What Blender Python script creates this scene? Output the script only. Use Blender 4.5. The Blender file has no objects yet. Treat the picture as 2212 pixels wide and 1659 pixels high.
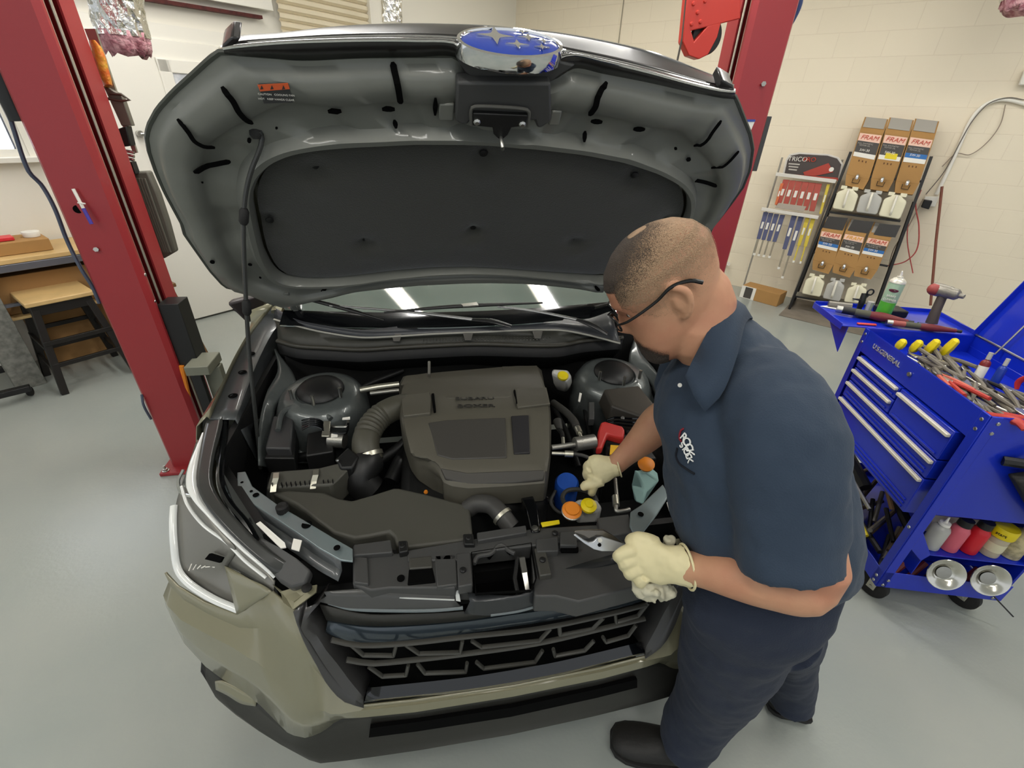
import bpy, bmesh, math, random
from mathutils import Vector, Matrix
random.seed(7)
SC = bpy.context.scene
COL = SC.collection
V = Vector
PI = math.pi
# ---------------------------------------------------------------- camera (world: X right of car, Y towards its cabin, Z up; metres)
FPX = 985.0
YAW, PIT, ROL = math.radians(11.5), math.radians(30.3), math.radians(2.4)
CAM = V((-.17, -.62, 1.82))
CF = V((math.sin(YAW)*math.cos(PIT), math.cos(YAW)*math.cos(PIT), -math.sin(PIT)))
_r = V((math.cos(YAW), -math.sin(YAW), 0)); _u = _r.cross(CF)
CR = math.cos(ROL)*_r + math.sin(ROL)*_u
CU = -math.sin(ROL)*_r + math.cos(ROL)*_u
def ray(px, py): return CF + ((px-1106)*CR - (py-829.5)*CU)/FPX
def Z(px, py, z): d = ray(px, py); return CAM + d*((z-CAM.z)/d.z)
def Y(px, py, y): d = ray(px, py); return CAM + d*((y-CAM.y)/d.y)
def X(px, py, x): d = ray(px, py); return CAM + d*((x-CAM.x)/d.x)
def D(px, py, t): return CAM + ray(px, py)*t
def PL(px, py, p0, n): d = ray(px, py); return CAM + d*(((V(p0)-CAM).dot(n))/d.dot(n))
# ---------------------------------------------------------------- materials
def lin(c):
    if isinstance(c, str):
        c = [int(c[i:i+2], 16)/255 for i in (0, 2, 4)]
    return tuple(x/12.92 if x <= .04045 else ((x+.055)/1.055)**2.4 for x in c[:3]) + (1,)
MATS = {}
def mat(name, col, rough=.5, metal=0., bump=0., bscale=200., var=0., vscale=6., coat=0., alpha=1., trans=0., emit=0., spec=.5, col2=None, sheen=0, ior=1.45):
    if name in MATS: return MATS[name]
    m = bpy.data.materials.new(name); m.use_nodes = True
    nt = m.node_tree; b = nt.nodes['Principled BSDF']; L = nt.links.new
    b.inputs['Base Color'].default_value = lin(col)
    b.inputs['Roughness'].default_value = rough
    b.inputs['Metallic'].default_value = metal
    b.inputs['Coat Weight'].default_value = coat
    b.inputs['Coat Roughness'].default_value = .05
    b.inputs['Specular IOR Level'].default_value = spec
    b.inputs['IOR'].default_value = ior
    b.inputs['Alpha'].default_value = alpha
    b.inputs['Transmission Weight'].default_value = trans
    b.inputs['Sheen Weight'].default_value = sheen
    if emit:
        b.inputs['Emission Color'].default_value = lin(col); b.inputs['Emission Strength'].default_value = emit
    if bump or var:
        tc = nt.nodes.new('ShaderNodeTexCoord')
    if bump:
        n = nt.nodes.new('ShaderNodeTexNoise'); n.inputs['Scale'].default_value = bscale; n.inputs['Detail'].default_value = 3
        L(tc.outputs['Object'], n.inputs['Vector'])
        bp = nt.nodes.new('ShaderNodeBump'); bp.inputs['Strength'].default_value = bump; bp.inputs['Distance'].default_value = .01
        L(n.outputs['Fac'], bp.inputs['Height']); L(bp.outputs['Normal'], b.inputs['Normal'])
    if var:
        n2 = nt.nodes.new('ShaderNodeTexNoise'); n2.inputs['Scale'].default_value = vscale; n2.inputs['Detail'].default_value = 5
        L(tc.outputs['Object'], n2.inputs['Vector'])
        mx = nt.nodes.new('ShaderNodeMix'); mx.data_type = 'RGBA'
        c1 = lin(col); c2 = lin(col2) if col2 else tuple(max(0, x*(1-var)) for x in c1[:3])+(1,)
        mx.inputs[6].default_value = c1; mx.inputs[7].default_value = c2
        rp = nt.nodes.new('ShaderNodeValToRGB'); rp.color_ramp.elements[0].position = .38; rp.color_ramp.elements[1].position = .65
        L(n2.outputs['Fac'], rp.inputs['Fac']); L(rp.outputs['Color'], mx.inputs[0]); L(mx.outputs[2], b.inputs['Base Color'])
    MATS[name] = m
    return m
# ---------------------------------------------------------------- mesh builder
def frame(d, up=V((0, 0, 1))):
    d = V(d).normalized()
    if abs(d.dot(up)) > .98: up = V((0, 1, 0)) if abs(d.y) < .9 else V((1, 0, 0))
    a = up.cross(d).normalized(); b = d.cross(a)
    return a, b, d
def cr(P, n):
    """catmull-rom resample of a point list to n points"""
    P = [V(p) for p in P]
    if len(P) == 1: return [P[0].copy() for _ in range(n)]
    L = [0]
    for i in range(1, len(P)): L.append(L[-1]+max(1e-6, (P[i]-P[i-1]).length))
    out = []
    for k in range(n):
        s = L[-1]*k/(n-1); i = 0
        while i < len(P)-2 and L[i+1] < s: i += 1
        t = (s-L[i])/(L[i+1]-L[i]); t = min(1, max(0, t))
        p1, p2 = P[i], P[i+1]; p0 = P[i-1] if i else p1*2-p2; p3 = P[i+2] if i+2 < len(P) else p2*2-p1
        h = L[i+1]-L[i]
        h0 = L[i]-L[i-1] if i else h; h2 = L[i+2]-L[i+1] if i+2 < len(P) else h
        m1 = ((p2-p0)/(h+h0))*h; m2 = ((p3-p1)/(h+h2))*h
        t2, t3 = t*t, t*t*t
        out.append(p1*(2*t3-3*t2+1)+m1*(t3-2*t2+t)+p2*(-2*t3+3*t2)+m2*(t3-t2))
    return out
def ln(P, n):
    """linear resample"""
    P = [V(p) for p in P]; L = [0]
    for i in range(1, len(P)): L.append(L[-1]+max(1e-6, (P[i]-P[i-1]).length))
    out = []
    for k in range(n):
        s = L[-1]*k/(n-1); i = 0
        while i < len(P)-2 and L[i+1] < s: i += 1
        out.append(P[i].lerp(P[i+1], min(1, (s-L[i])/(L[i+1]-L[i]))))
    return out
class MB:
    def __init__(s): s.v = []; s.f = []; s.fm = []; s.m = 0
    def add(s, vs, fs):
        o = len(s.v); s.v += [V(p) for p in vs]; s.f += [tuple(i+o for i in f) for f in fs]; s.fm += [s.m]*len(fs); return s
    def box(s, c, d, R=None):
        c = V(c); d = V(d)/2; R = R or Matrix.Identity(3)
        vs = [c+R@V((x*d.x, y*d.y, z*d.z)) for x in (-1, 1) for y in (-1, 1) for z in (-1, 1)]
        return s.add(vs, [(0, 1, 3, 2), (4, 6, 7, 5), (0, 4, 5, 1), (2, 3, 7, 6), (0, 2, 6, 4), (1, 5, 7, 3)])
    def bb(s, a, b, w, h, up=(0, 0, 1)):
        """bar from a to b, width w (sideways), height h (along up)"""
        a = V(a); b = V(b); x, y, z = frame(b-a, V(up))
        vs = [p+x*(i*w/2)+y*(j*h/2) for p in (a, b) for i, j in ((-1, -1), (1, -1), (1, 1), (-1, 1))]
        return s.add(vs, [(0, 3, 2, 1), (4, 5, 6, 7), (0, 1, 5, 4), (1, 2, 6, 5), (2, 3, 7, 6), (3, 0, 4, 7)])
    def prism(s, poly, vec, inset=0):
        n = len(poly); poly = [V(p) for p in poly]; vec = V(vec)
        vs = poly+[p+vec for p in poly]
        return s.add(vs, [tuple(range(n))[::-1], tuple(range(n, 2*n))]+[(i, (i+1) % n, n+(i+1) % n, n+i) for i in range(n)])
    def rings(s, R, closed=True, cap=True, loop=False):
        n = len(R[0]); o = len(s.v)
        vs = [p for r in R for p in r]; fs = []
        for i in range(len(R)-(0 if loop else 1)):
            i2 = (i+1) % len(R)
            for j in range(n if closed else n-1):
                k = (j+1) % n
                fs.append((i*n+j, i*n+k, i2*n+k, i2*n+j))
        if cap and closed and not loop:
            fs.append(tuple(range(n))[::-1]); fs.append(tuple((len(R)-1)*n+j for j in range(n)))
        return s.add(vs, fs)
    def tube(s, P, r, seg=10, cap=True, res=0, flat=1., loop=False):
        P = [V(p) for p in P]
        if res: P = cr(P, res)
        n = len(P)
        rr = [r]*n if isinstance(r, (int, float)) else [x[0] for x in cr([V((q, i, 0)) for i, q in enumerate(r)], n)] if len(r) != n else list(r)
        R = []; a = None
        for i, p in enumerate(P):
            if loop: t = P[(i+1) % n]-P[i-1]
            else: t = P[min(i+1, n-1)]-P[max(i-1, 0)]
            t = t.normalized() if t.length > 1e-9 else V((0, 0, 1))
            if a is None: a, b, _ = frame(t)
            else:
                a = (a-t*a.dot(t)); a = a.normalized() if a.length > 1e-6 else frame(t)[0]
            b = t.cross(a)
            R.append([p+(a*math.cos(2*PI*k/seg)+b*math.sin(2*PI*k/seg)*flat)*rr[i] for k in range(seg)])
        return s.rings(R, True, cap, loop)
    def lathe(s, prof, o=(0, 0, 0), ax=(0, 0, 1), seg=24, cap=True):
        x, y, z = frame(ax); o = V(o)
        return s.rings([[o+z*h+(x*math.cos(2*PI*k/seg)+y*math.sin(2*PI*k/seg))*r for k in range(seg)] for r, h in prof], True, cap)
    def cyl(s, a, b, r, seg=20, r2=None):
        a = V(a); b = V(b); return s.lathe([(r, 0), (r2 if r2 is not None else r, (b-a).length)], a, b-a, seg)
    def ball(s, c, r, seg=16, sc=(1, 1, 1), R=None):
        R = R or Matrix.Identity(3); c = V(c); rg = []
        for i in range(1, seg//2):
            t = PI*i/(seg//2)
            rg.append([c+R@V((r*sc[0]*math.sin(t)*math.cos(2*PI*k/seg), r*sc[1]*math.sin(t)*math.sin(2*PI*k/seg), -r*sc[2]*math.cos(t))) for k in range(seg)])
        return s.rings(rg)
    def surf(s, curves, nu=24, nv=None, sm=True):
        """skin through a list of curves; curves resampled to nu, smoothed across to nv"""
        C = [cr(c, nu) if sm else ln(c, nu) for c in curves]
        if nv: C = [list(r) for r in zip(*[(cr if sm else ln)(list(col), nv) for col in zip(*C)])]
        return s.rings(C, False, False)
    def grid(s, f, nu, nv):
        return s.rings([[V(f(i/nu, j/nv)) for j in range(nv+1)] for i in range(nu+1)], False, False)
    def build(s, name, m, parent=None, smooth=False, bevel=0., sub=0, solid=0., off=-1., bseg=2, ang=.7, loc=None, smo=0):
        me = bpy.data.meshes.new(name)
        o = bpy.data.objects.new(name, me); COL.objects.link(o)
        vs = s.v
        if loc is not None: loc = V(loc); vs = [p-loc for p in vs]; o.location = loc
        me.from_pydata([tuple(p) for p in vs], [], s.f); me.update()
        bm = bmesh.new(); bm.from_mesh(me)
        bmesh.ops.remove_doubles(bm, verts=bm.verts, dist=1e-5)
        bmesh.ops.recalc_face_normals(bm, faces=bm.faces)
        bm.to_mesh(me); bm.free()
        ms = m if isinstance(m, (list, tuple)) else [m]
        for x in ms: me.materials.append(x)
        if len(ms) > 1 and len(me.polygons) == len(s.fm):
            for p, i in zip(me.polygons, s.fm): p.material_index = i
        if smooth:
            for p in me.polygons: p.use_smooth = True
            if not sub and hasattr(me, 'set_sharp_from_angle'): me.set_sharp_from_angle(angle=ang)
        if solid:
            md = o.modifiers.new('t', 'SOLIDIFY'); md.thickness = solid; md.offset = off
        if bevel:
            md = o.modifiers.new('b', 'BEVEL'); md.width = bevel; md.segments = bseg; md.limit_method = 'ANGLE'; md.angle_limit = .6
            for p in me.polygons: p.use_smooth = True
            if hasattr(me, 'set_sharp_from_angle'): me.set_sharp_from_angle(angle=.6)
        if sub:
            md = o.modifiers.new('s', 'SUBSURF'); md.levels = md.render_levels = sub
        if smo:
            md = o.modifiers.new('sm', 'SMOOTH'); md.iterations = smo; md.factor = .5
        if parent is not None: put(o, parent)
        return o
def wloc(o):
    p = V((0, 0, 0)); R = Matrix.Identity(4)
    return world(o).translation
def world(o):
    m = o.matrix_basis.copy()
    return world(o.parent) @ m if o.parent else m
def put(o, parent):
    """parent keeping the world placement"""
    W = world(o); o.parent = parent; o.matrix_parent_inverse = Matrix.Identity(4)
    o.matrix_basis = world(parent).inverted() @ W
def empty(name, loc=(0, 0, 0), R=None):
    o = bpy.data.objects.new(name, None); COL.objects.link(o); o.location = V(loc)
    o.empty_display_size = .05
    if R is not None: o.matrix_basis = Matrix.Translation(V(loc)) @ R.to_4x4()
    return o
def tag(o, label=None, cat=None, group=None, kind=None):
    if label: o['label'] = label
    if cat: o['category'] = cat
    if group: o['group'] = group
    if kind: o['kind'] = kind
    return o
def thing(name, label, cat, loc=(0, 0, 0), group=None, R=None): return tag(empty(name, loc, R), label, cat, group)
def copy_tree(o, parent=None):
    c = o.copy(); COL.objects.link(c)
    if parent: c.parent = parent
    for ch in [x for x in o.children]: copy_tree(ch, c)
    return c
def text(name, body, size, M4, m, parent=None, ext=.0006, align='CENTER', sx=1., shear=0.):
    cu = bpy.data.curves.new(name, 'FONT'); cu.body = body; cu.size = size; cu.extrude = ext; cu.align_x = align; cu.align_y = 'CENTER'; cu.shear = shear
    o = bpy.data.objects.new(name, cu); COL.objects.link(o)
    cu.materials.append(m)
    dg = bpy.context.evaluated_depsgraph_get()
    me = bpy.data.meshes.new_from_object(o.evaluated_get(dg)); bpy.data.objects.remove(o)
    o = bpy.data.objects.new(name, me); COL.objects.link(o)
    if not me.materials: me.materials.append(m)
    o.matrix_basis = M4 @ Matrix.Diagonal((sx, 1, 1, 1))
    if parent is not None: put(o, parent)
    return o
def M4(o, x, y):
    """4x4 with origin o, x axis, y axis (made orthogonal), z = x cross y"""
    x = V(x).normalized(); y = V(y); z = x.cross(y).normalized(); y = z.cross(x)
    return Matrix(((x.x, y.x, z.x, o[0]), (x.y, y.y, z.y, o[1]), (x.z, y.z, z.z, o[2]), (0, 0, 0, 1)))
# ---------------------------------------------------------------- palette
M = dict(
 wallR=mat('painted_block', 'fbf3df', .55), wallL=mat('painted_plaster', 'f3efe3', .55, bump=.05, bscale=40),
 white=mat('white_paint', 'f1eee4', .4), trimw=mat('white_trim', 'efece2', .35), ceil=mat('ceiling_white', 'efeee9', .8),
 red=mat('red_powder_coat', '9b3034', .36, bump=.08, bscale=500, coat=.15), redd=mat('red_powder_coat_inner', '8e1a22', .4), pred=mat('orange_red_paint', 'c4382c', .35),
 black=mat('black_plastic', '181818', .45), blackg=mat('gloss_black_plastic', '08090b', .12, coat=.5), rub=mat('black_rubber', '1c1b1a', .7, bump=.1, bscale=300),
 dgrey=mat('dark_grey_plastic', '444443', .5, bump=.06, bscale=700), bay=mat('engine_bay_black', '141414', .6), grey=mat('grey_plastic', '55544f', .5),
 steel=mat('brushed_steel', 'b9b8b2', .3, 1.), chrome=mat('chrome', 'e6e6e6', .07, 1.), zinc=mat('zinc_plate', 'c6c3b4', .35, .9), alu=mat('cast_aluminium', 'a5a39c', .4, .9, bump=.1),
 body=mat('olive_green_car_paint', '87836a', .33, .2, coat=.9, spec=.5), under=mat('grey_green_under_paint', '777871', .46, .15, coat=.2),
 pad=mat('insulation_felt', '3b3b36', .95, bump=.3, bscale=260, sheen=.3), engcov=mat('engine_cover_plastic', '57544a', .5, bump=.12, bscale=900),
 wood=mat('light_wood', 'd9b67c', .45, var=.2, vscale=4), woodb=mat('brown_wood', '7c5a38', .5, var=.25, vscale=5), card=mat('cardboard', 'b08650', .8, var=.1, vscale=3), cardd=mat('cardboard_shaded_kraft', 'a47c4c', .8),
 blue=mat('blue_powder_coat', '122db8', .28, coat=.3), yellow=mat('yellow_plastic', 'e3cc18', .4), orange=mat('orange_plastic', 'e98a2a', .45), redp=mat('red_plastic', 'c3312c', .4),
 navy=mat('navy_cloth', '2a3849', .85, bump=.15, bscale=350, sheen=.06), navy2=mat('navy_trouser_cloth', '1f2738', .88, bump=.2, bscale=300, sheen=.04),
 skin=mat('skin', 'c29272', .5, bump=.05, bscale=250, var=.35, vscale=9, col2='b98064'), latex=mat('latex_glove', 'ddd2a6', .5), latexg=mat('used_latex_glove', 'c3bea6', .55, var=.2, vscale=30),
 foil=mat('crinkled_foil', 'dcdcd8', .25, 1., bump=.9, bscale=28), pink=mat('pink_fibreglass', 'd9aab0', .95, bump=1., bscale=60, var=.4, vscale=30, col2='a05f6c'),
 glass=mat('clear_lens', 'ffffff', .02, trans=1., ior=1.2), jug=mat('milky_plastic', 'e4dfc4', .4), jugc=mat('clear_grey_plastic', 'b7b6b0', .3),
 shoe=mat('black_shoe_leather', '1d1c1a', .55, bump=.1, bscale=120), hair=mat('short_dark_hair', '4a4038', .9, bump=.6, bscale=500),
 paper=mat('white_label', 'ece9e0', .6), fluid=mat('blue_washer_fluid', 'b5dcd6', .4), filt=mat('blue_oil_filter', '15459a', .35), hose=mat('rubber_hose', '33322f', .55),
)
# ================================================================ ROOM
W = V((-.6740, .7387, 0)); NW = V((.7387, .6740, 0))          # along / out of the right-hand block wall
L = V((.7387, .6740, 0)); NL = V((-.6740, .7387, 0))          # along / out of the left wall
WR0 = V((3.91, 4.567, 0)); WL0 = V((-2.42, 4.03, 0)); UP = V((0, 0, 1))
CE = 3.7
def wr(s, z, off=0): return WR0+W*s+UP*z-NW*off               # point on the right wall, off = out into the room
def wl(s, z, off=0): return WL0+L*s+UP*z-NL*off
def onR(px, py, off=0): return PL(px, py, WR0-NW*off, NW)
def onL(px, py, off=0): return PL(px, py, WL0-NL*off, NL)
# floor: pale epoxy
fm = bpy.data.materials.new('epoxy_floor'); fm.use_nodes = True
nt = fm.node_tree; b = nt.nodes['Principled BSDF']; lk = nt.links.new
tc = nt.nodes.new('ShaderNodeTexCoord'); n1 = nt.nodes.new('ShaderNodeTexNoise'); n1.inputs['Scale'].default_value = .9; n1.inputs['Detail'].default_value = 6
rp = nt.nodes.new('ShaderNodeValToRGB'); rp.color_ramp.elements[0].color = lin('9aa19c'); rp.color_ramp.elements[1].color = lin('a9aca5'); rp.color_ramp.elements[0].position = .35; rp.color_ramp.elements[1].position = .7
lk(tc.outputs['Object'], n1.inputs['Vector']); lk(n1.outputs['Fac'], rp.inputs['Fac']); lk(rp.outputs['Color'], b.inputs['Base Color'])
n2 = nt.nodes.new('ShaderNodeTexNoise'); n2.inputs['Scale'].default_value = 60; lk(tc.outputs['Object'], n2.inputs['Vector'])
bp = nt.nodes.new('ShaderNodeBump'); bp.inputs['Strength'].default_value = .06; bp.inputs['Distance'].default_value = .01; lk(n2.outputs['Fac'], bp.inputs['Height']); lk(bp.outputs['Normal'], b.inputs['Normal'])
b.inputs['Roughness'].default_value = .22; b.inputs['Specular IOR Level'].default_value = .45
tag(MB().box((0, 1, -.05), (16, 16, .1)).build('floor', fm), kind='structure')
# block wall material: running bond from object coordinates (x along wall, z up)
bm_ = MATS['painted_block']; nt = bm_.node_tree; b = nt.nodes['Principled BSDF']; lk = nt.links.new
tc = nt.nodes.new('ShaderNodeTexCoord'); sp = nt.nodes.new('ShaderNodeSeparateXYZ'); cb = nt.nodes.new('ShaderNodeCombineXYZ')
lk(tc.outputs['Object'], sp.inputs[0]); lk(sp.outputs['X'], cb.inputs['X']); lk(sp.outputs['Z'], cb.inputs['Y'])
br = nt.nodes.new('ShaderNodeTexBrick'); br.inputs['Scale'].default_value = 1; br.inputs['Brick Width'].default_value = .41; br.inputs['Row Height'].default_value = .205
br.inputs['Mortar Size'].default_value = .004; br.inputs['Mortar Smooth'].default_value = .6
br.inputs['Color1'].default_value = lin('f2e7d0'); br.inputs['Color2'].default_value = lin('f0e5ce'); br.inputs['Mortar'].default_value = lin('ebdfc8')
lk(cb.outputs[0], br.inputs['Vector']); lk(br.outputs['Color'], b.inputs['Base Color'])
n1 = nt.nodes.new('ShaderNodeTexNoise'); n1.inputs['Scale'].default_value = 7; n1.inputs['Detail'].default_value = 8; lk(tc.outputs['Object'], n1.inputs['Vector'])
mm = nt.nodes.new('ShaderNodeMath'); mm.operation = 'MULTIPLY_ADD'; mm.inputs[1].default_value = -.8; lk(br.outputs['Fac'], mm.inputs[0]); lk(n1.outputs['Fac'], mm.inputs[2])
bp = nt.nodes.new('ShaderNodeBump'); bp.inputs['Strength'].default_value = .3; bp.inputs['Distance'].default_value = .012; lk(mm.outputs[0], bp.inputs['Height']); lk(bp.outputs['Normal'], b.inputs['Normal'])
CS = 3.87                                                      # distance along the right wall to the far corner
def wallbox(name, o, ax, out, s0, s1, z0, z1, m, th=.12):
    me = MB().box(((s0+s1)/2, th/2, (z0+z1)/2), (s1-s0, th, z1-z0))
    ob = me.build(name, m); ob.matrix_basis = M4(o, ax, out) if V(ax).cross(V(out)).z > 0 else Matrix(((ax.x, out.x, 0, o.x), (ax.y, out.y, 0, o.y), (0, 0, 1, 0), (0, 0, 0, 1)))
    return tag(ob, kind='structure')
wallbox('wall_right', WR0, -W, NW, -CS-.12, 9.5, 0, CE, M['wallR'])
# left wall with openings (window at s -1.65..-.66, z 1.42..2.6 ; door at s .3..1.16 z 0..2.25)
CL = 5.04+.12
wl_m = MB()
def lw(s0, s1, z0, z1): wl_m.add([wl(s0, z0), wl(s1, z0), wl(s1, z1), wl(s0, z1)]+[wl(s0, z0, -.12), wl(s1, z0, -.12), wl(s1, z1, -.12), wl(s0, z1, -.12)], [(0, 1, 2, 3), (7, 6, 5, 4), (0, 4, 5, 1), (1, 5, 6, 2), (2, 6, 7, 3), (3, 7, 4, 0)])
lw(-4.5, -1.75, 0, CE); lw(-1.75, -.66, 0, 1.45); lw(-1.75, -.66, 2.6, CE); lw(-.66, CL, 0, CE)
tag(wl_m.build('wall_left', M['wallL']), kind='structure')
tag(MB().box((0, 1, CE+.05), (16, 16, .1)).build('ceiling', M['ceil']), kind='structure')
# window 1: white frame, sill and vertical blind slats, daylight beyond
wf = MB()
for s0, s1, z0, z1 in ((-1.75, -.66, 1.45, 1.5), (-1.75, -.66, 2.55, 2.6), (-1.75, -1.7, 1.5, 2.55), (-.71, -.66, 1.5, 2.55)):
    wf.prism([wl(s0, z0, -.06), wl(s1, z0, -.06), wl(s1, z1, -.06), wl(s0, z1, -.06)], NL*-.05)
w1 = tag(wf.build('window_1', M['trimw']), kind='structure')
MB().prism([wl(-1.8, 1.42, -.03), wl(-.6, 1.42, -.03), wl(-.6, 1.455, -.03), wl(-1.8, 1.455, -.03)], NL*-.12).build('window_sill', M['trimw'], w1, bevel=.004)
bl = MB()
for k in range(9):
    s = -1.68+k*.12
    bl.prism([wl(s, 1.5, -.03), wl(s+.035, 1.5, -.045), wl(s+.035, 2.55, -.045), wl(s, 2.55, -.03)], NL*.003)
bl.build('blind', mat('grey_blind', '8f93a0', .6), w1)
MB().prism([wl(-1.7, 1.5, -.09), wl(-.71, 1.5, -.09), wl(-.71, 2.55, -.09), wl(-1.7, 2.55, -.09)], NL*.004).build('pane', mat('bright_daylight_pane', 'f4f7ff', .1, emit=1.6), w1)
# door 1: white door with a framed glazed light and lever handle, on the left wall
sd0, sd1 = .2, 1.2
d1 = tag(MB().prism([wl(-.1, .02, .02), wl(.95, .02, .02), wl(.95, 2.25, .02), wl(-.1, 2.25, .02)], NL*-.03).build('door_1', M['white'], bevel=.003), kind='structure')
fr = MB(); a0, a1, z0, z1 = .305, .86, 1.45, 2.12
for q in ((a0, a1, z1-.09, z1), (a0, a1, z0, z0+.09), (a0, a0+.09, z0, z1), (a1-.09, a1, z0, z1)):
    fr.prism([wl(q[0], q[2], .05), wl(q[1], q[2], .05), wl(q[1], q[3], .05), wl(q[0], q[3], .05)], NL*-.025)
fr.build('window_frame', M['trimw'], d1, bevel=.006)
pn = MB().prism([wl(a0+.09, z0+.09, .055), wl(a1-.09, z0+.09, .055), wl(a1-.09, z1-.09, .055), wl(a0+.09, z1-.09, .055)], NL*-.004)
pn.build('pane', mat('door_glass', 'c9ced6', .08, var=.5, vscale=14, col2='f7f8fb', emit=0), d1)
hd = MB(); hp = wl(.03, 1.6, .05); hd.cyl(hp, hp-NL*.05, .022); hd.tube([hp-NL*.05, hp-NL*.06+L*.05, hp-NL*.05+L*.12], .009, 8)
hd.build('door_handle', M['steel'], d1, smooth=True)
# trims: door casing, baseboards
tag(MB().prism([wl(-.95, 0, 0), wl(-.12, 0, 0), wl(-.12, .13, 0), wl(-.95, .13, 0)], NL*-.02).build('baseboard_left', M['trimw'], bevel=.003), kind='structure')
cs = MB()
for s0, s1, z0, z1 in ((-.2, -.1, 0, 2.35), (.95, 1.05, 0, 2.35), (-.2, 1.05, 2.25, 2.35)):
    cs.prism([wl(s0, z0), wl(s1, z0), wl(s1, z1), wl(s0, z1)], NL*-.035)
tag(cs.build('trim_1', M['trimw'], bevel=.004), kind='structure')
# dark red steel edge of the ledge over the door, white soffit above it
rl = MB().prism([wl(-1.2, 2.45, .02), wl(1.24, 2.49, .02), wl(1.24, 2.515, .02), wl(-1.2, 2.475, .02)], NL*-.06)
tag(rl.build('trim_2', mat('dark_red_primer', '5a2522', .7, var=.5, vscale=20)), kind='structure')
tag(MB().prism([wl(-1.2, 2.52, .02), wl(1.35, 2.56, .02), wl(1.35, CE, .02), wl(-1.2, CE, .02)], NL*-.07).build('trim_3', M['white'], bevel=.004), kind='structure')
# roller shutter on the far part of the left wall
sh = MB(); s0, s1 = 1.42, 2.42
z = 2.0
while z < 3.6:
    sh.add([wl(s0, z, .03), wl(s1, z, .03), wl(s1, z+.02, .055), wl(s0, z+.02, .055), wl(s1, z+.05, .055), wl(s0, z+.05, .055), wl(s1, z+.062, .03), wl(s0, z+.062, .03)], [(0, 1, 2, 3), (3, 2, 4, 5), (5, 4, 6, 7)]); z += .064
d2 = tag(sh.build('door_2', mat('cream_shutter', 'ece0c4', .5)), kind='structure')
tag(MB().prism([wl(2.42, .0, 0), wl(2.56, .0, 0), wl(2.56, CE, 0), wl(2.42, CE, 0)], NL*-.09).build('trim_4', M['wallL'], bevel=.004), kind='structure')
# conduit and grooves on the right wall
p0, p1 = onR(1345, 0), onR(1332, 110)
tag(MB().cyl(wr(2.22, .3, .006), wr(2.22, CE, .006), .006, 8).build('trim_5', mat('grey_wall_joint', '9c9582', .7)), kind='structure')
# ================================================================ LIGHT
def strip(c, d, l, name='ceiling_light', lab=''):
    c = V(c); d = V(d).normalized(); s = d.cross(UP)
    t = thing(name, lab, 'light', c)
    hs = MB().bb(c-d*l/2+UP*.045, c+d*l/2+UP*.045, .17, .04); hs.build('housing', M['white'], t, bevel=.004)
    for k in (-.045, .045):
        MB().cyl(c-d*(l/2-.03)+s*k, c+d*(l/2-.03)+s*k, .016, 10).build('tube', mat('lit_led_tube', 'fffaf0', .4, emit=7), t, smooth=True)
    return t
LZ = 3.45
def arealight(c, d, l, w, power, col=(1, .985, .955)):
    ld = bpy.data.lights.new('led_strip_light', 'AREA'); ld.shape = 'RECTANGLE'; ld.size = l; ld.size_y = w; ld.energy = power; ld.color = col
    o = bpy.data.objects.new('led_strip_light', ld); COL.objects.link(o)
    d = V(d).normalized(); z = UP; y = z.cross(d)
    o.matrix_basis = Matrix(((d.x, y.x, z.x, c[0]), (d.y, y.y, z.y, c[1]), (d.z, y.z, z.z, c[2]-.05), (0, 0, 0, 1)))
LIGHTS = [((-.73, 1.80), 1.2, 'LED strip light over the windscreen, left one of the two above the car'), ((.90, 1.89), 1.2, 'LED strip light over the windscreen, right one of the two above the car'),
          ((-2.4, -.6), 2.4, 'LED strip light hanging over the clear floor left of the car'), ((2.3, -.2), 2.4, 'LED strip light over the blue tool cart'),
          ((.2, -1.6), 2.4, 'LED strip light behind the photographer in front of the bumper'), ((3.4, 2.0), 2.4, 'LED strip light nearest the oil rack wall'), ((-1.6, 3.0), 2.4, 'LED strip light near the white door'), ((1.4, 4.4), 2.4, 'LED strip light near the far corner of the room')]
for (x, y), l, lab in LIGHTS:
    strip((x, y, LZ), W, l, lab=lab); arealight((x, y, LZ-.01), W, l, .12, 15)
wd = bpy.data.worlds.new('World'); SC.world = wd; wd.use_nodes = True
wd.node_tree.nodes['Background'].inputs[0].default_value = (.9, .95, 1, 1); wd.node_tree.nodes['Background'].inputs[1].default_value = .5
# ================================================================ CAR
car = thing('car', 'olive green car with its hood propped open, standing between the two red lift posts', 'car', (0, 2.0, 0))
def zz(l): return [Z(*p) for p in l]
def mir(l, c=-.01): return [V((c-p.x, p.y, p.z)) for p in l]      # mirror about the middle plane x = c/2
H0 = V((0, 1.28, 1.12)); HD = V((0, -.635, .7725)).normalized(); HN = V((0, -HD.z, HD.y))      # hinge line, direction to nose, underside normal (towards engine)
def hp(px, py, off=0): return PL(px, py, H0+HN*off, HN)
def hc(p): q = p-H0; return (q.x, q.dot(HD))
def hw(a, v, off=0): return H0+V((a, 0, 0))+HD*v+HN*off
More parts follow.
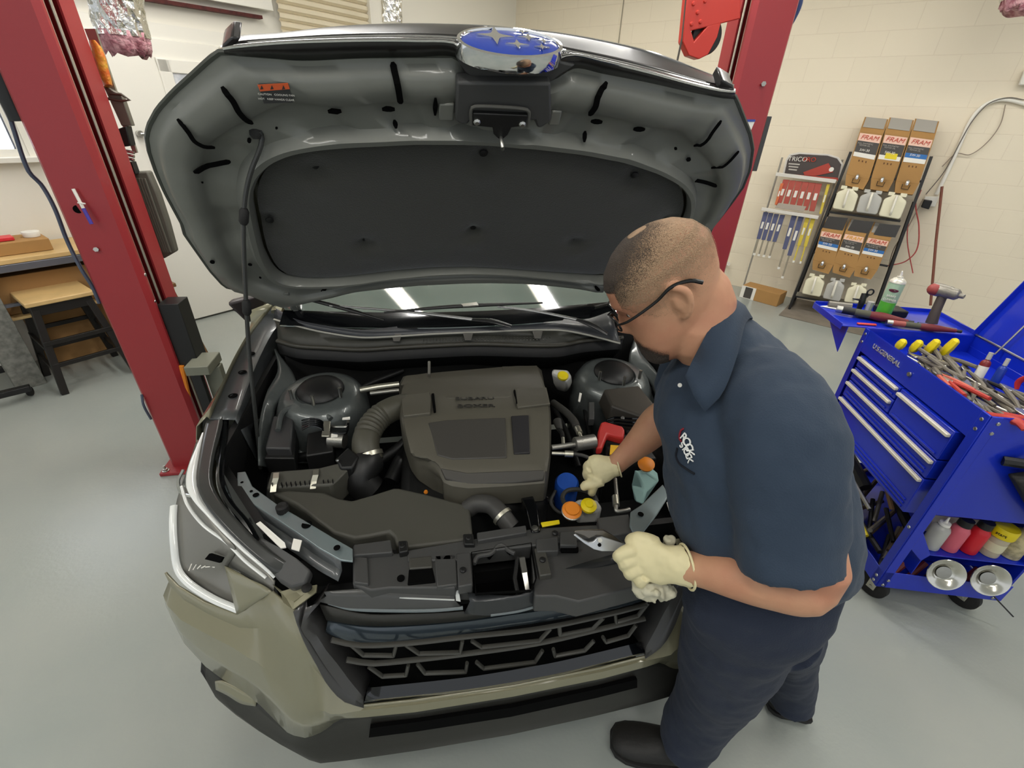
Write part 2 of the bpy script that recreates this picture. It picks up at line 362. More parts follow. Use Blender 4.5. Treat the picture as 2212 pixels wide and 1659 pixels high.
# outline of the hood (left side, from hinge round to the nose), then nose and right side
OL = [(593, 660), (566, 649), (547, 640), (520, 628), (493, 624), (481, 616), (454, 586), (416, 532), (398, 506), (395, 489), (358, 420), (339, 377), (323, 331), (317, 296), (323, 273), (342, 238), (377, 200), (416, 165), (454, 130), (478, 113)]
NO = [(520, 117), (560, 121), (649, 127), (776, 122), (900, 121), (984, 121), (1010, 150), (1040, 160), (1100, 165), (1180, 165), (1215, 155), (1242, 138), (1300, 150), (1400, 171), (1500, 195), (1560, 210)]
OR = [(1584, 203), (1594, 225), (1606, 256), (1620, 291), (1626, 324), (1620, 367), (1605, 405), (1580, 440), (1546, 484)]
RE = [(632, 651), (659, 643), (700, 636), (760, 624), (826, 617), (900, 611), (1000, 607), (1060, 606), (1130, 607), (1200, 612), (1262, 618), (1308, 626)]
ol = [hc(hp(*p)) for p in OL]; no = [hc(hp(*p)) for p in NO]; orr = [hc(hp(*p)) for p in OR]
rr_ = [(-a, v) for a, v in ol if v < .52][::-1]
re_ = [hc(hp(*p)) for p in RE]
outline = ol+no+orr+rr_+[(.60, .15)]+re_[::-1]
PD = [(640, 602), (612, 597), (590, 578), (570, 540), (556, 480), (547, 430), (549, 398), (562, 366), (595, 335), (640, 317), (700, 308), (800, 302), (900, 297), (1000, 298), (1050, 300), (1150, 308), (1250, 320), (1340, 338), (1410, 360), (1460, 385), (1482, 412), (1485, 445), (1476, 480)]
pd = [hc(hp(*p)) for p in PD]
pdr = [(-a, v) for a, v in pd if v < .5 and a < 0][::-1]
pb = [hc(hp(*p)) for p in [(1305, 600), (1200, 590), (1100, 582), (1020, 579), (940, 581), (850, 588), (760, 597), (700, 601)]]
padl = pd+pdr+pb
HC = (0.0, .52)
def polar(poly, n):
    out = []
    P = [(a-HC[0], v-HC[1]) for a, v in poly]
    for k in range(n):
        t = 2*PI*k/n; dx, dy = math.cos(t), math.sin(t); best = None
        for i in range(len(P)):
            (x1, y1), (x2, y2) = P[i], P[(i+1) % len(P)]
            ex, ey = x2-x1, y2-y1; den = dx*ey-dy*ex
            if abs(den) < 1e-9: continue
            s = (x1*ey-y1*ex)/den; u = (x1*dy-y1*dx)/den
            if s > 0 and -1e-6 <= u <= 1+1e-6: best = s if best is None else max(best, s)
        out.append((dx, dy, best or .1))
    return out
NA = 240
po, pp = polar(outline, NA), polar(padl, NA)
# smooth the pad radius
pr_ = [p[2] for p in pp]
for _ in range(2): pr_ = [(pr_[i-1]+2*pr_[i]+pr_[(i+1) % NA])/4 for i in range(NA)]
def ring(k, r, off): return hw(HC[0]+po[k][0]*r, HC[1]+po[k][1]*r, off)
def inner_panel():
    mb = MB(); R = []
    prof = [(0, -.01), (0, .018), (.04, .034), (.11, .036), (.15, .022), (.19, .003), (.33, .002), (.48, .004), (.53, .012), (.57, .026), (.7, .031), (.84, .030), (.89, .018), (.93, .003), (1, 0), (1.0, -.014)]
    for t, off in prof:
        rg = []
        for k in range(NA):
            ro, ri = po[k][2], pr_[k]; w = ro-ri
            sc = min(1, w/.2)
            q_ = off*(.5+.5*sc) if off > 0 else off
            if .15 < t < .9 and w > .12: q_ += .007*max(-1, min(1, 2.2*math.sin(k*2*PI/NA*17+1.2)))*min(1, (w-.12)/.08)*(1 if t < .52 else .4)
            rg.append(ring(k, ri+w*t, q_))
        R.append(rg)
    return mb.rings(R, True, False)
hood = inner_panel().build('hood', M['under'], car, smooth=True, ang=.9)
hood['label'] = 'open hood seen from below, grey underside around a black felt pad'
# outer skin
sk = MB(); R = []
for r, off in ((1.0, -.0), (1.004, -.01), (1.0, -.024), (.9, -.05), (.7, -.075), (.4, -.085), (.1, -.09)): R.append([ring(k, po[k][2]*r, off) for k in range(NA)])
sk.rings(R, True, False); sk.add([p for p in R[-1]], [tuple(range(NA))])
sk.build('outer_skin', M['body'], hood, smooth=True, ang=1.2)
# rubber / hem edge
MB().tube([ring(k, po[k][2]*1.0, -.004) for k in range(NA)], .0065, 6, loop=True, cap=False).build('hem', mat('dark_hem', '3c3f38', .5), hood, smooth=True)
# felt pad with clip dimples
CL_ = [hc(hp(*p)) for p in ((682, 362), (1045, 335), (1372, 382), (790, 522), (1022, 495), (1242, 520), (582, 480), (1440, 480))]
def pad():
    mb = MB(); R = []; NR = 26
    for i in range(1, NR+1):
        t = i/NR; rg = []
        for k in range(0, NA, 2):
            r = pr_[k]*t*.985; a, v = HC[0]+po[k][0]*r, HC[1]+po[k][1]*r
            off = -.004+.020*(1-t**6)
            for ca, cv in CL_: off -= .026*math.exp(-((a-ca)**2+(v-cv)**2)/(.03**2)); off += .007*math.exp(-((a-ca)**2+(v-cv+.05)**2)/(.045**2))
            off += .005*math.sin(a*9)*math.sin(v*11)
            if v < .16: off -= .0
            rg.append(hw(a, v, off))
        R.append(rg)
    mb.rings(R, True, False); mb.add(R[0], [tuple(range(NA//2))]); return mb
padm = pad().build('insulation_pad', M['pad'], hood, smooth=True, ang=2)
for a, v in CL_:
    MB().lathe([(.0, 0), (.012, 0), (.011, .003), (.004, .005), (0, .005)], hw(a, v, -.008), HN, 12).build('clip', M['black'], padm, smooth=True)
# slots and holes in the inner panel
def offat(a, v):
    da, dv = a-HC[0], v-HC[1]; t = math.atan2(dv, da) % (2*PI); k = int(t/(2*PI)*NA) % NA; r = math.hypot(da, dv); ro, ri = po[k][2], pr_[k]
    u = (r-ri)/max(.01, ro-ri); sc = .5+.5*min(1, (ro-ri)/.2)
    prof = [(0, .016), (.05, .03), (.12, .031), (.17, .02), (.24, .004), (.34, .004), (.48, .006), (.53, .012), (.58, .022), (.7, .027), (.84, .026), (.9, .016), (.95, .004), (1, 0)]
    for (u0, f0), (u1, f1) in zip(prof, prof[1:]):
        if u0 <= u <= u1: return (f0+(f1-f0)*(u-u0)/(u1-u0))*sc
    return .01
hole = mat('dark_hole', '050505', .9, spec=.1)
def slot(pts, w, n=14, name='slot'):
    P = cr([V(hc(hp(px, py, .02))+(0,)) for px, py in pts], n)
    P = [hw(p.x, p.y, offat(p.x, p.y)+.0105) for p in P]
    mb = MB(); Lf, Rt = [], []
    for i, p in enumerate(P):
        t = (P[min(i+1, n-1)]-P[max(0, i-1)]).normalized(); s = t.cross(HN).normalized()*w/2
        e = 1 if 0 < i < n-1 else .45
        Lf.append(p-s*e); Rt.append(p+s*e)
    mb.rings([Lf, Rt], False, False); return mb.build(name, hole, hood, solid=.004)
slot([(481, 180), (503, 203), (520, 233), (545, 262)], .012)
slot([(385, 253), (405, 268), (425, 295), (463, 317)], .009)
slot([(420, 362), (455, 358), (497, 351)], .012)
slot([(848, 140), (858, 170), (865, 212)], .014)
slot([(1309, 176), (1290, 195), (1283, 220), (1271, 240)], .014)
slot([(1554, 250), (1535, 275), (1520, 298), (1499, 313)], .008)
slot([(1592, 316), (1575, 335), (1560, 350), (1537, 363)], .007)
slot([(1501, 391), (1525, 396), (1548, 403)], .011)
for p in (((708, 241), (737, 241)), ((825, 236), (853, 237)), ((1277, 263), (1301, 265)), ((1369, 280), (1393, 281))): slot(p, .012, 4)
for p in (((852, 262), (856, 278)), ((1265, 286), (1261, 303)), ((940, 200), (940, 250))): slot(p, .011, 4)
for px, py, w in ((538, 305, .014), (1488, 346, .012), (597, 278, .006), (460, 555, .016), (699, 626, .018), (1290, 619, .014), (437, 390, .005), (562, 601, .006), (1460, 322, .007), (540, 573, .012)):
    slot([(px-7*w/.014*.6, py-1), (px+7*w/.014*.6, py+2)], w, 4, 'hole')
# nose: black plastic band, upper trim strips, wings and badge
NZ = mat('nose_plastic', '1f1d1c', .32, coat=.3)
A = [(484, 112), (515, 118), (560, 121), (649, 129), (776, 124), (900, 122), (984, 122), (1010, 160), (1100, 178), (1190, 176), (1240, 146), (1300, 157), (1400, 176), (1500, 198), (1560, 208), (1590, 212)]
B = [(482, 104), (510, 100), (600, 92), (700, 88), (800, 86), (900, 87), (985, 92), (1010, 118), (1100, 132), (1190, 132), (1235, 118), (1300, 131), (1400, 155), (1500, 182), (1560, 195), (1588, 197)]
Bt = [(481, 100), (510, 92), (600, 84), (700, 78), (800, 75), (900, 75), (990, 79), (1030, 86), (1100, 92), (1190, 100), (1240, 110), (1310, 124), (1400, 145), (1500, 172), (1560, 187), (1587, 192)]
Ct = [(483, 96), (502, 80), (600, 72), (700, 59), (800, 52), (900, 50), (1000, 52), (1050, 54), (1100, 58), (1200, 69), (1300, 86), (1400, 109), (1450, 126), (1510, 150), (1560, 170), (1584, 182)]
na = [hp(*p, -.004) for p in A]; nb = [hp(*p, .022) for p in B]; nb2 = [hp(*p, -.01) for p in Bt]; nc = [hp(*p, -.075) for p in Ct]
nose = MB().surf([na, nb], 90, sm=True).build('nose_band', NZ, hood, smooth=True, solid=.004)
MB().surf([nb, nb2], 90).build('trim_ledge', mat('gloss_grey_trim', '4c4a48', .2, coat=.5), hood, smooth=True, solid=.003)
MB().surf([nb2, [p.lerp(q, .5)-HN*.01 for p, q in zip(nb2, nc)], nc], 90, 8).build('nose_skin', NZ, hood, smooth=True, solid=.004)
for d_, r in ((0, .0022), (.35, .0015), (.8, .0022)):
    MB().tube([p.lerp(q, d_)+HN*.002 for p, q in zip(nb, nb2)], r, 6, res=60).build('bright_line', M['chrome'], hood, smooth=True)
MB().tube([p+HN*.004 for p in nc], .0022, 6, res=60).build('bright_line', M['chrome'], hood, smooth=True)
# end caps at both front corners
for pts in ([(478, 108), (482, 97), (500, 80), (520, 82), (512, 96)], [(1560, 172), (1584, 186), (1590, 205), (1583, 208), (1548, 192)]):
    MB().prism([hp(*p, .01) for p in pts], HN*-.05).build('corner_cap', NZ, hood, bevel=.006)
# badge
EN = V((0, -.53, .85)).normalized(); E1 = V((1, 0, 0)); E2 = EN.cross(E1); EC = Y(1103, 92, .575)
def ell(rx, ry, off, n=56, c=EC): return [c+E1*(rx*math.cos(2*PI*k/n))+E2*(ry*math.sin(2*PI*k/n))+EN*off for k in range(n)]
badge = MB().rings([ell(.100, .048, -.03), ell(.116, .062, -.03), ell(.118, .064, -.012), ell(.115, .06, .002), ell(.108, .053, .003), ell(.106, .051, -.002)]).build('badge', M['chrome'], hood, smooth=True)
MB().rings([ell(.05, .02, .004), ell(.09, .04, .002), ell(.106, .0515, -.001)], True, True).build('badge_face', mat('enamel_blue', '1c3fa8', .12, coat=1), badge, smooth=True, ang=2)
def star(cx, cy, rx, ry):
    pts = []
    for k in range(16):
        t = 2*PI*k/16; r = {0: 1, 4: 1, 8: 1, 12: 1}.get(k, .32 if k % 4 == 2 else .42)
        if k % 4 and k % 4 != 2: r = .4
        pts.append(EC+E1*(cx+rx*r*math.cos(t))+E2*(cy+ry*r*math.sin(t))+EN*.0035)
    return MB().prism(pts, EN*.003)
for cx, cy, rx, ry in ((-.032, .012, .042, .036), (.012, -.016, .026, .018), (.04, .014, .025, .016), (.072, .004, .016, .011), (.065, -.02, .017, .012), (.03, .034, .013, .009)):
    star(cx, cy, rx, ry).build('star', M['chrome'], badge)
MB().prism([hp(*p, .028) for p in ((984, 124), (1005, 158), (1030, 176), (1190, 178), (1215, 160), (1243, 142), (1220, 136), (1190, 128), (1030, 120), (1000, 105))], HN*-.03).build('badge_mount', M['dgrey'], hood, bevel=.004)
# latch bracket and striker
lt = MB().prism([hp(*p, .05) for p in ((986, 178), (1190, 180), (1192, 262), (1170, 277), (1160, 277), (1155, 262), (1020, 258), (1010, 270), (995, 270), (984, 262))], HN*-.035).build('latch_cover', M['dgrey'], hood, bevel=.006)
for q in (((948, 225), (982, 225), (980, 262), (948, 262)), ((1192, 240), (1215, 240), (1208, 272), (1184, 272))):
    MB().prism([hp(*p, .03) for p in q], HN*-.012).build('latch_tab', M['under'], lt, bevel=.004)
MB().tube([hp(*p, .058) for p in ((1018, 270), (1018, 235), (1026, 230), (1080, 231), (1135, 236), (1143, 242), (1140, 272))], .004, 8, res=30).build('wire_loop', M['grey'], lt, smooth=True)
MB().prism([hp(*p, .062) for p in ((1022, 245), (1140, 250), (1136, 272), (1105, 276), (1097, 292), (1088, 300), (1076, 300), (1066, 290), (1064, 276), (1022, 272))], HN*-.012).build('striker_plate', M['black'], lt, bevel=.002)
MB().tube([hp(1082, 296, .06), hp(1083, 305, .075), hp(1085, 316, .085), hp(1086, 322, .08)], .005, 8).build('striker_hook', M['steel'], lt, smooth=True)
for p in ((1030, 262), (1128, 267)): MB().lathe([(0, 0), (.009, 0), (.009, .004), (.005, .008), (0, .008)], hp(*p, .061), HN, 8).build('bolt', M['steel'], lt, smooth=True)
# warning sticker
def patch(q, off, n, m, par, th=.001, axis=None, hpf=hp):
    return MB().prism([hpf(*p, off) for p in q], (axis or HN)*th).build(n, m, par)
stk = patch(((558, 181), (622, 179), (633, 221), (570, 223)), .031, 'warning_sticker', mat('black_sticker', '3a3a3a', .5), hood)
patch(((556, 183), (622, 179), (626, 192), (562, 197)), .0322, 'orange_band', mat('orange_sticker', 'e8683a', .5), stk, .0008)
for x in (566, 588, 613): patch(((x-4, 193), (x+3, 192), (x-1, 184)), .0334, 'warning_triangle', mat('black_sticker', '3a3a3a', .5), stk, .0006)
lp = hp(597, 208, .0335)
for dy, tx in ((0, 'CAUTION   COOLING FAN'), (1, 'HOT   KEEP HANDS CLEAR')):
    text('sticker_text', tx, .0062, M4(hp(597, 205+10*dy, .0334), V((1, 0, 0)), HD), M['paper'], stk, .0002)
# hinges
for sx in (-1, 1):
    x = sx*.70
    hg = MB(); hg.bb(V((x, 1.30, 1.10)), V((x, 1.2, 1.22)), .02, .045); hg.bb(V((x, 1.33, .95)), V((x, 1.28, 1.14)), .02, .05); hg.cyl(V((x-.02, 1.28, 1.12)), V((x+.02, 1.28, 1.12)), .016)
    hg.build('hinge', M['under'], car, bevel=.002)
# prop rod
RP = [Y(*p) for p in ((553, 290, .735), (562, 283, .735), (566, 300, .74), (560, 325, .735), (545, 362, .73), (533, 405, .73), (527, 450, .728), (526, 520, .725), (529, 600, .72), (533, 680, .715), (538, 760, .71), (548, 860, .70), (556, 940, .70), (563, 1012, .69))]
rod = MB().tube(RP, .0058, 8, res=70).build('prop_rod', mat('black_painted_rod', '353634', .35), car, smooth=True)
for a, b_ in (((528, 450, .726), (526, 485, .726)), ((532, 648, .716), (534, 680, .715))):
    A_, B_ = Y(*a), Y(*b_); MB().lathe([(.0075, 0), (.012, .008), (.012, (B_-A_).length-.008), (.0075, (B_-A_).length)], A_, B_-A_, 12).build('grip', M['rub'], rod, smooth=True)
MB().ball(RP[0]-HN*.005, .017, 10, (1, .7, 1)).build('rod_bushing', M['rub'], rod, smooth=True)
# ---------------------------------------------------------------- bumper (left half traced, right half mirrored)
BC = [ # columns: upper edge P, crease M, lower edge Q
 ((355, 1238, .745), (364, 1280, .68), (367, 1322, .62)),
 ((358, 1242, .74), (374, 1300, .67), (379, 1352, .59)),
 ((382, 1268, .735), (404, 1330, .66), (397, 1389, .54)),
 ((440, 1302, .72), (455, 1358, .64), (444, 1440, .47)),
 ((510, 1329, .71), (515, 1388, .625), (480, 1467, .44)),
 ((530, 1318, .728), (548, 1404, .61), (530, 1497, .425)),
 ((550, 1304, .755), (566, 1413, .60), (561, 1523, .41)),
 ((570, 1290, .785), (590, 1433, .58), (603, 1565, .38)),
 ((586, 1279, .815), (618, 1465, .55), (620, 1582, .37)),
 ((612, 1302, .82), (640, 1492, .52), (635, 1589, .365)),
 ((634, 1318, .81), (660, 1510, .50), (659, 1594, .36)),
 ((642, 1345, .78), (680, 1515, .50), (675, 1590, .36)),
 ((660, 1390, .72), (700, 1515, .50), (692, 1583, .37)),
 ((682, 1430, .66), (712, 1518, .50), (705, 1575, .38)),
 ((705, 1472, .60), (724, 1526, .49), (720, 1563, .40)),
 ((740, 1510, .54), (744, 1533, .48), (743, 1550, .425)),
 ((785, 1526, .50), (786, 1534, .485), (785, 1545, .45)),
 ((900, 1513, .50), (900, 1522, .485), (900, 1534, .45)),
 ((1098, 1484, .50), (1098, 1492, .485), (1098, 1502, .45))]
Pl, Ml, Ql = (zz([c[i] for c in BC]) for i in range(3))
def half(mb, rows):
    """rows: list of point lists along the car's left half; adds left and mirrored right"""
    rows = [[V((-.005 if (i == len(r)-1 and abs(p.x) < .06) else p.x, p.y, p.z)) for i, p in enumerate(r)] for r in rows]
    for mm in (lambda l: l, mir): mb.rings([mm(r) for r in rows], False, False)
mid1 = [p.lerp(q, .55)+V((.002, .010*min(1, (q-p).length/.12), .0)) for p, q in zip(Pl, Ml)]
mid2 = [p.lerp(q, .5)+V((-.004, -.01, -.002)) for p, q in zip(Ml, Ql)]
crease = [p+V((-.006, -.022*min(1, (p-q).length/.12), .006)) for p, q in zip(Ml, Pl)]
bm1 = MB(); half(bm1, [Pl, mid1, crease, mid2, Ql])
bumper = bm1.build('bumper', M['body'], car, smooth=True, ang=.5, solid=.006, off=-1)
# body coloured ledge behind the top edge between headlight and grille
for _m in (lambda l: l, mir): MB().rings([_m(r_) for r_ in [zz([(588, 1262, .82), (612, 1288, .822), (634, 1300, .822)]), zz([(606, 1278, .826), (640, 1268, .829), (686, 1264, .832)]), zz([(612, 1302, .82), (634, 1318, .81), (684, 1280, .83)])]], False, False).build('bumper_ledge', M['body'], bumper, solid=.004)
for m_ in (lambda l: l, mir): MB().surf([m_(zz([(511, 1329, .71), (497, 1270, .762), (484, 1222, .80)])), m_(zz([(550, 1304, .755), (530, 1270, .785), (512, 1236, .80)])), m_(zz([(586, 1279, .815), (570, 1266, .81), (540, 1251, .803)]))], 8, 8).build('bumper_wedge', M['body'], bumper, smooth=True, solid=.004)
for m_ in (lambda l: l, mir):
    MB().lathe([(0, 0), (.012, 0), (.012, .004), (.006, .006), (0, .006)], m_([Z(663, 1271, .843)])[0], UP, 12).build('push_clip', M['black'], bumper, smooth=True)
# lower body coloured fang by the wheel and the black skirt
for m_ in (lambda l: l, mir):
    f = MB().surf([m_(zz([(464, 1472, .42), (480, 1472, .43), (520, 1490, .42), (553, 1512, .41)])), m_(zz([(466, 1490, .39), (490, 1502, .385), (520, 1520, .38), (552, 1526, .385)]))], 12, 4)
    f.build('bumper_corner', M['body'], bumper, smooth=True, solid=.004)
SK = [((432, 1428, .44), (434, 1440, .42), (436, 1452, .40)), ((446, 1446, .44), (446, 1462, .40), (450, 1472, .37)), ((470, 1462, .43), (462, 1488, .37), (471, 1512, .32)), ((530, 1500, .41), (505, 1522, .34), (510, 1545, .30)),
 ((575, 1545, .39), (552, 1560, .32), (560, 1580, .28)), ((615, 1582, .365), (605, 1594, .30), (605, 1608, .26)), ((640, 1592, .36), (632, 1608, .30), (638, 1626, .25)), ((665, 1594, .36), (660, 1615, .30), (668, 1642, .24)),
 ((692, 1583, .37), (694, 1612, .30), (692, 1649, .235)), ((743, 1550, .425), (745, 1600, .31), (748, 1643, .23)), ((785, 1545, .45), (790, 1592, .31), (800, 1636, .225)), ((900, 1534, .45), (905, 1580, .31), (910, 1620, .225)), ((1098, 1502, .45), (1100, 1548, .31), (1103, 1587, .22))]
S0, S1, S2 = (zz([c[i] for c in SK]) for i in range(3))
s3 = MB(); half(s3, [[p+V((0, .01, 0)) for p in S0], [p.lerp(q, .35)+V((0, .008, 0)) for p, q in zip(S0, S1)], S1, [p.lerp(q, .5)+V((0, -.006, 0)) for p, q in zip(S1, S2)], S2, [p+V((0, .06, -.01)) for p in S2]])
skirt = s3.build('lower_skirt', mat('textured_black_skirt', '2b2a26', .42, bump=.05, bscale=500, coat=.1), car, smooth=True, ang=.7, solid=.005)
lo = zz([(800, 1566, .385), (900, 1553, .385), (1100, 1523, .385)]); lo2 = zz([(797, 1588, .335), (900, 1575, .335), (1100, 1544, .335)])
li = MB(); half(li, [[p+V((0, -.008, 0)) for p in lo], [p+V((0, -.006, 0)) for p in lo2]]); li.build('lower_intake', hole, skirt, solid=.01)
# wheel-arch side strip and inner dark mass under the bumper so the car has a body
for sx in (-1, 1):
    wa = MB(); wa.lathe([(.20, -.11), (.33, -.11), (.35, -.07), (.35, .07), (.33, .11), (.20, .11)], (sx*.79, .95, .35), (1, 0, 0), 40, cap=False)
    wh = wa.build('wheel', M['rub'], car, smooth=True)
    MB().lathe([(.0, -.05), (.2, -.08), (.21, .08), (.05, .03), (0, .03)], (sx*.79, .95, .35), (sx, 0, 0), 30).build('rim', mat('dark_alloy', '2c2c2c', .35, .8), wh, smooth=True)
# ---------------------------------------------------------------- grille
GY = lambda p, d=.05: p+V((0, d, 0))
gi = MB()
g_in = zz([(690, 1300, .81), (656, 1344, .78), (680, 1368, .73), (701, 1401, .69), (730, 1437, .63), (752, 1467, .585), (785, 1507, .525)])
g_out = [Pl[10], Pl[11], Pl[12], Pl[13], Pl[14], Pl[15], Pl[16]]
half(gi, [[p+V((0, -.004, 0)) for p in cr(g_out, 14)], [p.lerp(q, .45)+V((0, .02, 0)) for p, q in zip(cr(g_out, 14), cr(g_in, 14))], [p.lerp(q, .55)+V((0, -.004, 0)) for p, q in zip(cr(g_out, 14), cr(g_in, 14))], cr(g_in, 14), [p+V((.015, .05, 0)) for p in cr(g_in, 14)]])
bk = MB().prism([V((-.44, .12, .30)), V((.43, .12, .30)), V((.50, .18, .76)), V((-.51, .18, .76))], V((0, .02, 0)))
grille = bk.build('grille', mat('radiator_black', '0c0c0c', .6), car)
for sl_ in (slice(0, len(gi.v)//2), slice(len(gi.v)//2, len(gi.v))):
    h_ = MB(); h_.v = gi.v[sl_]; o_ = sl_.start; h_.f = [tuple(i-o_ for i in f) for f in gi.f if min(f) >= sl_.start and max(f) < sl_.stop]; h_.fm = [0]*len(h_.f)
    h_.build('grille_frame', mat('grille_frame', '424140', .3, coat=.3), grille, smooth=True, ang=.5, solid=.003)
# dark plate far behind the bars
def gp(px, py, d=0.): # point on the slanted grille plane
    return PL(px, py, V((0, .035+d, .5)), V((0, .93, -.12)).normalized())
# gloss black bottom bar
bb_ = MB(); tp = zz([(794, 1486, .55), (1000, 1464, .555), (1098, 1449, .555)]); bt = zz([(785, 1518, .505), (1000, 1495, .505), (1098, 1480, .505)])
half(bb_, [[p+V((0, .004, -.004)) for p in cr(tp, 10)], cr(tp, 10), [p.lerp(q, .5)+V((0, -.012, 0)) for p, q in zip(cr(tp, 10), cr(bt, 10))], cr(bt, 10), [p+V((0, .03, 0)) for p in cr(bt, 10)]])
bb_.build('gloss_bar', M['blackg'], grille, smooth=True, ang=.6, solid=.003)
# crescent bar
ct = zz([(707, 1344, .735), (788, 1355, .715), (877, 1354, .708), (1000, 1344, .705), (1060, 1336, .705), (1110, 1328, .705)]); cb_ = zz([(703, 1368, .705), (773, 1389, .675), (877, 1385, .665), (1000, 1370, .66), (1060, 1361, .66), (1110, 1353, .66)])
cc = MB(); a_, b_ = cr(ct, 24), cr(cb_, 24)
half(cc, [[p+V((0, .05, .0)) for p in a_], a_, [p.lerp(q, .5)+V((0, -.006, 0)) for p, q in zip(a_, b_)], b_, [p+V((0, .04, 0)) for p in b_]])
cc.build('crescent_bar', mat('satin_blue_grey', '3a434a', .22, .3, coat=.6), grille, smooth=True, ang=.6, solid=.003)
GT = mat('grille_bar_grey', '45443f', .42)
def gbar(pts, r, name='grille_bar', res=24, m=GT): return MB().tube([gp(*p) for p in pts], r, 8, res=res, flat=.8).build(name, m, grille, smooth=True)
gbar([(716, 1382), (773, 1394), (877, 1390), (1003, 1376), (1165, 1358), (1328, 1324), (1397, 1306)], .007)
gbar([(749, 1425), (800, 1433), (840, 1431), (1000, 1413), (1165, 1389), (1300, 1358), (1393, 1336)], .0075)
def hook(pts, r=.006):
    P = [gp(*p) for p in pts]; P = [P[0], P[0].lerp(P[1], .85), P[1], P[1].lerp(P[2], .06), P[2].lerp(P[1], .06), P[2], P[2].lerp(P[3], .15), P[3]]
    MB().tube(P, r, 8, flat=.8).build('grille_bar', GT, grille, smooth=True)
for h in ([(758, 1392), (785, 1415), (850, 1416), (856, 1392)], [(876, 1392), (905, 1412), (994, 1409), (999, 1384)], [(1019, 1384), (1040, 1398), (1165, 1384), (1190, 1357)], [(1208, 1352), (1210, 1372), (1280, 1358), (1303, 1335)], [(1329, 1325), (1331, 1344), (1378, 1330), (1400, 1302)],
          [(797, 1440), (826, 1461), (877, 1458), (882, 1436)], [(902, 1434), (918, 1454), (1006, 1451), (1009, 1432)], [(1029, 1430), (1045, 1444), (1156, 1430), (1172, 1405)], [(1195, 1402), (1199, 1417), (1263, 1405), (1283, 1384)], [(1302, 1376), (1309, 1387), (1357, 1373), (1374, 1350)]): hook(h)
for h in ((672, 1385, 760, 1470), (690, 1382, 795, 1478)): pass
# radar/camera block and upper slats
us = MB()
u1 = zz([(700, 1279, .845), (800, 1272, .852), (982, 1270, .842)]); u2 = zz([(705, 1288, .835), (800, 1291, .832), (982, 1297, .822)]); u3 = zz([(690, 1300, .82), (760, 1316, .805), (860, 1319, .798), (996, 1314, .80)])
us.rings([cr(u1, 16), cr(u2, 16), cr(u3, 16), [p+V((0, .03, -.02)) for p in cr(u3, 16)]], False, False)
us.build('upper_slat', mat('upper_slat_grey', '454543', .35, coat=.2), grille, smooth=True, ang=.5, solid=.004)
MB().tube([Z(1000, 1313, .80), Z(940, 1318, .798), Z(860, 1319, .798), Z(760, 1315, .803), Z(710, 1302, .812)], .0045, 8, res=30).build('slat_edge', mat('slat_edge', '6c7476', .3), grille, smooth=True)
MB().tube([Z(982, 1296, .824), Z(880, 1292, .829), Z(840, 1289, .83)], .002, 6).build('slat_edge', mat('bright_edge', 'c9ccc8', .3), grille, smooth=True)
MB().prism(zz([(983, 1271, .842), (990, 1270, .842), (995, 1300, .82), (985, 1298, .82)]), V((0, .01, -.01))).build('slat_edge', mat('bright_edge', 'c9ccc8', .3), grille)
dk = MB(); half(dk, [cr(zz([(690, 1306, .79), (788, 1328, .772), (877, 1328, .768), (1000, 1322, .765), (1108, 1305, .765)]), 20), cr(zz([(705, 1340, .745), (788, 1352, .728), (877, 1351, .722), (1000, 1341, .72), (1108, 1324, .72)]), 20)])
dk.build('textured_band', mat('textured_band', '33322e', .5), grille, smooth=True, solid=.004)
# ---------------------------------------------------------------- radiator top shroud
SH = M['dgrey']; shz = .87
def zp(l, z): return [Z(px, py, z) for px, py in l]
sb = MB()
sb.prism(zp([(762, 1178), (843, 1168), (850, 1195), (1010, 1180), (1020, 1190), (1022, 1265), (985, 1262), (984, 1270), (840, 1270), (800, 1275), (762, 1262)], .86), V((0, 0, -.06)))
sb.prism(zp([(1146, 1172), (1345, 1135), (1362, 1165), (1400, 1210), (1402, 1260), (1250, 1300), (1200, 1288), (1155, 1288)], .855), V((0, 0, -.06)))
sb.prism(zp([(880, 1188), (1160, 1140), (1345, 1130), (1342, 1150), (1160, 1178), (1008, 1195), (1006, 1210), (880, 1212)], .866), V((0, 0, -.05)))
shroud = sb.build('radiator_shroud', SH, car, bevel=.004)
fr_ = MB(); q0 = zz([(1015, 1300, .835), (1060, 1298, .835), (1130, 1290, .835), (1192, 1262, .84), (1240, 1240, .85), (1330, 1215, .86)]); q1 = zz([(1003, 1326, .785), (1060, 1330, .785), (1130, 1319, .785), (1190, 1297, .79), (1250, 1283, .795), (1385, 1246, .80)])
fr_.rings([cr(zz([(1010, 1280, .842), (1060, 1285, .842), (1130, 1283, .842), (1192, 1240, .85), (1240, 1222, .858), (1330, 1195, .865)]), 20), cr(q0, 20), cr(q1, 20), [p+V((0, .03, -.02)) for p in cr(q1, 20)]], False, False)
fr_.build('shroud_front', mat('shroud_satin', '2f3133', .35, coat=.15), shroud, smooth=True, ang=.5, solid=.004)
MB().tube(zz([(1060, 1329, .787), (1130, 1318, .788), (1185, 1298, .792), (1205, 1286, .80), (1270, 1275, .80)]), .0035, 8, res=30).build('shroud_lip', mat('slat_edge', '6c7476', .3), shroud, smooth=True)
MB().tube(zz([(1200, 1270, .83), (1215, 1262, .84), (1250, 1252, .85)]), .003, 6).build('shroud_lip', mat('slat_edge', '6c7476', .3), shroud, smooth=True)
